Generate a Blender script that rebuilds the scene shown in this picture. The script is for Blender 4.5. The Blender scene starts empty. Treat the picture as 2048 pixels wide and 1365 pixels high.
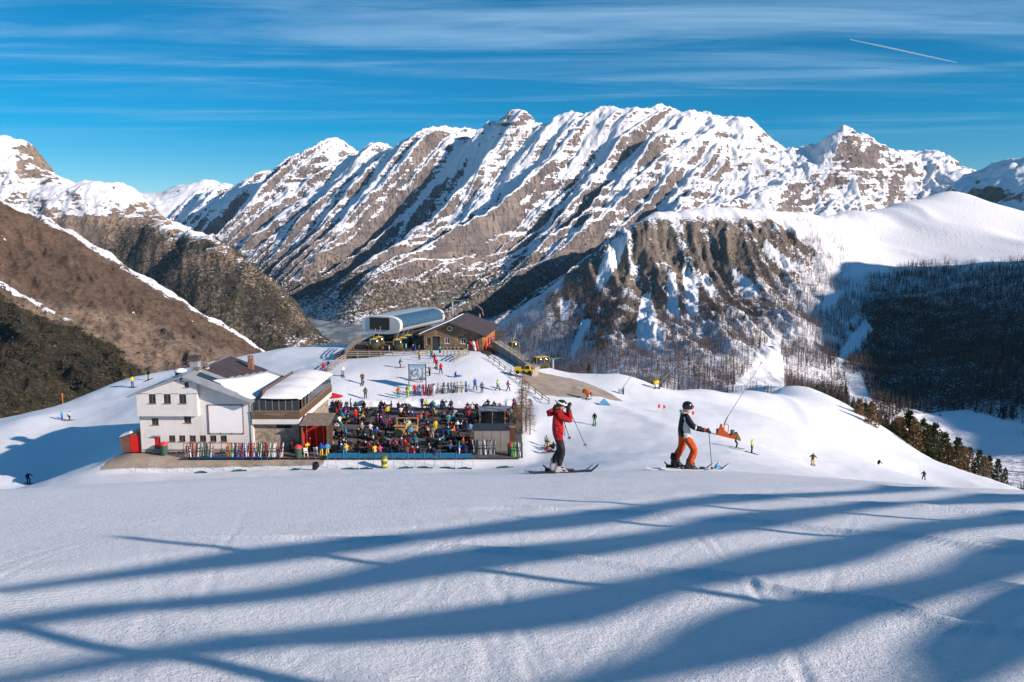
import bpy, bmesh, math, random
import numpy as np
from mathutils import Vector, Matrix
R = math.radians
S = bpy.context.scene
COL = S.collection
# ------------------------------------------------------------------ camera, sky, sun, exposure
F = 1593.0                      # focal length in pixels of the 2048 px wide photograph
PITCH = R(7.5)
cd = bpy.data.cameras.new('camera'); cam = bpy.data.objects.new('camera', cd); COL.objects.link(cam)
cd.sensor_width = 36.0; cd.lens = 36.0*F/2048; cd.clip_start = 0.1; cd.clip_end = 90000
cam.rotation_euler = (R(90)-PITCH, 0, 0)
S.camera = cam
SUN_EL = R(21.5)
SUN_AZ = math.atan2(0.90, -0.438)       # clockwise from +Y
LX, LY, LZ = math.sin(SUN_AZ)*math.cos(SUN_EL), math.cos(SUN_AZ)*math.cos(SUN_EL), math.sin(SUN_EL)
sl = bpy.data.lights.new('sun', 'SUN'); sun = bpy.data.objects.new('sun', sl); COL.objects.link(sun)
sl.energy = 5.0; sl.angle = R(0.53); sl.color = (1.0, 0.84, 0.74)
sun.rotation_euler = Vector((LX, LY, LZ)).to_track_quat('Z', 'Y').to_euler()
S.view_settings.view_transform = 'Standard'; S.view_settings.look = 'None'
S.view_settings.exposure = 0.46; S.view_settings.gamma = 1.0
S.cycles.use_denoising = True
S.cycles.max_bounces = 6; S.cycles.diffuse_bounces = 2; S.cycles.transparent_max_bounces = 6
w = bpy.data.worlds.new('World'); S.world = w; w.use_nodes = True

class NT:
    """small helper for building node trees"""
    def __init__(s, tree):
        s.t = tree; s.t.nodes.clear()
    def n(s, kind, **kw):
        nd = s.t.nodes.new(kind)
        for k, v in kw.items():
            if k.startswith('i_'):
                key = k[2:]
                key = int(key) if key.isdigit() else key.replace('_', ' ')
                sock = nd.inputs[key]
                if isinstance(v, bpy.types.NodeSocket): s.t.links.new(v, sock)
                else: sock.default_value = v
            else: setattr(nd, k, v)
        return nd
    def m(s, op, a, b=0.0, c=0.0, clamp=False):
        nd = s.t.nodes.new('ShaderNodeMath'); nd.operation = op; nd.use_clamp = clamp
        for i, v in enumerate((a, b, c)):
            if isinstance(v, bpy.types.NodeSocket): s.t.links.new(v, nd.inputs[i])
            else: nd.inputs[i].default_value = v
        return nd.outputs[0]
    def mix(s, f, a, b):
        nd = s.t.nodes.new('ShaderNodeMix'); nd.data_type = 'RGBA'
        for i, v in ((0, f), (6, a), (7, b)):
            if isinstance(v, bpy.types.NodeSocket): s.t.links.new(v, nd.inputs[i])
            else: nd.inputs[i].default_value = v if i == 0 else tuple(v)+((1,) if len(v) == 3 else ())
        return nd.outputs[2]
    def smooth(s, v, lo, hi, a=0.0, b=1.0):
        nd = s.t.nodes.new('ShaderNodeMapRange'); nd.interpolation_type = 'SMOOTHSTEP'
        s.t.links.new(v, nd.inputs[0])
        for i, q in ((1, lo), (2, hi), (3, a), (4, b)): nd.inputs[i].default_value = q
        return nd.outputs[0]
    def noise(s, vec, scale, detail=4, rough=0.55, dist=0.0):
        nd = s.n('ShaderNodeTexNoise', i_Scale=scale, i_Detail=detail, i_Roughness=rough, i_Distortion=dist)
        s.t.links.new(vec, nd.inputs['Vector']); return nd.outputs['Fac']
    def map(s, vec, scale=(1,1,1), rot=(0,0,0), loc=(0,0,0)):
        nd = s.n('ShaderNodeMapping'); s.t.links.new(vec, nd.inputs[0])
        nd.inputs['Location'].default_value = loc; nd.inputs['Rotation'].default_value = rot; nd.inputs['Scale'].default_value = scale
        return nd.outputs[0]
    def link(s, a, b): s.t.links.new(a, b)

def build_world():
    t = NT(w.node_tree)
    sky = t.n('ShaderNodeTexSky', sky_type='NISHITA', sun_disc=False)
    sky.sun_elevation = SUN_EL; sky.sun_rotation = SUN_AZ; sky.altitude = 2300; sky.air_density = 1.0; sky.dust_density = 0.8; sky.ozone_density = 3.0
    hs = t.n('ShaderNodeHueSaturation', i_Hue=0.490, i_Saturation=1.62, i_Value=1.0, i_Color=sky.outputs[0])
    tc = t.n('ShaderNodeTexCoord')
    d = tc.outputs['Generated']
    # cirrus: a high flat layer, direction divided by its height
    sp = t.n('ShaderNodeSeparateXYZ', i_Vector=d)
    z = t.m('MAXIMUM', sp.outputs[2], 0.03)
    u = t.m('DIVIDE', sp.outputs[0], z); v = t.m('DIVIDE', sp.outputs[1], z)
    cv = t.n('ShaderNodeCombineXYZ', i_X=u, i_Y=v, i_Z=0.0).outputs[0]
    wv = t.map(cv, scale=(0.36, 1.7, 1), rot=(0, 0, R(-9)), loc=(2.1, 0.9, 0))
    n1 = t.noise(wv, 1.0, 12, 0.62, 0.6)
    n2 = t.noise(t.map(cv, scale=(0.10, 0.40, 1), loc=(4.6, 2.2, 0)), 1.0, 3, 0.5)
    c = t.m('ADD', t.m('MULTIPLY', n1, 0.75), t.m('MULTIPLY', n2, 0.7))
    c = t.smooth(c, 0.64, 1.0)
    lo = t.smooth(sp.outputs[2], 0.09, 0.17)
    c = t.m('MULTIPLY', c, t.m('MULTIPLY', lo, 0.62))
    col = t.mix(c, hs.outputs[0], (4.0, 6.4, 8.9))
    bg = t.n('ShaderNodeBackground', i_Strength=0.08, i_Color=col)
    out = t.n('ShaderNodeOutputWorld'); t.link(bg.outputs[0], out.inputs[0])
build_world()

def ordw(n):
    w_ = ['first', 'second', 'third', 'fourth', 'fifth', 'sixth', 'seventh', 'eighth', 'ninth', 'tenth', 'eleventh', 'twelfth', 'thirteenth', 'fourteenth', 'fifteenth', 'sixteenth', 'seventeenth', 'eighteenth', 'nineteenth']
    return w_[n] if n < 19 else f'{n+1}th' if (n+1) % 10 not in (1, 2, 3) else f"{n+1}{('st', 'nd', 'rd')[(n+1) % 10-1]}"
# ------------------------------------------------------------------ photograph geometry
CP, SP = math.cos(PITCH), math.sin(PITCH)
def at(X, Y, d):
    """the point in the place that is seen at pixel (X, Y) of the photograph, d metres ahead"""
    a = (X-1024.0)/F; b = (682.5-Y)/F
    k = d/(CP+b*SP)
    return Vector((a*k, d, (-SP+b*CP)*k))
def pix(x, y, z):
    """where a point of the place is seen in the photograph (arrays welcome)"""
    dep = y*CP - z*SP; up = y*SP + z*CP
    return 1024.0+F*x/dep, 682.5-F*up/dep

# ------------------------------------------------------------------ noise and interpolation
def _h(ix, iy, seed):
    n = (ix.astype(np.int64)*374761393 + iy.astype(np.int64)*668265263 + seed*974711) & 0x7fffffff
    n = ((n ^ (n >> 13))*1274126177) & 0x7fffffff
    return ((n ^ (n >> 16)) & 0xffff)/65535.0
def perlin(x, y, seed=0):
    x0 = np.floor(x); y0 = np.floor(y); fx = x-x0; fy = y-y0
    ux = fx*fx*fx*(fx*(fx*6-15)+10); uy = fy*fy*fy*(fy*(fy*6-15)+10)
    def g(ix, iy, dx, dy):
        a = _h(ix, iy, seed)*6.2831853
        return np.cos(a)*dx+np.sin(a)*dy
    a = g(x0, y0, fx, fy); b = g(x0+1, y0, fx-1, fy); c = g(x0, y0+1, fx, fy-1); d = g(x0+1, y0+1, fx-1, fy-1)
    return (a+(b-a)*ux + ((c+(d-c)*ux)-(a+(b-a)*ux))*uy)*1.5
def fbm(x, y, oct=5, seed=0, gain=0.5, lac=2.03):
    s = 0; a = 1.0; n = 0
    for i in range(oct):
        s = s+a*perlin(x, y, seed+i*17); n += a; a *= gain; x = x*lac+13.7; y = y*lac+7.1
    return s/n
def ridged(x, y, oct=4, seed=0, gain=0.5):
    s = 0; a = 1.0; n = 0
    for i in range(oct):
        s = s+a*(1-np.abs(perlin(x, y, seed+i*31))*1.6); n += a; a *= gain; x = x*2.07+3.3; y = y*2.07+9.9
    return s/n
def sstep(v, lo, hi):
    t = np.clip((v-lo)/(hi-lo), 0, 1); return t*t*(3-2*t)
class Surf:
    """smooth height surface through scattered points (multiquadric)"""
    def __init__(s, pts, c, smooth=0.0):
        p = np.array(pts, float); s.c = c
        s.o = p[:, :2].mean(0); s.k = max(np.ptp(p[:, 0]), np.ptp(p[:, 1]))
        s.p = (p[:, :2]-s.o)/s.k; s.cc = c/s.k
        n = len(p)
        A = np.zeros((n+3, n+3))
        A[:n, :n] = np.sqrt(((s.p[:, None]-s.p[None])**2).sum(-1)+s.cc**2)
        A[:n, :n] -= np.eye(n)*smooth
        A[:n, n] = 1; A[:n, n+1:] = s.p; A[n:, :n] = A[:n, n:].T
        s.w = np.linalg.lstsq(A, np.concatenate([p[:, 2], np.zeros(3)]), rcond=None)[0]
    def __call__(s, x, y):
        x = np.asarray(x, float); y = np.asarray(y, float)
        u = (x-s.o[0])/s.k; v = (y-s.o[1])/s.k
        r = s.w[-3]+s.w[-2]*u+s.w[-1]*v
        for (a, b), q in zip(s.p, s.w):
            r = r+q*np.sqrt((u-a)**2+(v-b)**2+s.cc**2)
        return r
def seg_dist(x, y, line):
    """distance of points to a polyline in plan, its signed side and the length along it"""
    best = np.full(x.shape, 1e9); side = np.zeros(x.shape); along = np.zeros(x.shape); L = 0.0
    for (ax, ay), (bx, by) in zip(line[:-1], line[1:]):
        dx, dy = bx-ax, by-ay; q = math.hypot(dx, dy)
        t = np.clip(((x-ax)*dx+(y-ay)*dy)/(q*q), 0, 1)
        d = np.hypot(x-ax-t*dx, y-ay-t*dy); m = d < best
        best = np.where(m, d, best); side = np.where(m, np.sign(dx*(y-ay)-dy*(x-ax)), side); along = np.where(m, L+t*q, along)
        L += q
    return best, side, along, L
def in_poly(X, Y, poly):
    ins = np.zeros(X.shape, bool)
    for (x1, y1), (x2, y2) in zip(poly, poly[1:]+poly[:1]):
        c = (y1 > Y) != (y2 > Y)
        with np.errstate(divide='ignore', invalid='ignore'):
            ins ^= c & (X < (x2-x1)*(Y-y1)/(y2-y1+1e-12)+x1)
    return ins

# ------------------------------------------------------------------ mesh helpers
def grid_mesh(name, x, y, z, mat, attrs=None, kind='structure', smooth=True):
    nr, nc = x.shape
    me = bpy.data.meshes.new(name)
    co = np.stack([x, y, z], -1).reshape(-1, 3).astype(np.float32)
    i = np.arange(nr*nc).reshape(nr, nc)
    q = np.stack([i[:-1, :-1], i[:-1, 1:], i[1:, 1:], i[1:, :-1]], -1).reshape(-1, 4)
    fast_mesh(me, co, q.astype(np.int32), smooth)
    if attrs is not None:
        a = me.color_attributes.new('mask', 'FLOAT_COLOR', 'POINT')
        full = np.ones((nr*nc, 4), np.float32); full[:, :attrs.shape[-1]] = attrs.reshape(-1, attrs.shape[-1])
        a.data.foreach_set('color', full.ravel())
    ob = bpy.data.objects.new(name, me); COL.objects.link(ob); me.materials.append(mat)
    if kind: ob['kind'] = kind
    return ob
def fast_mesh(me, co, faces, smooth=False, midx=None):
    k = faces.shape[1]; nf = len(faces)
    me.vertices.add(len(co)); me.vertices.foreach_set('co', co.astype(np.float32).ravel())
    me.loops.add(nf*k); me.loops.foreach_set('vertex_index', faces.astype(np.int32).ravel())
    me.polygons.add(nf); me.polygons.foreach_set('loop_start', np.arange(0, nf*k, k, dtype=np.int32))
    me.polygons.foreach_set('use_smooth', np.full(nf, smooth))
    if midx is not None: me.polygons.foreach_set('material_index', midx.astype(np.int32))
    me.update(calc_edges=True)
def polar(a0, a1, nc, d0, d1, nr, power=1.0):
    a = np.linspace(a0, a1, nc); t = np.linspace(0, 1, nr)**power
    d = d0*(d1/d0)**t
    A, D = np.meshgrid(a, d)
    return A*D, D
MATS = {}
def pmat(name, col, rough=0.7, spec=0.3, noise=0.0, scale=3.0, metal=0.0, bump=0.0, col2=None, alpha=None, coat=0.0):
    """plain painted / cloth / timber material with a little procedural variation"""
    if name in MATS: return MATS[name]
    m = bpy.data.materials.new(name); m.use_nodes = True; t = NT(m.node_tree)
    b = t.n('ShaderNodeBsdfPrincipled', i_Roughness=rough, i_Metallic=metal)
    b.inputs['Specular IOR Level'].default_value = spec; b.inputs['Coat Weight'].default_value = coat
    o = t.n('ShaderNodeOutputMaterial'); t.link(b.outputs[0], o.inputs[0])
    if noise > 0:
        tc = t.n('ShaderNodeTexCoord')
        f = t.noise(tc.outputs['Object'], scale, 6, 0.6)
        f = t.smooth(f, 0.3, 0.7)
        c2 = col2 or tuple(c*(1-noise) for c in col)
        t.link(t.mix(f, col, c2), b.inputs['Base Color'])
        if bump:
            bp = t.n('ShaderNodeBump', i_Strength=bump, i_Distance=0.05, i_Height=f); t.link(bp.outputs[0], b.inputs['Normal'])
    else: b.inputs['Base Color'].default_value = (*col, 1)
    m.diffuse_color = (*col, 1)
    MATS[name] = m
    return m
# ------------------------------------------------------------------ snow and rock
def snow_mat(name, near):
    m = bpy.data.materials.new(name); m.use_nodes = True; t = NT(m.node_tree)
    b = t.n('ShaderNodeBsdfPrincipled', i_Roughness=0.55); b.inputs['Specular IOR Level'].default_value = 0.25
    o = t.n('ShaderNodeOutputMaterial'); t.link(b.outputs[0], o.inputs[0])
    P = t.n('ShaderNodeNewGeometry').outputs['Position']
    at_ = t.n('ShaderNodeAttribute', attribute_name='mask')
    sp = t.n('ShaderNodeSeparateColor', i_Color=at_.outputs['Color'])
    big = t.noise(P, 0.05, 4, 0.6)
    c = t.mix(t.smooth(big, 0.3, 0.7), (0.85, 0.88, 0.92), (0.80, 0.84, 0.89))
    # tiny grains of dirt, sparse
    g = t.smooth(t.noise(P, 9.0, 2, 0.5), 0.735, 0.76)
    c = t.mix(t.m('MULTIPLY', g, 0.35), c, (0.35, 0.33, 0.32))
    # trodden brown earth (green channel), grooved by the plough
    e = t.noise(P, 0.35, 6, 0.65)
    earth = t.mix(t.smooth(e, 0.3, 0.7), (0.46, 0.39, 0.31), (0.31, 0.25, 0.19))
    ef = t.smooth(t.m('ADD', sp.outputs[1], t.m('MULTIPLY', t.m('SUBTRACT', e, 0.5), 0.7)), 0.40, 0.60)
    c = t.mix(ef, c, earth)
    t.link(c, b.inputs['Base Color'])
    f1 = t.noise(P, 21.0, 6, 0.72); f2 = t.noise(P, 2.2, 3, 0.5); f3 = t.noise(P, 70.0, 2, 0.5)
    # groomed corduroy, faint, running down the slope
    wv = t.n('ShaderNodeTexWave', wave_type='BANDS', bands_direction='X', i_Scale=4.2, i_Distortion=0.6, i_Detail=1.0)
    t.link(t.map(P, rot=(0, 0, R(62))), wv.inputs['Vector'])
    pm = t.smooth(t.noise(P, 0.28, 2, 0.5), 0.5, 0.66)
    hgt = t.m('ADD', t.m('MULTIPLY', f1, 1.0), t.m('MULTIPLY', f2, 0.7))
    crumb = t.m('MULTIPLY', t.smooth(t.noise(P, 30.0, 2, 0.5), 0.60, 0.70), t.smooth(t.noise(P, 0.9, 3, 0.6), 0.40, 0.62))
    hgt = t.m('ADD', hgt, t.m('ADD', t.m('MULTIPLY', f3, 0.3), t.m('MULTIPLY', crumb, 0.55)))
    hgt = t.m('ADD', hgt, t.m('MULTIPLY', t.m('MULTIPLY', wv.outputs['Fac'], pm), 0.2))
    bp = t.n('ShaderNodeBump', i_Strength=0.85, i_Distance=0.038, i_Height=hgt)
    t.link(bp.outputs[0], b.inputs['Normal'])
    return m
SNOW = snow_mat('groomed_snow', True)

def mountain_mat(name, rock=((0.20,0.16,0.135),(0.36,0.28,0.21),(0.095,0.085,0.085)), strata=0.0, k_slope=1.6, k_noise=1.3, veg=(0.035,0.036,0.026),
                 veg2=(0.075,0.065,0.045), fine=0.02, mid=0.0045, sharp=0.16, bump=1.0, grass=None, vegscale=0.09, tilt=(R(12), R(-14), 0), speck=0.35, aspect=0.0):
    """mask.r = how much snow lies here, mask.g = scrub and dwarf pine, mask.b = grass"""
    m = bpy.data.materials.new(name); m.use_nodes = True; t = NT(m.node_tree)
    b = t.n('ShaderNodeBsdfPrincipled', i_Roughness=0.85); b.inputs['Specular IOR Level'].default_value = 0.1
    o = t.n('ShaderNodeOutputMaterial'); t.link(b.outputs[0], o.inputs[0])
    g = t.n('ShaderNodeNewGeometry'); P = g.outputs['Position']
    nz = t.n('ShaderNodeSeparateXYZ', i_Vector=g.outputs['Normal']).outputs[2]
    sp = t.n('ShaderNodeSeparateColor', i_Color=t.n('ShaderNodeAttribute', attribute_name='mask').outputs['Color'])
    a = t.noise(P, mid, 10, 0.62); f = t.noise(P, fine, 8, 0.65)
    lay = t.noise(t.map(P, scale=(0.0022, 0.0022, 0.042), rot=tilt), 1.0, 8, 0.68, 0.5)
    streak = t.noise(t.map(P, scale=(1, 1, 0.18)), fine*1.5, 5, 0.6)
    rc = t.mix(t.smooth(a, 0.38, 0.62), rock[0], rock[1])
    rc = t.mix(t.smooth(streak, 0.45, 0.68), rc, rock[2])
    if strata: rc = t.mix(t.m('MULTIPLY', t.smooth(lay, 0.52, 0.62), 0.55), rc, rock[2])
    if grass:
        gc = t.mix(t.smooth(f, 0.35, 0.65), grass[0], grass[1])
        gf = t.smooth(t.m('ADD', sp.outputs[2], t.m('MULTIPLY', t.m('SUBTRACT', a, 0.5), 1.1)), 0.35, 0.65)
        rc = t.mix(gf, rc, gc)
    vor = t.noise(P, vegscale, 7, 0.72)
    vf = t.m('ADD', sp.outputs[1], t.m('MULTIPLY', t.m('SUBTRACT', vor, 0.5), 1.6))
    vf = t.m('ADD', vf, t.m('MULTIPLY', t.m('SUBTRACT', a, 0.5), 0.5))
    vf = t.smooth(vf, 0.44, 0.64)
    vc = t.mix(t.smooth(f, 0.4, 0.65), veg, veg2)
    s = t.m('ADD', sp.outputs[0], t.m('MULTIPLY', t.m('SUBTRACT', nz, 0.72), k_slope))
    s = t.m('ADD', s, t.m('MULTIPLY', t.m('SUBTRACT', a, 0.5), k_noise))
    s = t.m('ADD', s, t.m('MULTIPLY', t.m('SUBTRACT', f, 0.5), speck*2))
    if strata: s = t.m('ADD', s, t.m('MULTIPLY', t.m('SUBTRACT', lay, 0.5), strata))
    if aspect:      # slopes turned away from the midday sun keep their snow
        dt = t.n('ShaderNodeVectorMath', operation='DOT_PRODUCT'); t.link(g.outputs['Normal'], dt.inputs[0]); dt.inputs[1].default_value = (-0.9, 0.44, 0)
        s = t.m('ADD', s, t.m('MULTIPLY', dt.outputs['Value'], aspect))
    s = t.smooth(s, 0.5-sharp/2, 0.5+sharp/2)
    c = t.mix(s, rc, (0.86, 0.875, 0.91))
    c = t.mix(vf, c, vc)
    t.link(c, b.inputs['Base Color'])
    hh = t.m('ADD', t.m('MULTIPLY', f, 12.0*bump), t.m('MULTIPLY', streak, 8.0*bump))
    hh = t.m('MULTIPLY', hh, t.m('SUBTRACT', 1.0, t.m('MULTIPLY', s, 0.5)))
    bp = t.n('ShaderNodeBump', i_Strength=0.8, i_Distance=1.0, i_Height=hh)
    t.link(bp.outputs[0], b.inputs['Normal'])
    return m

# ------------------------------------------------------------------ the near slope
FG_A, FG_B = -1.55, -0.222
FG_S = 0.008
def fg_plane(x, y): return FG_A+FG_B*y+FG_S*7*np.tanh(np.asarray(x)/7)
def on_fg(X, Y):
    """pixel to a point of the foreground piste"""
    a = at(X, Y, 1.0); k = 8.0
    for _ in range(40): k += 0.5*(float(FG_A+FG_S*7*math.tanh(a.x*k/7))/(a.z-FG_B)-k)
    return (a.x*k, k)
BANDS = {0: [(1890,1362),(1955,1290),(2050,1235)],
 1: [(1060,1400),(1224,1352),(1349,1328),(1474,1288),(1549,1240),(1674,1208),(1774,1190),(1924,1160),(2048,1110)],
 2: [(0,1362),(150,1335),(300,1310),(450,1285),(650,1278),(850,1255),(1024,1238),(1200,1195),(1374,1155),(1524,1135),(1674,1095),(1874,1052),(2044,1038)],
 3: [(0,1250),(150,1224),(300,1212),(500,1200),(700,1165),(950,1115),(1124,1100),(1274,1080),(1424,1058),(1524,1034),(1724,1012),(1974,1003)],
 4: [(25,1180),(200,1157),(400,1130),(600,1100),(800,1078),(1000,1058),(1174,1036),(1324,1013),(1474,996),(1774,984)]}
PH = Surf([(*on_fg(X, Y), n) for n, l in BANDS.items() for X, Y in l], 1.5, 2e-2)
RIDGES = [[(225,1070),(500,1075),(800,1085),(1024,1105),(1224,1130),(1424,1155),(1624,1192),(1824,1230),(2060,1275)],
 [(740,1015),(1024,1018),(1300,1030),(1500,1045),(1700,1065),(2060,1106)],
 [(1150,984),(1400,990),(1600,1002),(1800,1015),(2060,1029)], [(1500,964),(1750,972),(1950,987),(2060,996)],
 [(0,1193),(200,1215),(350,1248),(500,1290),(690,1340),(760,1370)], [(560,1292),(700,1322),(850,1372)]]
RIDGES = [[on_fg(*p) for p in l] for l in RIDGES]
TRACKS = [[(1655,965),(1678,1000),(1680,1045),(1664,1150),(1650,1190),(1620,1280),(1560,1372)], [(1745,965),(1720,1010),(1690,1060),(1668,1120),(1600,1290)],
 [(1870,1060),(1760,1110),(1650,1160),(1500,1240),(1400,1372)], [(1980,1200),(1900,1270),(1850,1372)], [(2048,1220),(1960,1300),(1930,1372)],
 [(1450,945),(1400,985),(1150,1080),(1000,1140)], [(1205,945),(1160,985),(1050,1040),(700,1150)], [(1640,965),(1500,1020),(1330,1120)],
 [(640,975),(300,1010),(0,1040)], [(900,960),(500,1010),(60,1080)], [(800,1365),(1100,1330),(1300,1290)], [(1480,945),(1440,990),(1300,1040)]]
_tr = random.Random(3)
for _ in range(13):
    x0 = _tr.uniform(-200, 2200); x1 = x0+_tr.uniform(-900, 500); bend = _tr.uniform(-120, 120); tw_ = _tr.choice((1, 2))
    l_ = [(x0+(x1-x0)*t_+bend*math.sin(t_*3.14*tw_), 955+410*t_**1.5) for t_ in (0, .12, .25, .4, .55, .7, .85, 1)]
    TRACKS += [l_, [(a+5+26*k/7, b) for k, (a, b) in enumerate(l_)]]
TRACKS = [[on_fg(*p) for p in l] for l in TRACKS]

hill_pts = []
for y in (-14, -6, 0, 4, 8, 12):
    for x in (-30, -15, -8, 0, 8, 15, 30):
        hill_pts.append((x, y, fg_plane(x, y)))
def hp(X, Y, d): v = at(X, Y, d); hill_pts.append((v.x, v.y, v.z))
for X, Y, d in [(-250,1010,17),(0,984,17.5),(300,965,19),(640,950,20),(1024,948,20),(1100,947,19.5),(1400,941,20),(1700,960,19),(2048,985,16.5),(2300,1000,16),
  # hollow behind the crest (hidden)
  (-100,1060,45),(300,1035,45),(640,1010,45),(1024,1000,45),(1300,985,45),(1500,985,45),(1800,1000,45),(2048,1020,45),(2300,1050,45),
  (0,1020,75),(300,985,72),(640,965,72),(1024,955,72),(1250,925,75),(1450,925,80),(1650,955,80),(1850,990,90),(2048,1008,95),
  # around the hut
  (57,967,100),(0,962,100),(-200,980,100),(200,928,93),(300,938,89),(640,932,89),(1040,926,89),(250,912,97),(510,898,99),
  (640,805,117),(850,805,117),(1040,805,117),(800,850,105),(1000,850,105),(700,850,105),
  (0,900,112),(130,838,125),(60,838,124),(0,846,126),(265,776,145),(300,810,125),
  # plateau by the lift
  (690,762,125),(731,797,119),(855,765,124),(1000,790,119),(560,770,127),(480,740,145),(650,733,136),(760,715,140),(880,712,140),(960,712,139),(1000,720,140),
  (820,700,160),(950,705,160),(700,704,158),(1070,748,160),
  # right hand piste
  (1110,905,92),(1100,860,104),(1060,830,109),(1189,850,107),(1472,897,95),(1503,907,93),(1450,872,106),(1625,932,103),(1757,938,137),(1847,961,139),
  (1250,800,128),(1400,800,140),(1320,830,118),(1550,840,130),(1620,870,130),(1700,880,150),(1580,800,170),(1500,815,150),
  (1170,810,118),(1120,770,127),(1075,762,128)]: hp(X, Y, d)
# skyline of the plateau and of the piste, and the drop behind it
for X, Y, d in [(-250,890,130),(-100,857,134),(0,838,138),(100,815,142),(265,756,152),(400,731,160),(520,706,168),(620,692,175),(700,689,178),(1150,758,140),(1200,749,146),(1250,752,146),(1300,768,146),(1400,778,158),
                (1480,783,175),(1560,779,205),(1640,790,205),(1700,814,192),(1760,850,180),(1860,918,165),(1960,952,150),(2048,982,140),(2300,1080,120)]:
    hp(X, Y, d); v = at(X, Y, d); hill_pts.append((v.x*1.2, v.y*1.2, v.z-16)); hill_pts.append((v.x*1.75, v.y*1.75, v.z-95))
for X, Y, d in [(800,710,190),(950,712,190),(1050,735,185),(1100,745,170)]:
    v = at(X, Y, d); hill_pts.append((v.x*1.1, v.y*1.1, v.z-10)); hill_pts.append((v.x*1.6, v.y*1.6, v.z-90))
HILL = Surf(hill_pts, 6.0, 1e-5)
TERR_Z = at(800, 917, 88.5).z          # level of the paved terrace
HOUSE_Z = at(400, 906, 97).z
def berm(z, x, y, line, h, wdt):
    d = seg_dist(x, y, line)[0]; return z+h*np.exp(-(d/wdt)**2)
BERM = [(at(X, Y, d).x, d) for X, Y, d in [(1560,786,175),(1600,800,165),(1625,830,150),(1690,850,150),(1760,880,148),(1840,915,147),(1930,945,140),(2060,978,128)]]
BERM2 = [(at(X, Y, d).x, d) for X, Y, d in [(1150,765,128),(1250,830,118),(1340,865,106),(1500,890,99),(1600,912,100)]]
def ground(x, y, fine=False):
    x = np.asarray(x, float); y = np.asarray(y, float)
    z = HILL(x, y)
    w_ = 1-sstep(np.hypot(x*0.9, y), 13.0, 19.0)
    z = z+(fg_plane(x, y)-z)*w_
    # level pad under hut and terrace
    pad = sstep(x, -50, -44)*(1-sstep(x, 1.0, 4.0))*sstep(y, 87.6, 89.0)*(1-sstep(y, 114.5, 118))
    z = z+(TERR_Z-0.15-z)*pad
    far = sstep(y, 30, 60)
    z = z+far*(0.35*fbm(x/14, y/14, 4, 3)+0.10*fbm(x/3.1, y/3.1, 3, 8)*sstep(y, 60, 100))*(1-pad)
    m = (y > 95) & (x > 10)
    if m.any():
        z = np.where(m, berm(berm(z, x, y, BERM, 0.45, 1.7), x, y, BERM2, 0.25, 1.6), z)
    if fine:
        ph = PH(x, y)
        fade = (1-sstep(y, 15.5, 20))*sstep(y, 2.0, 3.5)*(1-sstep(ph, 4.35, 4.8))*(0.9+0.35*fbm(x/3, y/3, 2, 5))
        lam = np.clip(0.9+0.1*y/8, .9, 1.2)
        z = z+fade*ROLL*lam*np.cos(2*np.pi*(ph+0.2))
        nearm = (y < 26)
        for i, l in enumerate(RIDGES):
            d, sd, al, L = seg_dist(x, y, l)
            h = (0.06 if i < 4 else 0.04)*sstep(al, 0, 3.0)*(1+0.35*fbm(x*1.3, y*1.3, 2, 4)); wd = 0.085+0.02*i
            z = z+np.where(nearm, h*np.exp(-(d/wd)**2), 0)
        for ti, l in enumerate(TRACKS):
            d, sd, al, L = seg_dist(x, y, l)
            z = z+np.where(nearm, (-0.006*np.exp(-(d/0.04)**2)+0.0025*np.exp(-((d-0.09)/0.04)**2))*(1-sstep(y, 6, 14)*0.75)*sstep(fbm(x*.25, y*.25, 2, 66+ti), -.25, .15), 0)
        nf = 1-sstep(y, 22, 40)
        z = z+nf*(0.012*fbm(x*0.7, y*0.7, 2, 21)+0.004*fbm(x*4.1, y*4.1, 3, 22)+0.003*fbm(x*13, y*13, 2, 23))
    return z
ROLL = 0.022
def gz(x, y): return float(ground(np.array([x]), np.array([y]))[0])
def gz_fine(x, y): return float(ground(np.array([x]), np.array([y]), True)[0])

gx, gy = polar(-1.0, 1.0, 560, 3.0, 26.0, 380)
gx2, gy2 = polar(-1.0, 1.0, 560, 26.0, 330.0, 240)
bx, by = np.meshgrid(np.linspace(-1, 1, 560), np.array([-40.0, -20, -8, -2, 1.2]))
bx = bx*np.maximum(1.0*3.0, 30-by*0.5)
gxx = np.concatenate([bx, gx, gx2[1:]]); gyy = np.concatenate([by, gy, gy2[1:]])
gzz = ground(gxx, gyy, True)
PXg, PYg = pix(gxx, np.maximum(gyy, 1), gzz)
msk = np.zeros(gxx.shape+(3,), np.float32)
# brown earth heap beside the lift ramp
heap = [(1035,748),(1075,743),(1120,745),(1165,760),(1230,795),(1260,812),(1150,806),(1090,800),(1050,775)]
HEAP = [(at(X, Y, d).x, d) for X, Y, d in [(1030,748,138),(1120,742,140),(1170,756,138),(1250,806,126),(1150,812,121),(1085,800,121),(1045,772,127)]]
hi_ = in_poly(gxx, gyy, HEAP); hd = seg_dist(gxx, gyy, HEAP+HEAP[:1])[0]
msk[..., 1] = np.clip(0.5+np.where(hi_, hd, -hd)/2.5, 0, 1)*(gyy > 100)
# trampled dirt in front of the hut
fx0 = (gxx > -47) & (gxx < -21.5) & (gyy > 88.2) & (gyy < 97.5)
msk[..., 1] = np.where(fx0, 0.95, msk[..., 1])
grid_mesh('snow_slope', gxx, gyy, gzz, SNOW, msk)

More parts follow.
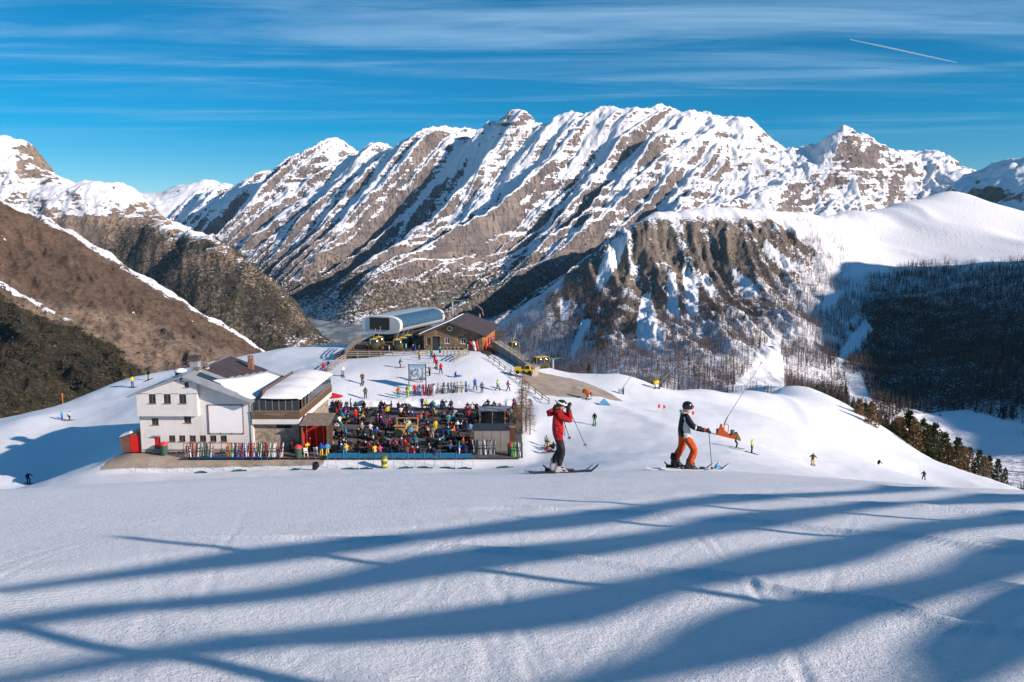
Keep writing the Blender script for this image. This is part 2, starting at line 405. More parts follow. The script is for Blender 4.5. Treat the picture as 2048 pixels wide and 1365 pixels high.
# ------------------------------------------------------------------ the mountains
def mountain(name, pts, a0, a1, nc, d0, d1, nr, mat, detail, c=120.0, mask=None, smooth=1e-5, power=1.0):
    s = Surf(pts, c, smooth); x, y = polar(a0, a1, nc, d0, d1, nr, power)
    z = detail(x, y, s(x, y)); X, Y = pix(x, y, z)
    return grid_mesh(name, x, y, z, mat, mask(x, y, z, X, Y)), (x, y, z, X, Y)
def P3(X, Y, d): v = at(X, Y, d); return (v.x, v.y, v.z)
def behind(pts, k, dz): return [(x*k, y*k, z-dz) for x, y, z in pts]

# main massif: crest, ribs that fall to the lake
crest = [P3(*p) for p in [(180,470,10500),(330,432,9800),(430,372,9300),(540,330,8700),(565,303,8500),(650,282,8300),(740,275,8100),(800,284,8000),(870,268,7900),(950,258,7600),(968,240,7450),(1000,222,7400),(1045,214,7400),(1066,244,7400),
  (1100,246,7300),(1140,228,7200),(1180,236,7200),(1210,216,7100),(1240,222,7100),(1290,232,7200),(1335,219,7200),(1400,236,7200),(1480,240,7200),(1520,258,7100),(1548,280,7100),(1610,298,7200),
  (1690,280,6900),(1703,265,6800),(1755,284,6900),(1768,302,7100),(1800,304,7400),(1870,304,7600),(1900,320,7500),(1940,340,7500),(1990,365,7500),(2150,420,7500)]]
low = [P3(*p) for p in [(330,470,9000),(420,500,7600),(480,520,6900),(540,570,6200),(600,618,5700),(650,655,5150),(700,672,4900),(800,672,4700),(1000,672,4500),(1150,640,4400),(1300,560,4700),(1500,520,4900),(1700,520,5000),(1900,500,5200),(2150,500,5500)]]
mid_ = [P3(*p) for p in [(450,440,8200),(600,420,7300),(700,470,6600),(800,400,6900),(850,540,5600),(950,420,6500),(1050,520,5600),(1100,400,6400),(1200,330,6700),(1250,430,5900),(1400,340,6500),(1450,430,5800),(1600,360,6500),(1650,440,5900),(1800,400,6500),(750,600,5200),(920,610,4950)]]
LAKE_Z = -555.0
low2 = [(x*0.9, y*0.9, -640) for x, y, z in low]
def det_massif(x, y, z):
    X, Y = pix(x, y, z)
    fx, fy = -0.76, -0.65                       # direction in which the ribs fall
    u = x*fx+y*fy; v = x*-fy+y*fx
    right = sstep(X, 1230, 1480)
    wv_ = 170*fbm(u/1500, v/900, 3, 2)
    up = sstep(z, -600, -260)*(1-0.70*sstep(z, 700, 1200))
    r1 = ridged((v+wv_*1.3)/860, u/6000, 2, 11); r2 = ridged((v+wv_*1.2)/235, u/1700, 3, 12); r3 = ridged((v+wv_)/95, u/600, 3, 14)
    ribs = 500*(r1-0.62)+185*(r2-0.6)+52*(r3-0.6)+16*(ridged((v+wv_)/42, u/230, 2, 18)-0.6)
    fx, fy = -0.15, -0.98
    u2 = x*fx+y*fy; v2 = x*-fy+y*fx
    q2 = 120*fbm(u2/700, v2/700, 3, 6)
    rr = 85*(ridged((v2+q2)/520, u2/1500, 3, 15)-0.6)+58*(ridged((v2+q2)/210, u2/520, 3, 16)-0.6)
    out = z+up*(ribs*(1-right*0.7)+rr*(right*0.8+0.15))
    out = out+18*(ridged(x/90, y/90, 3, 29)-0.6)*sstep(z, -300, 200)+28*fbm(x/170, y/170, 5, 9)*sstep(z, -500, 0)+26*ridged(x/420, y/420, 4, 19)*sstep(z, 100, 700)
    # stepped rock bands
    st = out+0.16*x-0.05*y+75*fbm(x/650, y/650, 4, 33); k = 92.0
    fr = st/k-np.floor(st/k); out = out+k*0.26*(sstep(fr, 0.25, 0.75)-fr)*sstep(z, -300, 200)*1.1*sstep(fbm(x/500, y/500, 3, 35), -0.25, 0.35)
    return out
def msk_massif(x, y, z, X, Y):
    nz_ = fbm(x/260, y/260, 4, 41)
    m = np.zeros(x.shape+(3,), np.float32)
    hi = sstep(z, -420, 520)
    m[..., 0] = 0.75+0.60*hi+0.30*nz_-0.10*sstep(X, 1250, 1500)*sstep(Y, 270, 330)
    # bare tan lower faces at the left
    tan_ = np.exp(-(((X-560)/170)**2+((Y-470)/90)**2)); m[..., 0] -= 0.20*tan_
    m[..., 0] -= 0.8*np.exp(-(((X-1010)/52)**2+((Y-236)/26)**2))+0.45*np.exp(-(((X-1715)/45)**2+((Y-300)/40)**2))+0.25*np.exp(-(((X-1500)/160)**2+((Y-360)/40)**2))
    m[..., 0] += 0.25*np.exp(-(((X-1180)/90)**2+((Y-330)/60)**2))+0.3*np.exp(-(((X-1380)/110)**2+((Y-262)/28)**2))+0.2*np.exp(-(((X-460)/90)**2+((Y-390)/40)**2))
    m[..., 1] = 0.50*(1-sstep(z+120*nz_, -380, 180))+0.05
    return m
MASSIF = mountain_mat('massif_rock', aspect=0.62, strata=1.9, k_slope=1.75, k_noise=1.1, rock=((0.17,0.145,0.135),(0.29,0.235,0.20),(0.075,0.07,0.073)), vegscale=0.05, fine=0.035, mid=0.0055, sharp=0.08, speck=0.95, bump=1.5)
_, G_MAS = mountain('rocky_massif', crest+low+low2+mid_+behind(crest, 1.10, 420)+behind(crest, 1.3, 1100), -0.68, 0.76, 860, 4150, 9800, 470, MASSIF, det_massif, 60.0, msk_massif)

# far range on the left skyline
far = [P3(*p) for p in [(-300,400,15500),(100,395,15500),(180,386,15500),(205,370,15500),(235,386,15500),(300,381,15500),(330,377,15500),(365,371,15500),(400,363,15500),(420,360,15500),(450,366,15500),(600,380,15500),(700,380,15500)]]
def det_far(x, y, z): return z+130*(ridged(x/900, y/900, 5, 4)-0.75)+25*fbm(x/200, y/200, 4, 3)
mountain('distant_range', far+[(x*0.9, y*0.9, z-700) for x, y, z in far]+behind(far, 1.1, 700), -0.75, -0.15, 260, 13600, 16500, 80, mountain_mat('distant_rock', k_slope=1.8, k_noise=1.4, fine=0.02, mid=0.004, speck=.7), det_far, 200.0,
         lambda x, y, z, X, Y: np.stack([np.full(x.shape, 0.66), np.zeros(x.shape), np.zeros(x.shape)], -1).astype(np.float32))

# snow topped mountain at the left, dark below
lm = [P3(*p) for p in [(-400,330,5600),(-200,300,5500),(0,301,5400),(40,297,5300),(66,299,5250),(88,318,5200),(108,352,5200),(150,372,5200),(190,392,5100),(260,408,5000),(310,425,4900),(345,458,4700),(410,490,4500),(480,528,4300),(540,574,4150),(600,628,4000),(640,666,3850),(662,686,3800)]]
lmf = [P3(*p) for p in [(0,430,4500),(100,430,4450),(200,440,4400),(300,480,4200),(350,530,3900),(400,580,3750),(450,620,3650),(520,665,3550),(600,700,3450),(700,705,3650),(300,620,3300),(100,560,3500),(0,520,3700),(-300,480,4200)]]
def det_lm(x, y, z):
    u = x*0.35+y*-0.93; v = x*0.93+y*0.35
    return z+sstep(z, -560, -350)*(70*(ridged((v+90*fbm(x/500, y/500, 3, 3))/420, u/1500, 4, 7)-0.62)+22*fbm(x/130, y/130, 5, 2)+36*(ridged(x/260, y/260, 4, 77)-0.6))
def msk_lm(x, y, z, X, Y):
    n_ = fbm(x/200, y/200, 4, 71); m = np.zeros(x.shape+(3,), np.float32)
    line = np.interp(X, [0, 150, 250, 330, 420, 520], [452, 440, 430, 455, 470, 490])
    up = 1-sstep(Y+26*n_, line-25, line+35)
    m[..., 0] = 0.30+0.52*up-0.55*np.exp(-(((X-300)/50)**2+((Y-432)/22)**2))-0.35*np.exp(-(((X-80)/50)**2+((Y-345)/40)**2))
    m[..., 1] = (1-up)*(0.42+0.35*n_+0.20*sstep(X, 150, 350))
    return m
_, G_LM = mountain('snow_topped_mountain', lm+lmf+[(x*0.85, y*0.85, -700) for x, y, z in lmf]+behind(lm, 1.12, 450)+behind(lm, 1.35, 1000), -0.85, -0.14, 400, 3000, 6000, 280,
         mountain_mat('scrub_rock', aspect=0.4, strata=1.1, k_slope=1.5, k_noise=1.1, rock=((0.22,0.17,0.13),(0.34,0.255,0.18),(0.10,0.088,0.08)), vegscale=0.075, fine=0.04, mid=0.006, speck=0.7, sharp=0.1), det_lm, 80.0, msk_lm)

# brown sunlit hill at the left
bh = [P3(*p) for p in [(-500,330,2900),(-200,345,2600),(0,398,2450),(70,432,2400),(130,457,2380),(240,522,2330),(350,590,2280),(440,646,2230),(530,702,2180),(600,745,2150)]]
bhf = [P3(*p) for p in [(-300,640,1500),(0,560,1750),(150,640,1650),(300,735,1500),(-200,860,950),(0,850,950),(150,830,1050),(300,770,1250),(450,735,1600),(200,560,2000),(350,650,1900),(100,500,2150),(450,690,1980),(60,700,1280),(0,480,2050)]]
def det_bh(x, y, z):
    u = x*0.72+y*-0.69; v = x*0.69+y*0.72
    return z+38*(ridged((v+60*fbm(x/260, y/260, 3, 13))/250, u/1200, 4, 27)-0.62)+22*(ridged((v+20*fbm(x/90, y/90, 3, 3))/70, u/330, 3, 28)-0.6)+8*fbm(x/60, y/60, 5, 12)
def msk_bh(x, y, z, X, Y):
    n_ = fbm(x/90, y/90, 4, 91); m = np.zeros(x.shape+(3,), np.float32)
    # snow left along the crest, on the lower bench and in runnels
    cl = np.interp(X, [-500,0,130,240,350,440,530,600], [300,398,457,522,590,646,702,745])+7*fbm(x/70, y/70, 3, 19)
    m[..., 0] = -0.25+(0.9+0.5*fbm(x/40, y/40, 3, 93))*np.exp(-((Y-cl)/(9+11*np.exp(-((X-260)/140)**2)))**2)
    l2 = np.interp(X, [-50,0,60,130,180], [548,570,600,638,660])+9*fbm(x/60, y/60, 3, 5); m[..., 0] += (.85+1.1*fbm(x/30, y/30, 3, 8))*np.exp(-((Y-l2)/8.0)**2)*(1-sstep(X, 110, 190))
    u = x*0.72+y*-0.69; v = x*0.69+y*0.72
    m[..., 0] += 0.95*sstep(ridged((v+8*fbm(x/60, y/60, 2, 3))/120, u/900, 2, 29), 0.93, 0.99)*sstep(fbm(x/150, y/150, 2, 55), 0.0, 0.25)
    m[..., 0] += 0.95*np.exp(-(((X-105)/26)**2+((Y-697)/9)**2))
    l3 = np.interp(Y, [640,700,760,820,850], [118,112,62,66,75]); m[..., 0] += 0.8*np.exp(-((X-l3)/3.5)**2)*(Y > 700)*sstep(n_, -0.25, 0.1)
    dark = sstep(Y-np.interp(X, [-500,0,150,230,300,330], [480,578,648,690,752,790])+26*n_, -4, 14)
    m[..., 1] = 0.74*dark+0.28*(1-dark)*sstep(Y, 560, 720)*0.6
    m[..., 2] = 0.62*(1-sstep(Y-(cl+np.interp(X, [0,300,530], [190,70,20])), -10, 60))
    return m
_, G_BH = mountain('brown_hill', bh+bhf+[(x*0.7, y*0.7, z-260) for x, y, z in bhf[4:8]]+behind(bh, 1.15, 220)+behind(bh, 1.5, 800), -0.9, -0.22, 400, 800, 3000, 300,
         mountain_mat('brown_grass_rock', k_slope=0.5, k_noise=0.5, rock=((0.20,0.145,0.105),(0.30,0.225,0.16),(0.115,0.088,0.068)), grass=((0.155,0.103,0.07),(0.085,0.06,0.045)), vegscale=0.2, fine=0.09, mid=0.014, speck=0.5, bump=0.5,
                      veg=(0.026,0.024,0.016), veg2=(0.062,0.05,0.03)), det_bh, 40.0, msk_bh)

# wooded knob, snow dome and dark wood on the right
kr = [P3(*p) for p in [(860,760,2900),(960,700,2850),(1000,662,2800),(1050,618,2780),(1100,580,2750),(1180,515,2700),(1250,462,2700),(1310,426,2750),(1400,418,2850),(1500,421,2950),(1600,426,3050),(1700,425,3150),(1800,410,3250),(1860,394,3300),(1900,387,3300),(1960,398,3250),(2048,424,3200),(2300,470,3200)]]
kf = [P3(*p) for p in [(1000,790,1700),(1100,730,1900),(1200,740,1500),(1300,770,1250),(1450,800,1000),(1560,780,1000),(1640,800,1000),(1700,850,900),
  (1080,660,2300),(1180,600,2400),(1250,540,2500),(1350,500,2600),(1300,640,1950),(1450,560,2400),(1450,680,1700),(1540,700,1500),(1600,560,2400),(1600,640,1950),
  (1725,520,2650),(1735,600,2350),(1705,660,2050),(1660,710,1750),(1625,770,1400),
  (1800,450,3000),(1900,450,2950),(2048,470,2850),(1750,480,2900),(1850,520,2700),(2048,510,2600),(2300,520,2500),
  (1800,620,2150),(1900,600,2150),(2048,600,2050),(1760,720,1800),(1860,720,1650),(2048,720,1500),(1800,810,1350),(1900,830,1250),(2048,850,1150),(2300,850,1100),
  (1720,790,1300),(1850,900,1000),(1950,880,1100),(2048,920,950),(2048,980,800),(2300,1000,700),(1900,960,800)]]
def det_kn(x, y, z):
    X, Y = pix(x, y, z)
    rock = sstep(X, 1080, 1200)*(1-sstep(X, 1560, 1680))*sstep(Y, 430, 470)*(1-sstep(Y, 660, 730))
    left = 1-sstep(X, 1680, 1760)
    g1 = ridged((x+40*fbm(x/200, y/200, 3, 5))/170, y/900, 3, 44)-0.6; g2 = ridged((x+15*fbm(x/80, y/80, 3, 6))/62, y/320, 3, 45)-0.6
    dome = sstep(X, 1650, 1760)*(1-sstep(Y, 500, 540))
    out = z+rock*(22*g1+22*g2+11*(ridged(x/26, y/110, 2, 46)-.6)+7*fbm(x/22, y/22, 3, 48))+(1-dome)*(7*fbm(x/70, y/70, 4, 31)+14*g1*left)
    out = out+dome*(26*ridged((x*0.75+y*0.66)/300+0.4*fbm(x/400, y/400, 2, 2), (y*0.75-x*0.66)/1500, 2, 52)-12)
    return out
STRIPS = [[(1285,590),(1300,590),(1330,700),(1275,702),(1275,640)], [(1335,545),(1350,545),(1360,640),(1335,640)], [(1365,540),(1400,560),(1395,630),(1375,640),(1370,590)], [(1395,540),(1440,590),(1420,600)],
 [(1525,690),(1560,680),(1572,790),(1450,790),(1480,760),(1505,735)], [(1225,480),(1258,470),(1240,520),(1205,580),(1192,570),(1200,530)], [(1165,640),(1185,640),(1150,720),(1135,720)], [(1122,605),(1140,600),(1135,640),(1120,640)],
 [(1650,590),(1690,580),(1670,620),(1640,625)], [(1460,535),(1500,560),(1520,590),(1490,600)], [(1530,480),(1600,540),(1570,545),(1525,500)], [(1755,470),(1800,470),(1760,500)], [(1690,755),(1720,745),(1735,790),(1760,820),(1700,815)],
 [(1830,830),(1930,820),(2048,850),(2048,1000),(1850,960),(1800,870)], [(1730,640),(1745,660),(1700,720),(1665,740),(1690,690)]]
def strip_mask(X, Y):
    m = np.zeros(X.shape, bool)
    for p in STRIPS: m |= in_poly(X, Y, p)
    return m
def dome_line(X): return np.interp(X, [1000,1200,1300,1400,1560,1640,1680,1720,1760,1850,1950,2048,2300], [300,300,300,300,455,505,540,556,540,520,528,522,520])
def kx_n(x, y): return x+15*fbm(x/80, y/80, 3, 6)
def msk_kn(x, y, z, X, Y):
    n_ = fbm(x/60, y/60, 4, 61); m = np.zeros(x.shape+(3,), np.float32)
    st = strip_mask(X, Y)
    rock = 1.2*np.exp(-(((X-1380)/215)**4+((Y-535)/100)**4))+1.0*np.exp(-(((X-1200)/120)**2+((Y-610)/90)**2))+.8*np.exp(-(((X-1560)/90)**2+((Y-470)/45)**2))
    dome = 1-sstep(Y-dome_line(X)+20*n_, -12, 10)
    gl_ = ridged((kx_n(x, y))/58, y/420, 3, 45); m[..., 0] = 0.74-0.82*np.clip(rock, 0, 1)*(0.75+0.9*n_)+0.35*(0.62-gl_)*np.clip(rock, 0, 1)*2
    m[..., 0] += 0.35*(1-sstep(Y, 424, 445))*(X > 1290)
    m[..., 0] = np.where(st, 1.3, m[..., 0])
    m[..., 0] = np.maximum(m[..., 0], dome*1.3)
    m[..., 1] = np.where(st, 0, 0.06+0.36*sstep(Y, 520, 640)*(1-dome)+0.27*sstep(X, 1690, 1760)*(1-sstep(Y, 790, 850))*(1-dome))
    scr = np.exp(-(((X-1580)/110)**2+((Y-470)/40)**2)); m[..., 1] += 0.35*scr
    m[..., 1] *= 1-dome
    return m
KN = Surf(kr+kf+behind(kr, 1.12, 260)+behind(kr, 1.5, 700), 40.0, 1e-5)
kx, ky = polar(-0.14, 0.85, 510, 640, 3700, 350)
kz = det_kn(kx, ky, KN(kx, ky)); KX, KY = pix(kx, ky, kz)
KNOBMAT = mountain_mat('knob_rock', k_slope=1.0, k_noise=0.7, sharp=0.08, rock=((0.175,0.15,0.125),(0.26,0.215,0.165),(0.085,0.075,0.065)), vegscale=0.2, fine=0.10, mid=0.018, bump=0.42, speck=0.85, veg=(0.05,0.042,0.038), veg2=(0.10,0.082,0.07))
grid_mesh('wooded_mountain', kx, ky, kz, KNOBMAT, msk_kn(kx, ky, kz, KX, KY))

# mountain behind the dome at the right edge
rm = [P3(*p) for p in [(1820,420,5200),(1880,388,5100),(1930,352,5000),(1965,338,4950),(2005,322,4900),(2048,307,4850),(2200,262,4800),(2400,240,4800)]]
rmf = [(x*0.86, y*0.86, z-330) for x, y, z in rm]
mountain('snowy_shoulder', rm+rmf+[(x*0.7, y*0.7, z-700) for x, y, z in rm]+behind(rm, 1.1, 300), 0.44, 1.0, 300, 3500, 5600, 170, mountain_mat('shoulder_rock', k_slope=1.5, k_noise=1.4, fine=0.03, mid=0.006, bump=0.6),
         lambda x, y, z: z+60*(ridged(x/300, y/420, 4, 8)-0.6)+12*fbm(x/90, y/90, 4, 3), 60.0,
         lambda x, y, z, X, Y: np.stack([0.70-0.55*np.exp(-(((X-1975)/60)**2+((Y-395)/22)**2)), 0*x, 0*x], -1).astype(np.float32))

# valley floor and the frozen lake
vx, vy = np.meshgrid(np.linspace(-13800, 13800, 60), np.linspace(-2900, 17300, 60))
grid_mesh('valley_floor', vx, vy, np.full(vx.shape, -720.0)+20*fbm(vx/3000, vy/3000, 3, 2), KNOBMAT, np.stack([0*vx+1.0, 0*vx, 0*vx], -1).astype(np.float32))
lk = bpy.data.materials.new('frozen_lake'); lk.use_nodes = True; t = NT(lk.node_tree)
b = t.n('ShaderNodeBsdfPrincipled', i_Roughness=0.35); o = t.n('ShaderNodeOutputMaterial'); t.link(b.outputs[0], o.inputs[0])
Pp = t.n('ShaderNodeNewGeometry').outputs['Position']
nn = t.noise(t.map(Pp, scale=(1, 0.35, 1), rot=(0, 0, R(25))), 0.012, 7, 0.65)
t.link(t.mix(t.smooth(nn, 0.46, 0.62), (0.10, 0.13, 0.14), (0.34, 0.40, 0.43)), b.inputs['Base Color'])
lx, ly = np.meshgrid(np.linspace(-2200, 600, 30), np.linspace(2800, 6500, 30))
grid_mesh('lake', lx, ly, np.full(lx.shape, LAKE_Z), lk)

rsx, rsy = np.meshgrid(np.linspace(1850, 4200, 90), np.linspace(-900, 2600, 90))
rsz = 525*sstep(rsy, -700, 0)*(1-sstep(rsy, 1900, 2450))*np.exp(-((rsx-2500)/520)**2)-720*(1-np.exp(-((rsx-2500)/900)**2))-420*(1-sstep(rsy, -900, -100))-420*sstep(rsy, 1950, 2600)+75*(ridged(rsx/330, rsy/330, 5, 5)-.7)
grid_mesh('neighbouring_mountain', rsx, rsy, rsz, KNOBMAT, np.stack([0*rsx+.8, 0*rsx+.1, 0*rsx], -1).astype(np.float32))
# ------------------------------------------------------------------ building blocks
class MB:
    """collects boxes, bars, tubes and prisms and links them as one mesh"""
    def __init__(s): s.v = []; s.f = []; s.m = []
    def add(s, vs, fs, mi=0):
        o = len(s.v); s.v += [tuple(v) for v in vs]; s.f += [tuple(i+o for i in f) for f in fs]; s.m += [mi]*len(fs); return s
    def box(s, x0, x1, y0, y1, z0, z1, mi=0):
        return s.add([(x0,y0,z0),(x1,y0,z0),(x1,y1,z0),(x0,y1,z0),(x0,y0,z1),(x1,y0,z1),(x1,y1,z1),(x0,y1,z1)], [(0,3,2,1),(4,5,6,7),(0,1,5,4),(1,2,6,5),(2,3,7,6),(3,0,4,7)], mi)
    def bar(s, a, b, w, h, mi=0, up=(0, 0, 1)):
        """a straight beam of w x h from a to b"""
        a = Vector(a); b = Vector(b); d = (b-a).normalized(); u = Vector(up)
        if abs(d.dot(u)) > 0.99: u = Vector((0, 1, 0))
        r = d.cross(u).normalized()*(w/2); u = r.cross(d).normalized()*(h/2)
        vs = [p+q for p in (a, b) for q in (-r-u, r-u, r+u, -r+u)]
        return s.add(vs, [(0,1,2,3),(7,6,5,4),(0,4,5,1),(1,5,6,2),(2,6,7,3),(3,7,4,0)], mi)
    def tube(s, pts, rad, n=6, mi=0, cap=True):
        pts = [Vector(p) for p in pts]; rad = rad if isinstance(rad, (list, tuple)) else [rad]*len(pts)
        vs = []; fs = []
        ref = Vector((0.31, 0.9, 0.3))
        for i, p in enumerate(pts):
            d = (pts[min(i+1, len(pts)-1)]-pts[max(i-1, 0)]).normalized()
            if abs(d.dot(ref)) > 0.95: ref = Vector((1, 0, 0))
            a = d.cross(ref).normalized(); b_ = d.cross(a)
            vs += [p+(a*math.cos(6.28318*k/n)+b_*math.sin(6.28318*k/n))*rad[i] for k in range(n)]
        for i in range(len(pts)-1):
            fs += [(i*n+k, i*n+(k+1) % n, (i+1)*n+(k+1) % n, (i+1)*n+k) for k in range(n)]
        if cap: fs += [tuple(range(n))[::-1], tuple((len(pts)-1)*n+k for k in range(n))]
        return s.add(vs, fs, mi)
    def prism(s, poly, a, b, axis='y', mi=0):
        """outline (in the two other axes) pushed from a to b along the axis"""
        n = len(poly)
        def mk(p, q): return (p[0], q, p[1]) if axis == 'y' else ((q, p[0], p[1]) if axis == 'x' else (p[0], p[1], q))
        vs = [mk(p, a) for p in poly]+[mk(p, b) for p in poly]
        fs = [tuple(range(n)), tuple(range(2*n-1, n-1, -1))]+[(i, i+n, (i+1) % n+n, (i+1) % n) for i in range(n)]
        return s.add(vs, fs, mi)
    def slab(s, q, th, mi=0):
        """four corners thickened downwards by th"""
        q = [Vector(p) for p in q]; nrm = (q[1]-q[0]).cross(q[3]-q[0]).normalized()
        if nrm.z < 0: nrm = -nrm
        lo = [p-nrm*th for p in q]
        return s.add(q+lo, [(0,1,2,3),(7,6,5,4),(0,4,5,1),(1,5,6,2),(2,6,7,3),(3,7,4,0)], mi)
    def build(s, name, mats, parent=None, smooth=False, loc=None):
        me = bpy.data.meshes.new(name); me.from_pydata(s.v, [], s.f)
        for mt in (mats if isinstance(mats, (list, tuple)) else [mats]): me.materials.append(mt)
        if any(s.m): me.polygons.foreach_set('material_index', s.m)
        bm = bmesh.new(); bm.from_mesh(me); bmesh.ops.recalc_face_normals(bm, faces=bm.faces); bm.to_mesh(me); bm.free()
        if smooth: me.polygons.foreach_set('use_smooth', [True]*len(me.polygons))
        ob = bpy.data.objects.new(name, me); COL.objects.link(ob)
        if parent: ob.parent = parent
        if loc is not None: ob.location = loc
        return ob
def tag(o, label, cat, group=None):
    o['label'] = label; o['category'] = cat
    if group: o['group'] = group
    return o
def thing(name, label, cat, loc=(0, 0, 0), rz=0.0, group=None):
    o = bpy.data.objects.new(name, None); COL.objects.link(o); o.location = loc; o.rotation_euler = (0, 0, rz)
    return tag(o, label, cat, group)
def dup(src, parent=None):
    c = src.copy(); COL.objects.link(c)
    if parent: c.parent = parent
    for ch in src.children: dup(ch, c)
    return c
def bx(name, x0, x1, y0, y1, z0, z1, mat, parent): return MB().box(x0, x1, y0, y1, z0, z1).build(name, mat, parent)

def plaster():
    m = bpy.data.materials.new('white_render'); m.use_nodes = True; t = NT(m.node_tree)
    b = t.n('ShaderNodeBsdfPrincipled', i_Roughness=.85); o = t.n('ShaderNodeOutputMaterial'); t.link(b.outputs[0], o.inputs[0])
    oc = t.n('ShaderNodeTexCoord').outputs['Object']
    a = t.noise(oc, .5, 6, .6); st = t.noise(t.map(oc, scale=(3.2, 3.2, .16)), 1.0, 6, .65)
    c = t.mix(t.smooth(a, .35, .7), (.64, .62, .60), (.57, .55, .525)); c = t.mix(t.m('MULTIPLY', t.smooth(st, .56, .74), .6), c, (.46, .43, .40))
    t.link(c, b.inputs['Base Color']); bp = t.n('ShaderNodeBump', i_Strength=.3, i_Distance=.02, i_Height=t.noise(oc, 9.0, 4, .6)); t.link(bp.outputs[0], b.inputs['Normal']); return m
WHITE = plaster()
WOOD = pmat('weathered_timber', (0.16, 0.105, 0.07), 0.8, 0.2, 0.45, 2.5)
WOODG = pmat('grey_timber', (0.28, 0.23, 0.185), 0.8, 0.2, 0.4, 3.0)
WOODY = pmat('yellow_timber', (0.50, 0.33, 0.15), 0.7, 0.2, 0.25, 3.0)
DARK = pmat('dark_metal', (0.03, 0.03, 0.033), 0.5, 0.4)
GREYM = pmat('grey_sheet_metal', (0.32, 0.35, 0.37), 0.45, 0.5, 0.25, 0.7)
BROWNR = pmat('brown_roof_sheet', (0.085, 0.062, 0.058), 0.55, 0.3, 0.3, 0.6)
SNOWC = pmat('lying_snow', (0.86, 0.88, 0.91), 0.6, 0.2, 0.06, 0.6)
GLASS = pmat('dark_window_glass', (0.025, 0.032, 0.04), 0.08, 0.6)
REDP = pmat('red_paint', (0.45, 0.02, 0.02), 0.5, 0.4, 0.2, 2.0)
CONC = pmat('concrete', (0.38, 0.36, 0.33), 0.9, 0.1, 0.3, 0.6)
YELP = pmat('yellow_paint', (0.65, 0.42, 0.01), 0.35, 0.5)
ORNP = pmat('orange_paint', (0.65, 0.13, 0.02), 0.5, 0.4, 0.15, 1.0)
BLUEP = pmat('blue_mesh', (0.02, 0.15, 0.28), 0.7, 0.2, 0.3, 2.0)
STEEL = pmat('galvanised_steel', (0.42, 0.43, 0.44), 0.4, 0.5, 0.2, 2.0, metal=0.5)
BLKP = pmat('black_plastic', (0.012, 0.012, 0.014), 0.4, 0.4)
WPNT = pmat('white_paint', (0.78, 0.78, 0.78), 0.4, 0.4)
GREENB = pmat('green_bin', (0.03, 0.09, 0.06), 0.5, 0.4)
def stone_mat(name, a, b, c, sc):
    m = bpy.data.materials.new(name); m.use_nodes = True; t = NT(m.node_tree)
    bs = t.n('ShaderNodeBsdfPrincipled', i_Roughness=0.9); o = t.n('ShaderNodeOutputMaterial'); t.link(bs.outputs[0], o.inputs[0])
    oc = t.n('ShaderNodeTexCoord').outputs['Object']
    v = t.n('ShaderNodeTexVoronoi', i_Scale=sc); t.link(t.map(oc, scale=(1, 1, 1.6)), v.inputs['Vector'])
    e = t.n('ShaderNodeTexVoronoi', i_Scale=sc, feature='DISTANCE_TO_EDGE'); t.link(t.map(oc, scale=(1, 1, 1.6)), e.inputs['Vector'])
    r = t.n('ShaderNodeSeparateColor', i_Color=v.outputs['Color']).outputs[0]
    col = t.mix(t.smooth(r, 0.2, 0.8), a, b); ed = t.smooth(e.outputs['Distance'], 0.02, 0.07)
    t.link(t.mix(ed, c, col), bs.inputs['Base Color'])
    bp = t.n('ShaderNodeBump', i_Strength=0.8, i_Distance=0.04, i_Height=ed); t.link(bp.outputs[0], bs.inputs['Normal'])
    return m
STONE = stone_mat('rubble_stone', (0.36, 0.29, 0.22), (0.22, 0.18, 0.14), (0.30, 0.27, 0.23), 1.9)
STONE2 = stone_mat('brown_stone', (0.27, 0.185, 0.11), (0.16, 0.11, 0.07), (0.10, 0.075, 0.05), 1.5)

def wall_holes(mb, x0, x1, z0, z1, holes, y0, y1, mi=0):
    """an upright wall with real rectangular openings"""
    xs = sorted({x0, x1, *[h[0] for h in holes], *[h[1] for h in holes]}); zs = sorted({z0, z1, *[h[2] for h in holes], *[h[3] for h in holes]})
    for i in range(len(xs)-1):
        run = None
        for j in range(len(zs)-1):
            cx, cz = (xs[i]+xs[i+1])/2, (zs[j]+zs[j+1])/2
            solid = not any(h[0] < cx < h[1] and h[2] < cz < h[3] for h in holes)
            if solid: run = zs[j] if run is None else run
            if (not solid or j == len(zs)-2) and run is not None:
                mb.box(xs[i], xs[i+1], y0, y1, run, zs[j+1] if solid else zs[j], mi); run = None
def window(parent, x0, x1, z0, z1, y, frame=None, bars=1, depth=0.14):
    """timber window set into an opening whose outer wall face is at y"""
    frame = frame or WOOD; f = 0.075; m = MB()
    m.box(x0, x1, y+depth-0.07, y+depth, z1-f, z1).box(x0, x1, y+depth-0.07, y+depth, z0, z0+f).box(x0, x0+f, y+depth-0.07, y+depth, z0+f, z1-f).box(x1-f, x1, y+depth-0.07, y+depth, z0+f, z1-f)
    if bars: m.box((x0+x1)/2-0.03, (x0+x1)/2+0.03, y+depth-0.065, y+depth-0.005, z0+f, z1-f)
    o = m.build('window', frame, parent)
    MB().box(x0+f*0.6, x1-f*0.6, y+depth-0.03, y+depth-0.015, z0+f*0.6, z1-f*0.6).build('pane', GLASS, o)
    MB().box(x0-0.08, x1+0.08, y-0.09, y+depth-0.07, z0-0.06, z0).build('sill', WOODG if frame is not WPNT else WPNT, o)
    return o

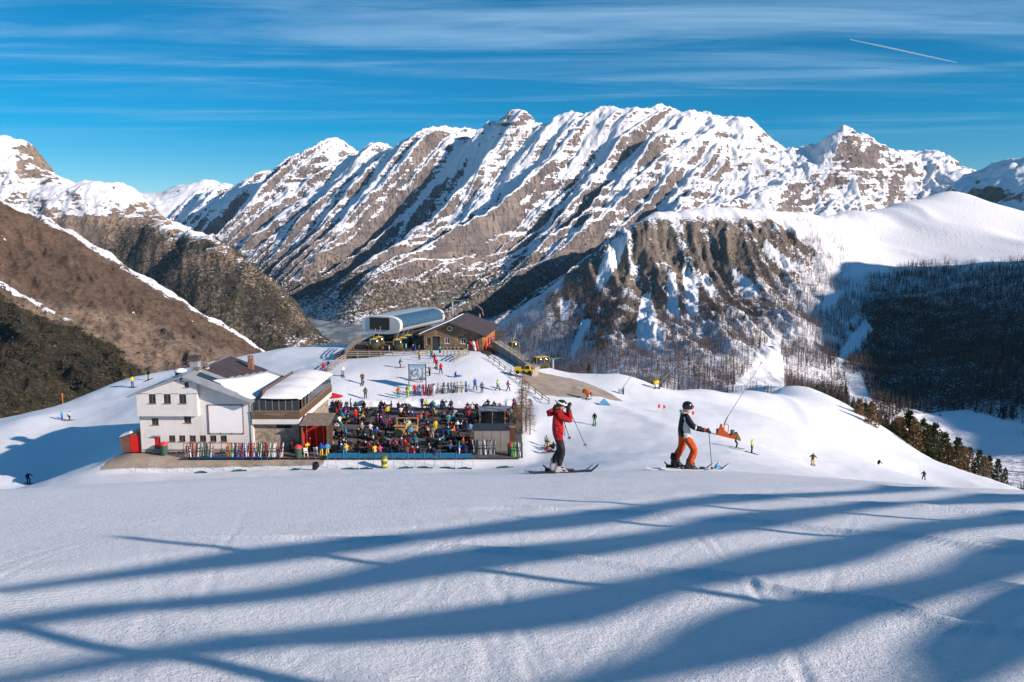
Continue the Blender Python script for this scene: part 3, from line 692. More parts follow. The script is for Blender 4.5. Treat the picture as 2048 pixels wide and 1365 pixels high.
# ------------------------------------------------------------------ the white mountain hut
HD = 91.0; HZ = TERR_Z
HO = Vector((at(283, 905, HD).x, HD, HZ))
def hl(X, Y, d=HD): return at(X, Y, d)-HO
hut = thing('mountain_hut', 'large white rendered mountain hut with gabled roof and glazed wooden balcony', 'hut', HO)
xl, xr = 0.0, hl(507, 880).x
xo0, xo1 = hl(273, 800, HD-0.7).x, hl(394, 800, HD-0.7).x      # jutting upper storey
zo = hl(330, 833, HD-0.7).z
apx, apz = hl(372, 752).x, hl(372, 752).z
ezl, ezr = hl(273, 786).z, hl(507, 801).z
HDEP = 14.0
def wz(Xc, Yc, w_, h_, d=HD): p = hl(Xc, Yc, d); k = (d*CP+24*SP)/F; return (p.x-w_*k/2, p.x+w_*k/2, p.z-h_*k/2, p.z+h_*k/2)
lowwin = [wz(X, 877.5, 13, 12.5) for X in (344, 364, 385, 405.5, 426, 447)]
midwin = [wz(310, 843.5, 14, 14), wz(375, 839.5, 14, 14)]
door = wz(315, 890, 13, 31); door = (door[0], door[1], 0.06, door[3])
m = MB(); wall_holes(m, xl, xr, 0, ezr, lowwin+midwin+[door], 0, 0.3)
m.box(xl, xl+0.3, 0.3, HDEP, 0, ezr).box(xr-0.3, xr, 0.3, HDEP, 0, ezr).box(xl+0.3, xr-0.3, HDEP-0.3, HDEP, 0, ezr).box(xl+.35, xr-.35, 1.2, 1.3, 0.1, ezr-.1)
def roofz(x): return ezl+(apz-ezl)*(x-xo0)/(apx-xo0) if x < apx else apz+(ezr-apz)*(x-apx)/(xr-apx)
m.prism([(xl, ezr), (xr, ezr), (apx, apz), (xl, roofz(xl))], 0.002, 0.3).prism([(xl, ezr), (xr, ezr), (apx, apz), (xl, roofz(xl))], HDEP-0.3, HDEP)
m.build('wall', WHITE, hut)
upw = [wz(X, 797.5, 14.5, 20, HD-0.7) for X in (304, 334, 365)]; gw = wz(373, 769, 8.5, 12, HD-0.7)
m = MB(); wall_holes(m, xo0, xo1, zo, roofz(xo0)-0.02, upw, -0.7, -0.45)
wall_holes(m, gw[0]-0.5, xo1, roofz(xo0)-0.02, roofz(xo1)-0.06, [gw], -0.7, -0.45)
m.prism([(xo0, roofz(xo0)-0.02), (gw[0]-0.5, roofz(xo0)-0.02), (gw[0]-0.5, roofz(gw[0]-0.5)-0.06)], -0.7, -0.45)
m.prism([(gw[0]-0.5, roofz(xo1)-0.06), (xo1, roofz(xo1)-0.06), (apx, apz-0.06)], -0.7, -0.45)
m.box(xo0, xo0+0.25, -0.45, HDEP*0.8, zo, roofz(xo0)-0.05).box(xo1-0.25, xo1, -0.45, 0, zo, roofz(xo1)-0.05).box(xo0+.25, xo1-.25, -0.45, 0, zo, zo+0.25)
m.build('upper_storey', WHITE, hut)
for q in lowwin+midwin: window(hut, *q, 0.0)
for q in upw: window(hut, *q, -0.7)
window(hut, *gw, -0.7, bars=0)
d_ = bx('door', door[0], door[1], 0.10, 0.16, door[2], door[3], REDP, hut); bx('handle', door[1]-0.14, door[1]-0.08, 0.06, 0.097, 1.0, 1.05, STEEL, d_)
bx('door_step', door[0]-0.15, door[1]+0.15, -0.35, -0.005, 0.0, 0.12, CONC, hut)
# blank banner board with its lashing frame
q0, q1 = hl(417, 812), hl(486, 866)
bn = bx('banner_board', q0.x, q1.x, -0.06, -0.02, q1.z, q0.z, pmat('banner_white', (0.74, 0.74, 0.75), 0.6, 0.2, 0.04, 0.6), hut)
m = MB()
for a, b in (((q0.x-.12, -.07, q0.z+.12), (q1.x+.12, -.07, q0.z+.12)), ((q0.x-.12, -.07, q1.z-.12), (q1.x+.12, -.07, q1.z-.12)), ((q0.x-.12, -.07, q1.z-.12), (q0.x-.12, -.07, q0.z+.12)), ((q1.x+.12, -.07, q1.z-.12), (q1.x+.12, -.07, q0.z+.12))): m.bar(a, b, 0.04, 0.05)
m.build('banner_frame', DARK, bn)
for k in range(4):
    x = q0.x+(q1.x-q0.x)*k/3
    for zc in (q0.z+.02, q1.z-.15): MB().box(x-.05, x+.05, -.1, -.061, zc, zc+.13).build('clip', DARK, bn)
MB().tube([(xr-0.22, -0.06, 0.1), (xr-0.22, -0.06, ezr-0.5), (xr-0.35, 0.05, ezr-0.1)], 0.055, 8).build('downpipe', STEEL, hut)
MB().tube([(xr+.30, -1.2, roofz(xr+.35)+.05), (xr+.42, HDEP, roofz(xr+.35)+.05)], .09, 8).build('gutter', STEEL, hut)
MB().tube([(xo0-.80, -1.2, roofz(xo0-.75)+.02), (xo0-.80, HDEP, roofz(xo0-.75)+.02)], .09, 8).build('gutter', STEEL, hut)
MB().tube([(xl+.1, -.06, .1), (xl+.1, -.06, zo-.02)], .05, 8).build('downpipe', STEEL, hut)
m = MB(); m.box(xl-.01, xr+.01, -.012, -.002, 0.0, .42); m.build('plinth', CONC, hut)
MB().box(door[0]-.12, door[1]+.12, -.30, -.013, door[3]+.12, door[3]+.18).build('door_hood', WOODG, hut)
# roof: two slopes, metal eaves, bare dark sheet towards the back, snow on the right slope
ov = 0.7; RB = HDEP+0.6
xL, xR = xo0-0.75, xr+0.35
m = MB()
m.slab([(xL, -ov-0.6, roofz(xL)+0.18), (apx, -ov-0.6, apz+0.18), (apx, RB, apz+0.18), (xL, RB, roofz(xL)+0.18)], 0.16)
m.slab([(apx, -ov-0.6, apz+0.181), (xR, -ov-0.6, roofz(xR)+0.181), (xR, RB, roofz(xR)+0.181), (apx, RB, apz+0.181)], 0.16)
roof = m.build('roof', GREYM, hut)
def rs(x, y, e=0.0): return (x, y, roofz(x)+0.185+e)
def snowpad(outline, parent, th=0.16, name='roof_snow'):
    """lumpy snow blanket on the right roof slope (outline in roof plan)"""
    mb = MB(); n = 26
    xs = [p[0] for p in outline]; ys = [p[1] for p in outline]
    X_, Y_ = np.meshgrid(np.linspace(min(xs), max(xs), n), np.linspace(min(ys), max(ys), n))
    ins = in_poly(X_, Y_, outline); dd = seg_dist(X_, Y_, outline+outline[:1])[0]
    hh = np.where(ins, th*np.sqrt(np.clip(dd/0.7, 0, 1)), -0.08)+np.where(ins, 0.04*fbm(X_, Y_, 3, 5), 0)
    vs = [rs(float(X_[j, i]), float(Y_[j, i]), float(hh[j, i])) for j in range(n) for i in range(n)]
    fs = [(j*n+i, j*n+i+1, j*n+n+i+1, j*n+n+i) for j in range(n-1) for i in range(n-1) if ins[j:j+2, i:i+2].any()]
    return mb.add(vs, fs).build(name, SNOWC, parent, True)
snowpad([(apx+2.4, 1.2), (xR-0.1, -0.4), (xR-0.1, RB-1), (apx+5.2, RB-1.5), (apx+4.2, 7.2), (apx+3.4, 4.6)], roof)
snowpad([(xL+0.2, 6), (xL+2.2, 3.5), (apx-1.2, 5), (apx-1.5, RB-0.5), (xL+0.2, RB-0.5)], roof, 0.1)
# rows of dark sheets on the back half
for j in range(6):
    y0 = 4.2+j*1.7
    MB().slab([rs(apx+0.15, y0, 0.05), rs(apx+3.3+0.35*j, y0, 0.05), rs(apx+3.3+0.35*j, y0+1.66, 0.05), rs(apx+0.15, y0+1.66, 0.05)], 0.04).build('roof_sheet', BROWNR, roof)
MB().slab([rs(apx+0.9, 0.9, 0.06), rs(apx+3.7, 0.9, 0.06), rs(apx+3.0, 2.6, 0.06), rs(apx+0.6, 2.6, 0.06)], 0.05).build('solar_panel', pmat('solar_glass', (0.03, 0.028, 0.03), 0.2, 0.5), roof)
# chimneys
def chimney(X, Y0, Y1, d, w_, mat, cap, capmat):
    a = hl(X, Y1, d); b = hl(X, Y0, d); y = d-HD
    c = MB().box(a.x-w_/2, a.x+w_/2, y-w_/2, y+w_/2, min(a.z, roofz(a.x))-0.3, b.z).build('chimney', mat, hut)
    m = MB(); m.box(a.x-w_*cap, a.x+w_*cap, y-w_*cap, y+w_*cap, b.z+0.28, b.z+0.72 if cap > 0.6 else b.z+0.4)
    for sx in (-1, 1):
        for sy in (-1, 1): m.box(a.x+sx*w_*0.4-.05, a.x+sx*w_*0.4+.05, y+sy*w_*0.4-.05, y+sy*w_*0.4+.05, b.z+0.002, b.z+0.28)
    m.build('chimney_cap', capmat, c); return c
chimney(391, 723, 736, 99.5, 1.0, GREYM, 0.62, BROWNR)
chimney(395, 742, 754, 94.0, 0.75, pmat('beige_render', (0.55, 0.48, 0.38), 0.8, 0.2, 0.15, 1.0), 0.55, WOODG)
chimney(411, 736, 748, 96.0, 0.75, MATS['beige_render'], 0.55, WOODG)
chimney(502, 718, 736, 103.0, 0.6, pmat('brick_red', (0.30, 0.14, 0.10), 0.9, 0.1, 0.3, 3.0), 0.55, MATS['brick_red'])
v = hl(361, 744, 97.5); y = 6.5
m = MB(); m.tube([(v.x, y, v.z-1.0), (v.x, y, v.z)], 0.65, 14); m.build('vent_drum', DARK, hut)
m = MB(); m.tube([(v.x, y, v.z+.003), (v.x, y, v.z+.2), (v.x, y, v.z+.38), (v.x, y, v.z+.46)], [.78, .72, .45, .1], 14); m.build('vent_hat', SNOWC, hut, True)
# stone ground floor at the right, balcony above it
sx1 = hl(597, 890).x
m = MB(); nic = hl(566, 852); wall_holes(m, xr+0.002, sx1, 0, hl(550, 849).z, [(nic.x-0.9, nic.x+0.9, nic.z-0.45, nic.z+0.05)], 0.5, 0.9)
m.box(sx1-0.4, sx1, 0.9, 15.5, 0, hl(550, 849).z); m.build('stone_wall', STONE, hut)
zb0, zb1, zr1, zg1 = hl(550, 848).z, hl(550, 838).z, hl(550, 823).z, hl(550, 797).z
bx1 = hl(600, 845).x; BY1 = 16.5
bal = bx('balcony_floor', xr+0.004, bx1, -0.25, BY1, zb0, zb1, WHITE, hut)
# balcony boards: each upright board of the parapet
bm_ = MB().box(0, 0.16, 0, 0.04, 0, zr1-zb1).build('board', WOOD, bal); me_b = bm_.data
nb = int((bx1-xr)/0.2); first = True
def boardrow(p, q, n, ang):
    global first
    for i in range(n):
        if first: o = bm_; first = False
        else: o = bpy.data.objects.new('board', me_b); COL.objects.link(o); o.parent = bal
        k = i/n; o.location = (p[0]+(q[0]-p[0])*k, p[1]+(q[1]-p[1])*k, zb1+0.03); o.rotation_euler = (0, 0, ang)
boardrow((xr+0.05, -0.29), (bx1, -0.29), nb, 0)
boardrow((bx1+0.05, -0.25), (bx1+0.05, BY1), int(BY1/0.2), R(90))
m = MB().box(xr+.02, bx1+.1, -.34, -.2, zr1+.03, zr1+.12).box(bx1-.04, bx1+.1, -.2, BY1, zr1+.03, zr1+.12); m.build('handrail', WOODG, bal)
# glazed front of the balcony
gl = thing_glz = MB()
npan = 7
for i in range(npan):
    x0 = xr+.1+(bx1-xr-.15)*i/npan; x1 = xr+.1+(bx1-xr-.15)*(i+1)/npan
    MB().box(x0+.04, x1-.04, -.11, -.09, zr1+.13, zg1-.1+0.25*math.sin(i/npan*3.14)*-1).build('pane', GLASS, bal)
for i in range(npan+1):
    x0 = xr+.1+(bx1-xr-.15)*i/npan; MB().box(x0-.035, x0+.035, -.14, -.06, zr1+.125, zg1).build('glazing_post', WOODG, bal)
for i in range(12):
    y0 = -.1+BY1*i/11*0.99; MB().box(bx1-.1, bx1-.02, y0-.04, y0+.04, zr1+.125, zg1+0.1).build('glazing_post', WOODG, bal)
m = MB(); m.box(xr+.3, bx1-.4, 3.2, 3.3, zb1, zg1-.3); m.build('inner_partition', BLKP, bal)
for i in range(11):
    y0 = -.1+BY1*i/11*0.99; y1 = -.1+BY1*(i+1)/11*0.99
    if i > 2: MB().box(bx1-.07, bx1-.05, y0+.05, y1-.05, zr1+.13, zg1-0.05).build('pane', GLASS, bal)
# awning: a taut white sheet with soft peaks
n1, n2 = 28, 34; vs = []; fs = []
ax0, ax1, ay0, ay1 = xr+1.1, bx1+0.25, -0.45, BY1+0.2
for j in range(n2):
    for i in range(n1):
        u = i/(n1-1); v = j/(n2-1)
        x = ax0+(ax1-ax0)*u; y = ay0+(ay1-ay0)*v
        z = zg1+0.10+0.42*(1-abs(2*u-1)**1.6)*(0.35+0.65*abs(math.sin(3.14159*(v*3)))**0.6)-0.22*math.sin(3.14159*u)*(1 if v < .02 else 0)+(0.5*(1-u))*min(1, v*8)
        if u > 0.96: z -= 0.10+0.10*abs(math.sin(3.14159*v*11))
        vs.append((x, y, z))
fs = [(j*n1+i, j*n1+i+1, j*n1+n1+i+1, j*n1+n1+i) for j in range(n2-1) for i in range(n1-1)]
aw = MB().add(vs, fs).build('awning', pmat('awning_cloth', (0.80, 0.81, 0.83), 0.8, 0.1, 0.04, 0.5), hut, True)
so = aw.modifiers.new('thick', 'SOLIDIFY'); so.thickness = 0.03
# glazed lantern between roof and awning
m = MB()
lz = ezr+0.35
for i in range(9):
    y0 = 0.6+i*1.45
    MB().slab([(xr+0.35, y0, lz+.1), (xr+1.05, y0, lz+.75), (xr+1.05, y0+1.38, lz+.75), (xr+0.35, y0+1.38, lz+.1)], 0.04).build('lantern_pane', pmat('lantern_glass', (0.16, 0.19, 0.21), 0.15, 0.5), roof)
MB().box(xr+1.06, xr+1.14, 0.5, 13.7, lz-.45, lz+.8).build('lantern_wall', WOOD, roof)
# lean-to with red door at the left end
sh = thing('store_shed', 'small lean-to shed with red door against the white hut', 'shed', HO)
s0, s1 = hl(241, 900).x, -0.004
m = MB(); zt = hl(262, 868).z; m.box(s0, s1, 0.2, 3.2, 0, zt-0.5).prism([(s0, zt-.5), (s1, zt-.5), (s1, zt+.25)], 0.2, 3.2); m.build('wall', pmat('brown_board', (0.20, 0.11, 0.08), 0.8, 0.2, 0.3, 2.0), sh)
for k in range(5):
    x0 = s0+(s1-s0)*0.44*k/5; bx('plank', x0+.02, x0+(s1-s0)*.44/5-.02, 0.15, 0.198, 0.05, zt-.55, MATS['brown_board'], sh)
d_ = bx('door', s0+(s1-s0)*.46, s1-.12, 0.13, 0.197, 0.04, zt-.3, pmat('bright_red', (0.62, 0.015, 0.015), 0.5, 0.3, 0.12, 1.0), sh); bx('handle', s0+(s1-s0)*.5, s0+(s1-s0)*.5+.06, .09, .129, 1.0, 1.12, DARK, d_)
rf = MB().slab([(s0-.3, -.1, zt-.55), (s1, -.1, zt+.42), (s1, 3.4, zt+.42), (s0-.3, 3.4, zt-.55)], .1).build('roof', BROWNR, sh)
n = 12; vs = []
for j in range(n):
    for i in range(n):
        u = i/(n-1); vv = j/(n-1); e = min(u, 1-u, vv, 1-vv); x = s0-.25+(s1-s0+.2)*u*.62; y = -.05+3.3*vv
        vs.append((x, y, zt-.55+(x-s0+.3)/(s1-s0+.3)*.97+.005+.28*min(1, e*5)**.5))
MB().add(vs, [(j*n+i, j*n+i+1, j*n+n+i+1, j*n+n+i) for j in range(n-1) for i in range(n-1)]).build('roof_snow', SNOWC, rf, True)
# entrance porch with boarded roof, red inside
p0, p1 = at(604, 845, 90.5), at(656, 845, 90.5)
po = thing('entrance_porch', 'open timber porch with grey board roof and red walls beside the hut', 'porch', (p0.x, 90.2, HZ))
W_ = p1.x-p0.x; zf, zk = at(630, 850, 90.2).z-HZ, at(630, 827, 92.6).z-HZ
for k in range(9):
    x0 = -.2+(W_+.4)*k/9; x1 = -.2+(W_+.4)*(k+1)/9
    MB().slab([(x0+.01, -.3, zf), (x1-.01, -.3, zf), (x1-.01+.25, 2.6, zk), (x0+.01+.25, 2.6, zk)], .06).build('roof_board', WOODG, po)
for x, y in ((0.05, 0), (W_-.05, 0), (W_-.05, 2.3)): MB().box(x-.08, x+.08, y-.08, y+.08, 0, zf-.05).build('post', WOOD, po)
bx('back_wall', 0, W_, 2.32, 2.4, 0, zk-.2, pmat('porch_red', (0.40, 0.04, 0.02), 0.7, 0.2, 0.3, 1.0), po)
for k in range(5): MB().box(W_-.04, W_, .15+k*.42, .15+k*.42+.38, 0, zf-.1).build('side_board', pmat('dark_board', (0.09, 0.045, 0.03), 0.8, 0.2, 0.3, 2.0), po)
bx('side_wall', -.06, -.02, 0.1, 2.3, 0, zf-.1, MATS['bright_red'], po)

# ------------------------------------------------------------------ the terrace
T0, T1 = at(655, 917, 88.5).x, at(1046, 917, 88.5).x
tcol = pmat('terrace_asphalt', (0.085, 0.08, 0.078), 0.85, 0.2, 0.35, 0.7, col2=(0.17, 0.15, 0.14))
g_ = np.meshgrid(np.linspace(HO.x+13, T1, 60), np.linspace(88.6, 117, 60))
tz_ = np.full(g_[0].shape, TERR_Z-0.0)
o = grid_mesh('terrace_paving', g_[0], g_[1], tz_, tcol)
# low bank of ploughed snow behind it
nn_ = 90; vs = []; fs = []
for i in range(nn_):
    x = T0-1+(T1-T0+1)*i/(nn_-1)
    for k, (dy, h) in enumerate(((0, -.05), (.25, .45), (.6, .75), (1.3, .95), (3.0, .5))):
        vs.append((x, 116.2+dy+.06*math.sin(i*.9), TERR_Z+h*(1+float(fbm(np.array([x/2.3]), np.array([k*.7]), 3, 4)[0])*.55)))
for i in range(nn_-1):
    for k in range(4): fs.append((i*5+k, i*5+5+k, i*5+6+k, i*5+1+k))
o = MB().add(vs, fs).build('snow_bank', SNOW, None, True); o['kind'] = 'structure'

# ------------------------------------------------------------------ lift station, stone hut, deck
SO = at(762, 669, 160)
st = thing('lift_station', 'white capsule shaped gondola lift station with dark front window and glazed flank', 'lift station', (SO.x, SO.y, SO.z), R(-20))
W2, H2, L2 = 4.5, 3.75, 21.0
prof = []
for k in range(29):                                   # stadium like section, blunt to the left, round to the right
    a = math.pi*2*k/28
    cx, cz = math.cos(a), math.sin(a)
    x = W2*math.copysign(abs(cx)**0.62, cx); z = H2/2+H2/2*math.copysign(abs(cz)**0.8, cz)
    prof.append((x*(1.0 if x > 0 else 0.98), z))
def ring(y, k, dz=0.0): return [(x*k, y, z*k+H2*(1-k)/2+dz) for x, z in prof[:-1]]
def loft(rings, sel=None):
    n = len(rings[0]); vs = [p for r in rings for p in r]; fs = []
    for j in range(len(rings)-1):
        for i in range(n):
            if sel is None or sel(i): fs.append((j*n+i, j*n+(i+1) % n, (j+1)*n+(i+1) % n, (j+1)*n+i))
    return vs, fs
shell = [ring(0.5, 1), ring(1.2, 1), ring(L2*.33, 1), ring(L2*.66, 1), ring(L2-1.2, 1), ring(L2-.3, 1), ring(L2, 0.93)]
MB().add(*loft(shell)).build('shell', pmat('station_grey', (0.45, 0.50, 0.54), 0.35, 0.5, 0.1, 0.3), st, True)
MB().add(*loft([ring(0, .96), ring(0.05, 1.015), ring(0.55, 1.02)])).build('rim', WPNT, st, True); MB().add(*loft([ring(L2-.75, 1.015), ring(L2-.2, 1.02), ring(L2+.05, .97)])).build('rim', WPNT, st, True)
for vs in (ring(0.0, .965), ring(L2, .95)): MB().add(vs, [tuple(range(len(vs)))]).build('end_wall', pmat('station_white', (0.70, 0.72, 0.74), 0.4, 0.4), st)
bx('front_window', -2.5, 2.0, -.12, -.01, .95, H2-.35, GLASS, st)
def pt_on(a_deg, y, k=1.012):
    a = R(a_deg); cx, cz = math.cos(a), math.sin(a)
    return (W2*math.copysign(abs(cx)**0.62, cx)*k, y, H2/2+H2/2*math.copysign(abs(cz)**0.8, cz)*k)
SGL = pmat('station_glass', (0.045, 0.10, 0.17), 0.12, 0.6)
for j in range(8):
    y0 = 1.0+(L2-2.2)*j/8; y1 = 1.0+(L2-2.2)*(j+1)/8-.05
    vs = [pt_on(a, y) for y in (y0, y1) for a in range(-12, 73, 12)]; n = len(vs)//2
    MB().add(vs, [(i, i+1, n+i+1, n+i) for i in range(n-1)]).build('glass_panel', SGL, st, True)
for sy in (3, 10, 17):
    for sx in (-1.6, 1.6): MB().box(sx-.35, sx+.35, sy-.35, sy+.35, -4.2, .1).build('pillar', CONC, st)
for j in range(9):
    y0 = .95+(L2-2.2)*j/8; MB().tube([pt_on(a, y0, 1.014) for a in range(74, 190, 8)], .035, 5).build('roof_seam', WPNT, st)
# machinery under the capsule
m = MB(); m.box(-2.2, 2.2, 1.5, 19, -.9, -.25); m.tube([(0, 4, -1.2), (0, 4, -.9)], 2.0, 18); m.build('bullwheel_frame', DARK, st)
# stone hut with brown roof
GO = at(848, 700, 150); gw_ = 11.2
gh = thing('stone_hut', 'brown stone hut with clock in the gable and dark brown roof', 'hut', (GO.x, GO.y, GO.z), R(-7))
eh, ah, GL_ = 3.1, 5.25, 17.0
w1, w2 = (4.05, 5.0, 1.25, 2.3), (7.15, 8.1, 1.25, 2.3); dr = (1.6, 3.1, 0.02, 2.6); lw = (0.5, 1.35, .9, 2.4)
m = MB(); wall_holes(m, 0, gw_, 0, eh, [w1, w2, dr, lw], 0, .3); m.prism([(0, eh), (gw_, eh), (gw_*.45, ah)], 0.002, .3); m.box(0, .3, .3, GL_, 0, eh).box(.3, gw_-.3, GL_-.3, GL_, 0, eh).prism([(0, eh), (gw_, eh), (gw_*.45, ah)], GL_-.3, GL_)
m.build('wall', STONE2, gh)
for k in range(14): bx('side_board', gw_-.28, gw_-.02, .32+k*1.18, .32+k*1.18+1.14, 0, eh, pmat('orange_board', (0.42, 0.16, 0.05), 0.7, 0.2, 0.3, 1.5), gh)
window(gh, *w1, 0, WPNT); window(gh, *w2, 0, WPNT); window(gh, *lw, 0, WOODY, 0); bx('door', dr[0], dr[1], .15, .2, dr[2], dr[3], GLASS, gh)
ck = MB().tube([(gw_*.45, -.10, 4.15), (gw_*.45, -.004, 4.15)], .48, 20).build('clock', WPNT, gh)
MB().tube([(gw_*.45, -.13, 4.15), (gw_*.45, -.102, 4.15)], .36, 20).build('clock_face', DARK, ck)
m = MB().bar((gw_*.45, -.15, 4.15), (gw_*.45+.2, -.15, 4.33), .03, .05, up=(0, 1, 0)); m.bar((gw_*.45, -.15, 4.15), (gw_*.45-.08, -.15, 4.42), .03, .05, up=(0, 1, 0)); m.build('clock_hand', WPNT, ck)
rl = lambda x: eh+(ah-eh)*(x/(gw_*.45)) if x < gw_*.45 else ah+(eh-ah)*(x-gw_*.45)/(gw_*.55)
m = MB(); m.slab([(-.9, -1.1, rl(-.9)+.22), (gw_*.45, -1.1, ah+.22), (gw_*.45, GL_+.8, ah+.22), (-.9, GL_+.8, rl(-.9)+.22)], .2).slab([(gw_*.45, -1.1, ah+.221), (gw_+1.0, -1.1, rl(gw_+1.0)+.221), (gw_+1.0, GL_+.8, rl(gw_+1.0)+.221), (gw_*.45, GL_+.8, ah+.221)], .2)
rf = m.build('roof', BROWNR, gh)
m = MB(); n = 10
MB().slab([(-.85, -.2, rl(-.85)+.36), (gw_*.40, 3.5, rl(gw_*.40)+.36), (gw_*.40, GL_, rl(gw_*.40)+.36), (-.85, GL_, rl(-.85)+.36)], .13).build('roof_snow', SNOWC, rf)
for y in (-.75, 4, 9): MB().bar((-.8, y, rl(-.8)-.08), (gw_*.45, y, ah-.08), .14, .18).bar((gw_*.45, y, ah-.08), (gw_+.9, y, rl(gw_+.9)-.08), .14, .18).build('rafter', WOOD, gh)
for k in range(7): bx('bench_board', 3.4+k*.75, 3.4+k*.75+.7, -.6, -.1, .55, .62, WOODG, gh)
# timber deck the lift stands on
DKO = at(690, 712, 140)
dz_ = DKO.z
deck = thing('timber_deck', 'dark timber deck in front of the lift station and stone hut', 'deck', (0, 0, 0))
xa, xb = at(686, 712, 141).x, at(978, 712, 141).x
for k in range(26):
    y0 = 141.5+k*1.55; bx('plank', xa-2+k*.1, xb+.12*k, y0, y0+1.5, dz_-.5, GO.z-.004, pmat('deck_timber', (0.13, 0.105, 0.085), 0.85, 0.15, 0.4, 1.0), deck)
for k in range(10): bx('front_board', xa+(xb-xa)*k/10+.02, xa+(xb-xa)*(k+1)/10-.02, 141.3, 141.48, dz_-1.2, GO.z+.05, MATS['deck_timber'], deck)
# ------------------------------------------------------------------ fences, rails, boards and machines
def fence(name, label, pts, post_h, rails, mat, rail_w=.05, rail_h=.16, postw=.16, group=None, post_every=2.2, cat='fence', follow=True):
    """timber fence along plan points: every post and every rail its own piece"""
    p0 = Vector((pts[0][0], pts[0][1], pts[0][2] if len(pts[0]) > 2 else gz(*pts[0])))
    f = thing(name, label, cat, p0, 0, group)
    P_ = []
    for a, b in zip(pts[:-1], pts[1:]):
        L = math.hypot(b[0]-a[0], b[1]-a[1]); n = max(1, round(L/post_every))
        for i in range(n):
            k = i/n; P_.append(tuple(a[j]+(b[j]-a[j])*k for j in range(len(a))))
    P_.append(pts[-1])
    P_ = [Vector((p[0], p[1], p[2] if len(p) > 2 else gz(p[0], p[1])))-p0 for p in P_]
    pm = None
    for p in P_:
        if pm is None: o = MB().box(-postw/2, postw/2, -postw/2, postw/2, -.5, post_h).build('post', mat, f); pm = o.data
        else: o = bpy.data.objects.new('post', pm); COL.objects.link(o); o.parent = f
        o.location = p
    for a, b in zip(P_[:-1], P_[1:]):
        for h in rails: MB().bar(a+Vector((0, -postw/2-rail_w/2-.003, h)), b+Vector((0, -postw/2-rail_w/2-.003, h)), rail_w, rail_h).build('rail', mat, f)
    return f
RAILT = pmat('pale_rail_timber', (0.33, 0.28, 0.23), 0.8, 0.2, 0.3, 2.0)
zD = GO.z
fence('deck_fence', 'long pale timber fence along the front edge of the lift deck', [(at(692, 700, 141).x, 140.9, zD), (at(855, 700, 141).x, 140.9, zD)], 1.15, (.3, .65, 1.0), RAILT, rail_h=.13)
a0 = at(655, 724, 130); fence('ramp_fence', 'timber fence climbing from the snow to the lift deck', [(a0.x, a0.y), (at(690, 712, 138.5).x, 138.5)], 1.25, (.4, .75, 1.1), RAILT, post_every=1.6)
fence('back_fence', 'dark timber fence behind the cabins at the end of the deck', [(at(690, 700, 143).x, 143, zD), (at(722, 690, 160).x, 160, zD+.4)], 1.2, (.4, .75, 1.1), WOODG)
a0 = at(908, 722, 134); fence('stair_fence', 'short timber fence beside the steps below the stone hut', [(a0.x, a0.y), (at(938, 700, 141).x, 140.5, zD)], 1.2, (.4, .75, 1.1), RAILT, post_every=1.3)
# ski gate posts
for k, X in enumerate((887, 894.5, 902, 909.5, 917)):
    o = MB().box(-.09, .09, -.09, .09, -.3, 1.3).box(-.14, .14, -.12, .12, 1.303, 1.4).build('gate_post', RAILT); v = at(X, 706, 138.5); o.location = (v.x, v.y, gz(v.x, v.y)+.25)
    tag(o, f'pale timber gate post below the stone hut, {ordw(k)} from the left', 'post', 'row of gate posts below the stone hut')
# broad steps
stp = thing('deck_steps', 'dark timber steps down from the deck to the snow', 'steps', (0, 0, 0))
for k in range(5):
    v = at(872, 712, 140); bx('step', v.x-.2, v.x+3.4, 140.6-.45*(k+1), 140.6-.45*k-.01, zD-.30*(k+1)-.2, zD-.30*(k+1)+.05, MATS['deck_timber'], stp)
# concrete ramp wall with railing right of the stone hut
rt = [at(987, 684, 150), at(1020, 705, 143), at(1068, 738, 131)]; rb = [at(976, 716, 149), at(1010, 733, 142), at(1050, 749, 130.5)]
rw = thing('concrete_ramp', 'sloping concrete retaining wall with railing right of the stone hut', 'wall', rt[0])
for i in range(2):
    for k in range(3):
        def L3(a, b, t_): return a+(b-a)*t_
        q = [L3(rt[i], rt[i+1], k/3), L3(rt[i], rt[i+1], (k+1)/3-.01), L3(rb[i], rb[i+1], (k+1)/3-.01), L3(rb[i], rb[i+1], k/3)]
        q[2] = Vector((q[1].x-.6, q[1].y-.1, q[2].z-1.5)); q[3] = Vector((q[0].x-.6, q[0].y-.1, q[3].z-1.5))
        bk = [p+Vector((1.2, 2.5, 0)) for p in q]
        MB().add([p-rt[0] for p in q+bk], [(0,1,2,3),(7,6,5,4),(0,4,5,1),(1,5,6,2),(2,6,7,3),(3,7,4,0)]).build('wall_panel', CONC, rw)
fence('ramp_railing', 'timber railing on top of the concrete ramp wall', [(p.x, p.y, p.z) for p in rt], 1.1, (.55, 1.0), WOODG, group=None, rail_h=.1)
lo_ = [at(978, 712, 138), at(1045, 750, 125), at(1098, 798, 117)]
fence('path_railing', 'low timber railing running down beside the brown earth heap', [(p.x, p.y) for p in lo_], .9, (.45, .85), WOODG, rail_h=.1)
# red and orange boards stacked beside the stone hut
for k, (X, mt, lb) in enumerate(((945, REDP, 'red rescue sledge leaning on the stone hut, nearest to the window'), (951, WPNT, 'white board leaning between two red sledges by the stone hut'), (956, REDP, 'red rescue sledge leaning on the stone hut beside the orange wall'))):
    v = at(X, 702, 148.5); o = MB().add(*loft([[(math.cos(a)*.28*s_, math.sin(a)*.07, z_) for a in np.linspace(0, 6.283, 9)[:-1]] for z_, s_ in ((0, .5), (.3, 1), (1.6, 1), (2.1, .3))])).build('rescue_sledge', mt, None, True); o.location = (v.x, v.y, zD); o.rotation_euler = (R(-8), R(-14), 0)
    tag(o, lb, 'sledge')

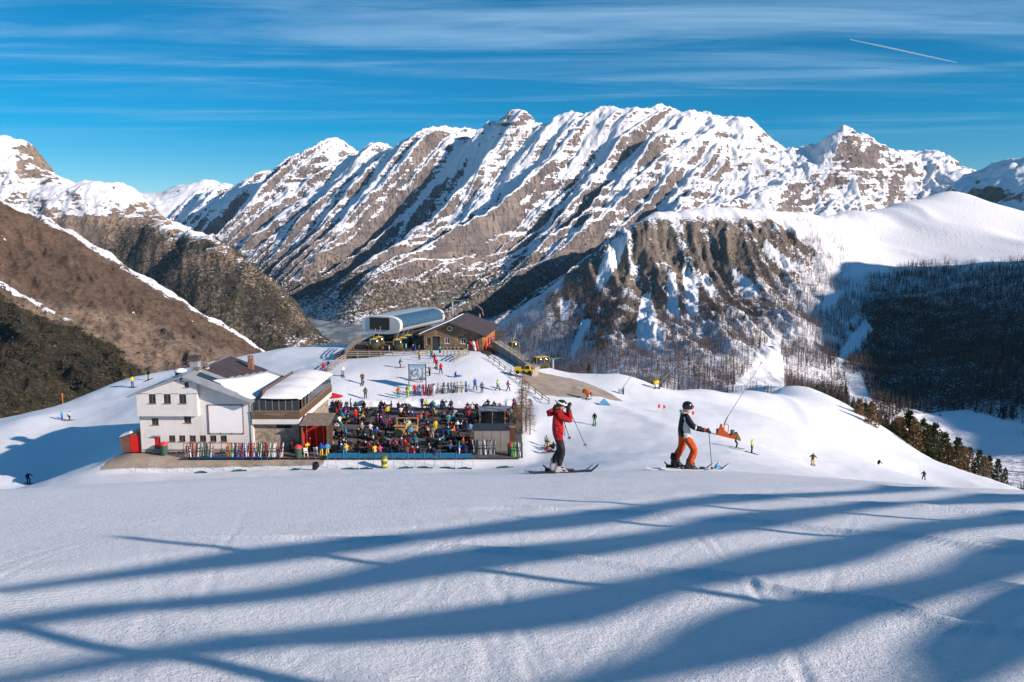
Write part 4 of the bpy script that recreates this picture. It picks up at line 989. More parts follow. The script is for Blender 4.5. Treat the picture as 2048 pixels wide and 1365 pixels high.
# gondola cabins
def cabin(loc, rz, label, grp, hang=True):
    c = thing('gondola_cabin', label, 'gondola', loc, rz, grp)
    pr = []
    for z, w_, l_ in ((0.0, .78, .80), (.12, .92, .95), (.55, 1.0, 1.03), (1.0, 1.0, 1.0), (1.65, .93, .92), (1.95, .80, .78), (2.08, .5, .5)):
        pr.append([(math.copysign(abs(math.cos(a))**.55, math.cos(a))*w_*.95, math.copysign(abs(math.sin(a))**.55, math.sin(a))*l_*1.05, z) for a in np.linspace(0, 2*math.pi, 17)[:-1]])
    vs, fs = loft(pr[:4]); b_ = MB().add(vs, fs); n = len(vs); b_.add([p for p in pr[0]], [tuple(range(16))]); b_.build('body', pmat('cabin_dark', (0.05, 0.045, 0.02), .35, .5), c, True)
    vs, fs = loft([[(x*.985, y*.985, z) for x, y, z in r] for r in pr[3:6]]); MB().add(vs, fs).build('glazing', GLASS, c, True)
    vs, fs = loft([pr[5], pr[6]]); MB().add(vs, fs).add(pr[6], [tuple(range(16))]).build('roof', YELP, c, True)
    for sx in (-1, 1):
        for sy in (-1, 1): MB().bar((sx*.8, sy*.86, .98), (sx*.70, sy*.74, 1.97), .07, .07).build('corner_post', YELP, c)
    for s_ in (-1, 1):
        f_ = MB().box(-.02, .02, -.55, .55, .15, .95).build('door', YELP, c); f_.location = (s_*.955, 0, 0)
    if hang: MB().tube([(0, 0, 2.08), (0, 0, 2.6), (.35, 0, 3.2), (.35, 0, 4.0)], .06, 6).build('hanger', STEEL, c)
    for sy in (-.75, 0, .75): MB().box(-1.1, -1.02, sy-.12, sy+.12, .5, 1.15).build('ski_holder', DARK, c)
    return c
for X, Y, d, rz, lb in ((748, 703, 151, 20, 'dark glazed yellow gondola cabin nearest the left end of the deck'), (758, 701, 154, 20, 'gondola cabin half hidden behind the leftmost cabin on the deck'), (795, 702, 150, 10, 'yellow gondola cabin under the right end of the station'),
                        (806, 701, 153, 10, 'yellow gondola cabin standing beside the skiers on the deck'), (816, 699, 157, 10, 'gondola cabin farthest back under the station end')):
    v = at(X, Y, d); cabin((v.x, v.y, zD), R(rz), lb, 'gondola cabins at the lift station')
v = at(1076, 737, 136); cabin((v.x, v.y, v.z), R(30), 'yellow gondola cabin hanging just beyond the concrete ramp', 'gondola cabins on the line', False)
v = at(1087, 736, 137); cabin((v.x, v.y, v.z), R(30), 'rightmost yellow gondola cabin above the earth heap', 'gondola cabins on the line', False)
v = at(1027, 705, 150); cabin((v.x, v.y, v.z), R(30), 'small yellow gondola cabin behind the sloping railing', 'gondola cabins on the line', True)
# yellow crawler (piste machine) below the ramp
v = at(1048, 748, 129)
ym = thing('yellow_loader', 'low yellow machine parked at the foot of the concrete ramp', 'loader', (v.x, v.y, v.z), R(-8))
m = MB().box(-1.6, 1.6, -.5, .5, .3, .75); m.build('chassis', YELP, ym)
m = MB().prism([(-1.5, .753), (-.4, .753), (-.5, 1.15), (-1.4, 1.15)], -.45, .45); m.build('bonnet', YELP, ym)
m = MB().prism([(.1, .753), (1.1, .753), (.9, 1.45), (.2, 1.45)], -.4, .4); cb = m.build('cab', YELP, ym); MB().box(.25, .95, -.43, -.401, .85, 1.38).build('window', GLASS, cb)
for sx in (-1.0, 0, 1.0): MB().tube([(sx, -.62, .32), (sx, .62, .32)], .32, 14).build('wheel', BLKP, ym)
# lift pylon and overhead lift line structure
def pylon(loc, h, label, arm=2.6):
    p = thing('lift_pylon', label, 'lift pylon', loc, R(20))
    MB().tube([(0, 0, -1), (0, 0, h)], [.28, .2], 10).build('mast', STEEL, p)
    MB().box(-arm, arm, -.12, .12, h, h+.25).build('crossarm', pmat('pylon_green', (0.05, 0.12, 0.09), 0.5, 0.4), p)
    for s_ in (-1, 1):
        w_ = MB().box(s_*arm-.08, s_*arm+.08, -1.5, 1.5, h+.27, h+.42).build('sheave_beam', DARK, p)
        for k in range(4): MB().tube([(s_*arm-.1, -1.2+.8*k, h+.55), (s_*arm+.1, -1.2+.8*k, h+.55)], .2, 10).build('sheave', BLKP, w_)
v = at(1106, 747, 165); pylon((v.x, v.y, v.z-2), 5.0, 'slim lift pylon with green crossarm behind the earth heap')
v = at(905, 640, 178); pylon((v.x, v.y, -22), 7.5, 'lift pylon rising behind the brown roof of the stone hut', 4.2)
# rope arch behind the stone hut
v = at(915, 640, 175)
ar = thing('chairlift_gantry', 'curved steel chairlift gantry behind the stone hut roof', 'gantry', (v.x, v.y, -22))
MB().tube([(0, 0, 0), (0, 0, 5.6), (.6, 0, 6.6), (2.2, 0, 7.3), (4.2, 0, 7.0), (5.4, 0, 6.0), (5.7, 0, 4.6)], .13, 8).build('arch', WOODG, ar)
MB().tube([(4.9, -.2, 0), (4.9, -.2, 5)], .2, 8).build('leg', STEEL, ar)
# map board
v = at(835, 771, 122)
mp = thing('piste_map_board', 'large framed piste map board on two posts in the snow', 'map board', (v.x, v.y, gz(v.x, v.y)))
hw = 1.32; zt, zbm = 3.75, 1.45
for s_ in (-1, 1): MB().box(s_*hw-.07, s_*hw+.07, -.07, .07, -.3, zt+.1).build('post', WOOD, mp)
def map_mat():
    m = bpy.data.materials.new('map_print'); m.use_nodes = True; t = NT(m.node_tree)
    b = t.n('ShaderNodeBsdfPrincipled', i_Roughness=0.5); o = t.n('ShaderNodeOutputMaterial'); t.link(b.outputs[0], o.inputs[0])
    oc = t.n('ShaderNodeTexCoord').outputs['Object']; z_ = t.n('ShaderNodeSeparateXYZ', i_Vector=oc).outputs[2]
    n_ = t.noise(oc, 1.6, 6, 0.6); c = t.mix(t.smooth(n_, .42, .6), (0.62, 0.68, 0.75), (0.10, 0.17, 0.26))
    s_ = t.smooth(t.m('ADD', z_, t.m('MULTIPLY', n_, .5)), 3.35, 3.6); c = t.mix(s_, c, (0.25, 0.45, 0.65)); t.link(c, b.inputs['Base Color']); return m
MB().box(-hw+.08, hw-.08, -.05, -.01, zbm, zt-.05).build('map_panel', map_mat(), mp)
m = MB().box(-hw+.072, hw-.072, -.08, 0, zt-.048, zt+.06).box(-hw+.072, hw-.072, -.08, 0, zbm-.1, zbm-.002); m.build('frame', WOOD, mp)
# snow lances and fan guns
def lance(X0, Y0, d, X1, Y1, label, pad=False, grp=None):
    b_ = at(X0, Y0, d); b_ = Vector((b_.x, b_.y, gz(b_.x, b_.y))); t_ = at(X1, Y1, d)
    l = thing('snow_lance', label, 'snow lance', b_, 0, grp); v = t_-b_
    MB().tube([v*.22+Vector((0, 0, .2)), v*.6+Vector((0, 0, .08)), v], [.06, .045, .03], 8).build('lance_tube', STEEL, l)
    MB().tube([v*.985, v*1.01], [.10, .07], 8).build('nozzle_head', STEEL, l)
    MB().tube([(0, 0, -.3), v*.22+Vector((0, 0, .2))], .085, 8).build('stand', pmat('lance_green', (0.12, 0.2, 0.16), .5, .4), l)
    MB().box(-.25, .25, -.2, .2, .15, .8).build('valve_box', STEEL, l)
    if not pad: MB().tube([(.55, .1, -.2), (.55, .1, .95)], .16, 10).build('hydrant', DARK, l)
    return l
lance(1240, 786, 132, 1272, 737, 'thin snow lance leaning over the rounded white mound')
lance(1312, 776, 140, 1351, 733, 'snow lance beside the yellow snow gun on the skyline')
lance(1436, 862, 106, 1523, 726, 'tall snow lance rising out of the orange padding', True)
# orange crash padding round the tall lance
v = at(1455, 866, 105.5); pv = (v.x, v.y, gz(v.x, v.y))
pd = thing('crash_pad', 'orange crash padding wrapped around the tall snow lance', 'crash pad', pv, R(-12)); pd.scale = (.58, .8, .66)
PADM = pmat('orange_pad', (0.62, 0.10, 0.02), 0.65, 0.25, 0.25, 1.2)
outl = [(-2.7, -.4), (2.9, -1.5), (3.0, -.1), (2.3, 1.05), (1.3, .75), (.4, .5), (-.6, 1.2), (-1.4, 2.5), (-1.75, 2.55)]
for k in range(3): MB().prism([(x*(1-.03*k), z) for x, z in outl], -.75+.5*k, -.28+.5*k).build('pad_panel', PADM, pd)
MB().tube([(1.1, 0, .3), (1.1, 0, 1.5)], [.45, .5], 12).build('hydrant', pmat('hydrant_teal', (0.04, 0.16, 0.15), .5, .4), pd)
MB().tube([(-.9, -.2, 1.2), (-.7, -.2, 2.6), (-.3, -.2, 2.9), (.2, -.2, 2.4), (.1, -.2, 1.0)], .10, 8).build('hose', ORNP, pd)
MB().tube([(-1.3, -.6, 2.3), (-1.1, -.6, 2.75)], .16, 10).build('cap', WPNT, pd)
def fan_gun(X, Y, d, rz, label, col):
    v = at(X, Y, d); g = thing('snow_gun', label, 'snow gun', (v.x, v.y, gz(v.x, v.y)), R(rz)); g.scale = (.72, .72, .72)
    m = MB().bar((-.9, -.7, .15), (.9, .7, .15), .12, .12).bar((-.9, .7, .152), (.9, -.7, .152), .12, .12); m.build('sled', DARK, g)
    MB().tube([(0, 0, .1), (0, 0, 1.2)], .12, 8).build('pedestal', DARK, g)
    MB().tube([(-.75, 0, 1.45), (-.6, 0, 1.5), (.5, 0, 1.75), (.75, 0, 1.8)], [.42, .55, .55, .45], 16).build('barrel', col, g, True)
    MB().tube([(.70, 0, 1.79), (.9, 0, 1.84)], [.5, .47], 16).build('nozzle_ring', DARK, g)
    MB().tube([(-.78, 0, 1.44), (-.95, 0, 1.40)], [.40, .3], 14).build('intake', DARK, g)
    MB().box(-.35, .35, -.75, -.4, .6, 1.2).build('control_box', WPNT, g)
    return g
fan_gun(1174, 797, 121, 150, 'orange fan snow gun standing at the foot of the earth heap', ORNP)
fan_gun(1311, 780, 139, 20, 'yellow fan snow gun on the skyline of the white mound', YELP)
# marker flags
for X, Y, d, lb in ((1316, 821, 119, 'left one of the pair of red marker flags on the piste'), (1326, 822, 119, 'right one of the pair of red marker flags on the piste'), (1384, 826, 117, 'single red marker flag seen beside the black helmeted skier')):
    v = at(X, Y, d); f = thing('marker_flag', lb, 'flag', (v.x, v.y, gz(v.x, v.y)), 0, 'red marker flags on the piste')
    MB().tube([(0, 0, -.2), (0, 0, 1.3)], .025, 6).build('pole', WOODY, f)
    MB().add([(0, -.01, 1.3), (.35, .03, 1.2), (.33, -.02, .75), (0, .01, .7), (0, .01, 1.3), (.35, .05, 1.2), (.33, 0, .75), (0, .03, .7)], [(0,1,2,3),(7,6,5,4),(0,4,5,1),(1,5,6,2),(2,6,7,3)]).build('cloth', pmat('flag_red', (0.7, 0.03, 0.08), .7, .2), f)
v = at(1208, 800, 119); o = MB().add([(-1.1, -.3, -.1), (1.1, -.3, -.1), (.5, .3, .1), (-.4, .3, .1), (.1, 0, .95), (-.15, .05, .9)], [(0,1,4,5),(1,2,4),(2,3,5,4),(3,0,5),(0,3,2,1)]).build('tarpaulin', pmat('blue_tarp', (0.10, 0.32, 0.55), .5, .3, .3, 2.0)); o.location = (v.x, v.y, gz(v.x, v.y)); tag(o, 'small blue tarpaulin heaped on the snow below the earth heap', 'tarpaulin')
# slope marker at the left
v = at(125, 800, 141); o = MB().tube([(0, 0, -.3), (0, 0, 1.9)], .07, 6).box(-.16, .16, -.03, .03, 1.5, 1.95).build('piste_marker', ORNP); o.location = (v.x, v.y, gz(v.x, v.y)); tag(o, 'orange piste marker stake on the far left slope', 'marker stake')

# ---- things on the terrace
def front(X, Y, d): v = at(X, Y, d); return Vector((v.x, d, TERR_Z+.002))
ks = thing('wooden_kiosk', 'yellow timber bar kiosk in the middle of the terrace', 'kiosk', front(790, 870, 98)); KW = 2.75
for k in range(7): bx('plank', 0, KW, 0, .05, .02+.2*k, .02+.2*k+.19, WOODY, ks)
bx('counter', -.12, KW+.12, -.25, .5, 1.44, 1.52, WOODY, ks)
bx('side', 0, .05, .052, 1.6, .02, 1.43, WOODY, ks); bx('side', KW-.05, KW, .052, 1.6, .02, 1.43, WOODY, ks)
m = MB()
for x in (.06, KW-.06): m.box(x-.05, x+.05, 1.5, 1.6, .02, 2.1)
m.box(0, KW, 1.5, 1.6, 2.102, 2.2); m.build('back_frame', WOODY, ks)
gb = thing('grey_cabin', 'plain grey service cabin at the right end of the terrace', 'cabin', front(948, 904, 91.5)); GW = 4.15
m = MB().box(0, GW, 0, 2.6, 0, 2.55); m.build('body', pmat('cabin_grey', (0.25, 0.235, 0.22), .75, .2, .2, .8), gb)
m = MB().box(-.15, GW+.15, -.15, 2.75, 2.553, 2.7); m.build('roof', DARK, gb)
for k in range(4): bx('panel', .05+k*1.03, .05+k*1.03+.98, -.035, -.004, .1, 2.45, MATS['cabin_grey'], gb)
bx('flue', .3, .5, 1.2, 1.4, 2.702, 3.2, DARK, gb)
cp = thing('corner_post', 'dark brown timber pillar right of the grey service cabin', 'pillar', front(1018, 904, 91.7)); bx('post', .1, .75, 0, .6, 0, 2.8, pmat('pillar_brown', (0.13, 0.06, 0.035), .8, .2, .3, 1.5), cp); bx('cap', 0, .85, -.1, .7, 2.803, 2.9, WOODG, cp)
gs = thing('glass_windbreak', 'dark glazed shelter behind the grey service cabin', 'shelter', front(960, 853, 103)); GSW = 3.3
m = MB()
for x in (0, GSW/2, GSW): m.box(x-.06, x+.06, -.06, .06, 0, 2.2)
m.box(-.06, GSW+.06, -.06, .06, 2.203, 2.3); m.build('frame', WOODY, gs)
for k in range(2): bx('pane', .07+k*GSW/2, GSW/2-.07+k*GSW/2, -.02, .02, .1, 2.19, GLASS, gs)
bx('roof', -.2, GSW+.2, -.2, 2.4, 2.303, 2.38, GREYM, gs)
for k in range(2): bx('rear_post', k*GSW-.06, k*GSW+.06, 2.2, 2.3, 0, 2.3, WOODY, gs)
# parasols, red
def parasol(X, Y, d, label, open_=True):
    p = front(X, Y, d); p.z = TERR_Z; u = thing('parasol', label, 'parasol', p)
    MB().tube([(0, 0, 0), (0, 0, 2.5)], .03, 8).build('pole', STEEL, u)
    n = 8; r0 = 1.5 if open_ else .3; z0 = 2.0 if open_ else 1.4
    vs = [(0, 0, 2.55)]+[(math.cos(6.283*k/n)*r0, math.sin(6.283*k/n)*r0, z0) for k in range(n)]+[(math.cos(6.283*(k+.5)/n)*r0*.5, math.sin(6.283*(k+.5)/n)*r0*.5, z0+.3) for k in range(n)]
    fs = []
    for k in range(n): fs += [(0, 1+k, 9+k), (0, 9+k, 1+(k+1) % n), (1+k, 1+(k+1) % n, 9+k)]
    o = MB().add(vs, fs).build('canopy', pmat('parasol_red', (0.55, 0.03, 0.03), .8, .1, .15, 1.), u); q = o.modifiers.new('t', 'SOLIDIFY'); q.thickness = .015
    MB().tube([(0, 0, 0), (0, 0, .08)], .35, 12).build('base', CONC, u)
parasol(667, 812, 114, 'open red parasol at the upper left corner of the terrace')
# bins with red lids
for X, Y, d, lb in ((329, 909, 90.2, 'green bin with red lid by the red hut door'), (597, 914, 88.9, 'green bin with red lid at the corner of the stone wall'), (1022, 912, 89.8, 'green bin with red lid right of the grey cabin')):
    b_ = thing('waste_bin', lb, 'bin', front(X, Y, d), 0, 'bins with red lids'); MB().tube([(0, 0, 0), (0, 0, 1.1)], [.36, .42], 14).build('body', GREENB, b_); MB().tube([(0, 0, 1.103), (0, 0, 1.3), (0, 0, 1.5)], [.46, .42, .15], 14).build('lid', pmat('lid_red', (0.6, 0.05, 0.05), .5, .3), b_)
# picnic tables with benches
tb = thing('picnic_table', 'dark timber picnic table on the terrace among the crowd', 'table', (0, 0, 0), 0, 'picnic tables on the terrace')
TBM = pmat('table_timber', (0.11, 0.085, 0.07), .8, .2, .35, 2.0)
for k in range(4): bx('top_board', -.9, .9, -.38+k*.19, -.38+k*.19+.18, .72, .76, TBM, tb)
for s_ in (-1, 1):
    bx('bench', -.9, .9, s_*.72-.14, s_*.72+.14, .42, .46, TBM, tb)
    for e in (-1, 1): MB().bar((e*.65, s_*.5, 0), (e*.65, s_*.15, .72), .07, .09).build('leg', TBM, tb)
    MB().box(s_*.65-.03, s_*.65+.03, -.75, .75, .36, .42).build('crossbar', TBM, tb)
rng = random.Random(5)
TABLES = []
for r_, (Y, d) in enumerate(((906, 90.3), (889, 93.5), (868, 97.3), (852, 101.5), (836, 105.7), (822, 110), (810, 113.6))):
    n = 8 if r_ < 3 else 9
    for k in range(n):
        X = 690+(930-690)*k/(n-1) if r_ < 3 else 680+(1030-680)*k/(n-1)
        if 775 < X < 842 and r_ in (2,): continue
        if X > 945 and r_ in (3,): continue
        TABLES.append((X+rng.uniform(-11, 11), d+rng.uniform(-1.0, 1.0), rng.uniform(-.3, .3)))
for i, (X, d, a) in enumerate(TABLES):
    o = tb if i == 0 else dup(tb); o.location = front(X, 900, d); o.rotation_euler = (0, 0, a)
    r_ = min(range(7), key=lambda k: abs((90.3, 93.5, 97.3, 101.5, 105.7, 110, 113.6)[k]-d))
    o['label'] = 'dark timber picnic table in the ' + ('row nearest the blue netting', 'second row behind the blue netting', 'row level with the timber kiosk', 'row just behind the timber kiosk', 'middle row of the upper terrace', 'row second from the snow bank', 'row nearest the snow bank')[r_]+f', {ordw(sum(1 for q in TABLES if q[0] < X and min(range(7), key=lambda k: abs((90.3, 93.5, 97.3, 101.5, 105.7, 110, 113.6)[k]-q[1])) == r_))} from the left'
# blue netting along the terrace front: posts and cloth bays
NB = 9
for k in range(NB):
    X0 = 655+(945-655)*k/NB; X1 = 655+(945-655)*(k+1)/NB; p = front(X0, 919, 88.45); q = front(X1, 919, 88.45)
    n = thing('netting_bay', f'low blue safety netting bay along the terrace front, number {k+1} counted from the porch', 'netting', p, 0, 'blue netting along the terrace front')
    MB().box(0, q.x-p.x-.03, -.01, .01, .05, .62+.05*math.sin(k*2.1)).build('net', BLUEP, n); MB().tube([(0, -.03, -.1), (0, -.03, .9)], .025, 6).build('post', pmat('blue_post', (0.05, 0.2, 0.4), .5, .3), n)
# slalom-type safety posts with sagging rope in front
PB = MATS['blue_post']
for k in range(36):
    X = 272+(945-272)*k/35+rng.uniform(-5, 5); d = 87.2+.5*math.sin(k*1.1); v = at(X, 934, d)
    o = MB().tube([(0, 0, -.2), (0, 0, 1.25)], .022, 6).build('fence_stake', PB); o.location = (v.x, v.y, gz(v.x, v.y)); o.rotation_euler = (0, R(rng.uniform(-5, 5)), 0)
    tag(o, f'thin blue fence stake, {ordw(k)} from the left before hut and terrace', 'stake', 'blue stakes in the snow before the hut')
# nets and tarps lying on the snow
for k, (X, Y, w_) in enumerate(((478, 939, 1.6), (400, 941, 1.2), (700, 933, 2.0), (733, 938, 1.4), (812, 932, 1.6), (850, 934, 1.8), (895, 934, 1.8), (930, 931, 1.5), (1010, 924, 1.9), (405, 935, 1.0), (590, 937, 1.0))):
    v = at(X, Y, 86.5); o = MB().box(-w_/2, w_/2, -.12, .12, -.02, .08).prism([(-w_*.4, .083), (w_*.2, .083), (w_*.1, .2), (-w_*.2, .16)], -.08, .09).build('rolled_net', pmat('dark_teal_net', (0.03, 0.13, 0.16), .8, .1, .5, 4.0)); o.location = (v.x, v.y, gz(v.x, v.y)+.03); o.rotation_euler = (0, 0, rng.uniform(-.2, .2))
    tag(o, f'dark teal safety net lying rolled on the snow, {ordw(sorted((478, 400, 700, 733, 812, 850, 895, 930, 1010, 405, 590)).index(X))} from the left', 'net', 'rolled nets lying on the snow')
v = at(769, 938, 87); gp = thing('wrapped_post', 'yellow and green padded post standing before the blue netting', 'padded post', (v.x, v.y, gz(v.x, v.y)))
for k in range(5): MB().tube([(0, 0, -.1+k*.32), (0, 0, .2+k*.32)], [.36, .33] if k % 2 else [.33, .37], 12).build('pad', pmat('pad_yellow', (0.50, 0.50, 0.08), .6, .2, .3, 2.) if k % 2 else pmat('pad_green', (0.12, 0.16, 0.06), .6, .2), gp)
v = at(627, 941, 86); o = MB().add(*loft([[(math.cos(a)*r, math.sin(a)*.12+y0, z0+math.sin(a)*.1) for a in np.linspace(0, 6.283, 9)[:-1]] for r, y0, z0 in ((.15, 0, .95), (.42, 0, .8), (.40, .1, .5), (.22, .1, .1))])).build('folded_sled', BLKP, None, True); o.location = (v.x, v.y, gz(v.x, v.y)); o.rotation_euler = (0, R(25), 0); tag(o, 'dark folded sledge bag lying on the snow in front of the porch', 'sledge bag')
# red railing and blue mat before the hut
rr = thing('red_railing', 'thin red railing behind the ski rack before the hut', 'railing', front(368, 912, 89.6))
Wr = front(520, 912, 89.6).x-front(368, 912, 89.6).x
for k in range(5): MB().tube([(Wr*k/4, 0, 0), (Wr*k/4, 0, 1.5)], .035, 6).build('post', REDP, rr)
for h in (.8, 1.45): MB().tube([(0, 0, h), (Wr, 0, h)], .028, 6).build('rail', REDP, rr)
o = bx('ski_mat', 0, front(560, 915, 89).x-front(370, 915, 89).x, -.5, .5, 0, .03, pmat('mat_blue', (0.02, 0.10, 0.26), .8, .1, .3, 2.), None); o.location = front(370, 918, 88.95)+Vector((0, 0, .06)); tag(o, 'long blue mat under the standing skis before the hut', 'mat')
# wooden ski racks and skis
def rack(p, L, label):
    r_ = thing('ski_rack', label, 'ski rack', p); m = MB()
    for k in range(3): MB().box(L*k/2-.05, L*k/2+.05, -.05, .05, 0, 1.1).build('post', WOODG, r_)
    MB().box(-.1, L+.1, -.045, .045, 1.102, 1.19).build('rail', WOODG, r_); MB().box(-.1, L+.1, -.125, -.052, .45, .53).build('lower_rail', WOODG, r_); return r_
SKC = {k: pmat('ski_'+k, c, .35, .5) for k, c in dict(white=(.7,.7,.72), black=(.02,.02,.025), red=(.5,.02,.02), blue=(.03,.12,.42), green=(.12,.40,.05), yellow=(.6,.5,.03), orange=(.6,.16,.02), grey=(.25,.26,.28)).items()}
def ski_mesh(L):
    """flat ski with waist, turned up tip and binding block"""
    n = 11; vs = []; fs = []
    for i in range(n):
        t_ = i/(n-1); y = L*t_; w_ = .052+.022*abs(2*t_-1)**2 if t_ < .96 else .03; z = .13*max(0, (t_-.88)/.12)**1.6+.03*max(0, (.06-t_)/.06)
        vs += [(-w_, y, z), (w_, y, z), (w_, y, z+.018), (-w_, y, z+.018)]
    for i in range(n-1):
        for k in range(4): fs.append((i*4+k, i*4+(k+1) % 4, i*4+4+(k+1) % 4, i*4+4+k))
    fs += [(3, 2, 1, 0), (n*4-4, n*4-3, n*4-2, n*4-1)]
    me = bpy.data.meshes.new('ski'); me.from_pydata(vs, [], fs); me.materials.append(SKC['black']); me.materials.append(SKC['black'])
    o = MB().add(vs, fs).box(-.04, .04, L*.38, L*.47, .02, .07, 1).box(-.04, .04, L*.58, L*.65, .02, .06, 1)
    q = bpy.data.meshes.new('ski'); q.from_pydata(o.v, [], o.f); q.materials.append(SKC['black']); q.materials.append(DARK); q.polygons.foreach_set('material_index', o.m); return q
SKI = ski_mesh(1.7)
def ski(loc, mat, rot, label, grp):
    o = bpy.data.objects.new('ski', SKI); COL.objects.link(o); o.location = loc; o.rotation_euler = rot
    o.material_slots[0].link = 'OBJECT'; o.material_slots[0].material = mat
    return tag(o, label, 'ski', grp)
def fill_rack(X0, X1, Y, d, n, where, cols, zf=lambda p: TERR_Z, grp=None, label=None):
    p = at(X0, Y, d); q = at(X1, Y, d); p.z = zf(p); rack(Vector((p.x, d+.35, p.z)), q.x-p.x, label)
    cnt = {}
    for i in range(n):
        x = p.x+(q.x-p.x)*(i+rng.uniform(.1, .9))/n; c = rng.choice(cols); cnt[c] = cnt.get(c, -1)+1; z = zf(Vector((x, d, 0)))
        ski((x, d+rng.uniform(-.25, .15), z+.01), SKC[c], (R(90-rng.uniform(8, 16)), R(rng.uniform(-9, 9)), R(rng.uniform(-12, 12))), f'{ordw(cnt[c])} {c} ski from the left {where}', grp)
allc = ['white', 'white', 'black', 'red', 'blue', 'green', 'grey', 'orange', 'black']
fill_rack(371, 425, 917, 88.9, 26, 'in the rack before the white hut wall', allc, grp='skis in the rack before the white wall', label='timber ski rack before the white hut wall')
fill_rack(452, 565, 917, 88.9, 52, 'in the long rack before the stone wall', allc, grp='skis in the rack before the stone wall', label='long timber ski rack before the stone wall')
zg_ = lambda p: gz(p.x, p.y)
fill_rack(834, 876, 796, 119.5, 24, 'in the rack behind the terrace, left of the gap', ['black', 'grey', 'red', 'white', 'blue'], zg_, 'skis in the left rack behind the terrace', 'ski rack on the snow behind the terrace, left of the gap')
fill_rack(882, 938, 797, 119.5, 26, 'in the rack behind the terrace, right of the gap', ['black', 'black', 'blue', 'white', 'yellow', 'grey'], zg_, 'skis in the right rack behind the terrace', 'ski rack on the snow behind the terrace, right of the gap')
fill_rack(948, 990, 914, 90.2, 24, 'against the front of the grey cabin', ['black', 'black', 'white', 'grey'], grp='skis against the grey cabin', label='ski rack in front of the grey cabin')
fill_rack(1024, 1044, 919, 89.2, 12, 'at the right corner of the terrace', ['white', 'green', 'black', 'grey'], grp='skis at the right terrace corner', label='short ski rack at the right corner of the terrace')

# ------------------------------------------------------------------ unseen slatted fence right of the camera, added to cast the piste shadows
fd = Vector((0.89, 0.456)).normalized(); fq = Vector((10.6, 1.6))
tanel = math.tan(SUN_EL); lh = Vector((math.sin(SUN_AZ), math.cos(SUN_AZ)))
def to_fence(g):
    """follow the sunlight from a ground point back to the plane of the fence: (metres along it, height)"""
    nrm = Vector((-fd.y, fd.x)); D_ = (fq-Vector(g[:2])).dot(nrm)/lh.dot(nrm)
    h = Vector(g[:2])+lh*D_; return (h-fq).dot(fd), g[2]+D_*tanel
sf = thing('shadow_fence', 'tall slatted timber fence out of view, added to cast shadow bands', 'fence', (fq.x, fq.y, gz(fq.x, fq.y)))
base_z = sf.location.z; top = []
for n_, line in BANDS.items():  # each slat is shaped so that its shadow follows one band
    pp = [on_fg(X, Y) for X, Y in line]; q = [to_fence((x, y, float(fg_plane(x, y)))) for x, y in pp]
    q = sorted(q); ss = np.array([a for a, b in q]); zz = np.array([b for a, b in q])
    s0, s1 = ss.min()-.2, ss.max()+1.5; segs = 34; vs = []; fs = []
    def zs(s_): return float(np.mean([np.interp(s_+o_, ss, zz) for o_ in np.linspace(-.55, .55, 9)]))
    for i in range(segs+1):
        s_ = s0+(s1-s0)*i/segs; zc = zs(s_); e = (.10, .11, .135, .16, .165)[n_]*min(1.0, .3+3.0*i/segs)*(1+.22*math.sin(s_*1.3+n_*2))
        p3_ = fq+fd*s_
        for dy, dz in ((-.02, -e), (.02, -e), (.02, e), (-.02, e)): vs.append((p3_.x-fq.x-fd.y*dy, p3_.y-fq.y+fd.x*dy, zc+dz-base_z))
    for i in range(segs):
        for k in range(4): fs.append((i*4+k, i*4+(k+1) % 4, i*4+4+(k+1) % 4, i*4+4+k))
    fs += [(3, 2, 1, 0), (segs*4, segs*4+1, segs*4+2, segs*4+3)]
    MB().add(vs, fs).build('slat', WOODG, sf); top.append(float(zz.max()))
for l in RIDGES:  # posts placed so that their thin shadows run along the ridges
    a, b = Vector(l[-2]), Vector(l[-1]); d_ = (b-a).normalized(); den = d_.x*fd.y-d_.y*fd.x
    k = ((fq.x-b.x)*fd.y-(fq.y-b.y)*fd.x)/den; p = b+d_*k; s_ = (p-fq).dot(fd)
    g = l[0]; h_ = to_fence((g[0], g[1], float(fg_plane(*g))))[1]
    zg0 = gz(p.x, p.y)-base_z
    MB().bar((p.x-fq.x+fd.y*.1, p.y-fq.y-fd.x*.1, zg0-.4), (p.x-fq.x+fd.y*.1, p.y-fq.y-fd.x*.1, max(h_-base_z, 1.5)), .11, .11).build('post', WOOD, sf)
# ------------------------------------------------------------------ people
CL = dict(red=(.55,.012,.015), crimson=(.30,.01,.03), orange=(.72,.12,.01), yellow=(.70,.48,.02), lime=(.50,.62,.03), green=(.03,.28,.10), teal=(.02,.26,.30), sky=(.06,.33,.62), blue=(.02,.10,.42), navy=(.012,.03,.11), black=(.012,.012,.015),
          charcoal=(.045,.047,.055), grey=(.20,.21,.23), white=(.74,.74,.76), beige=(.45,.36,.25), brown=(.13,.07,.04), pink=(.62,.07,.22), purple=(.14,.04,.22), olive=(.10,.11,.04))
CM = {k: pmat('cloth_'+k, v, .75, .15, .22, 6.0, bump=.3) for k, v in CL.items()}
SKIN = pmat('skin', (.52, .30, .21), .6, .3); HAIRS = pmat('hair_brown', (.09, .045, .022), .7, .2, .4, 30.0)
SLOTS = ['jacket', 'trousers', 'head', 'skin', 'boot', 'glove', 'panel']
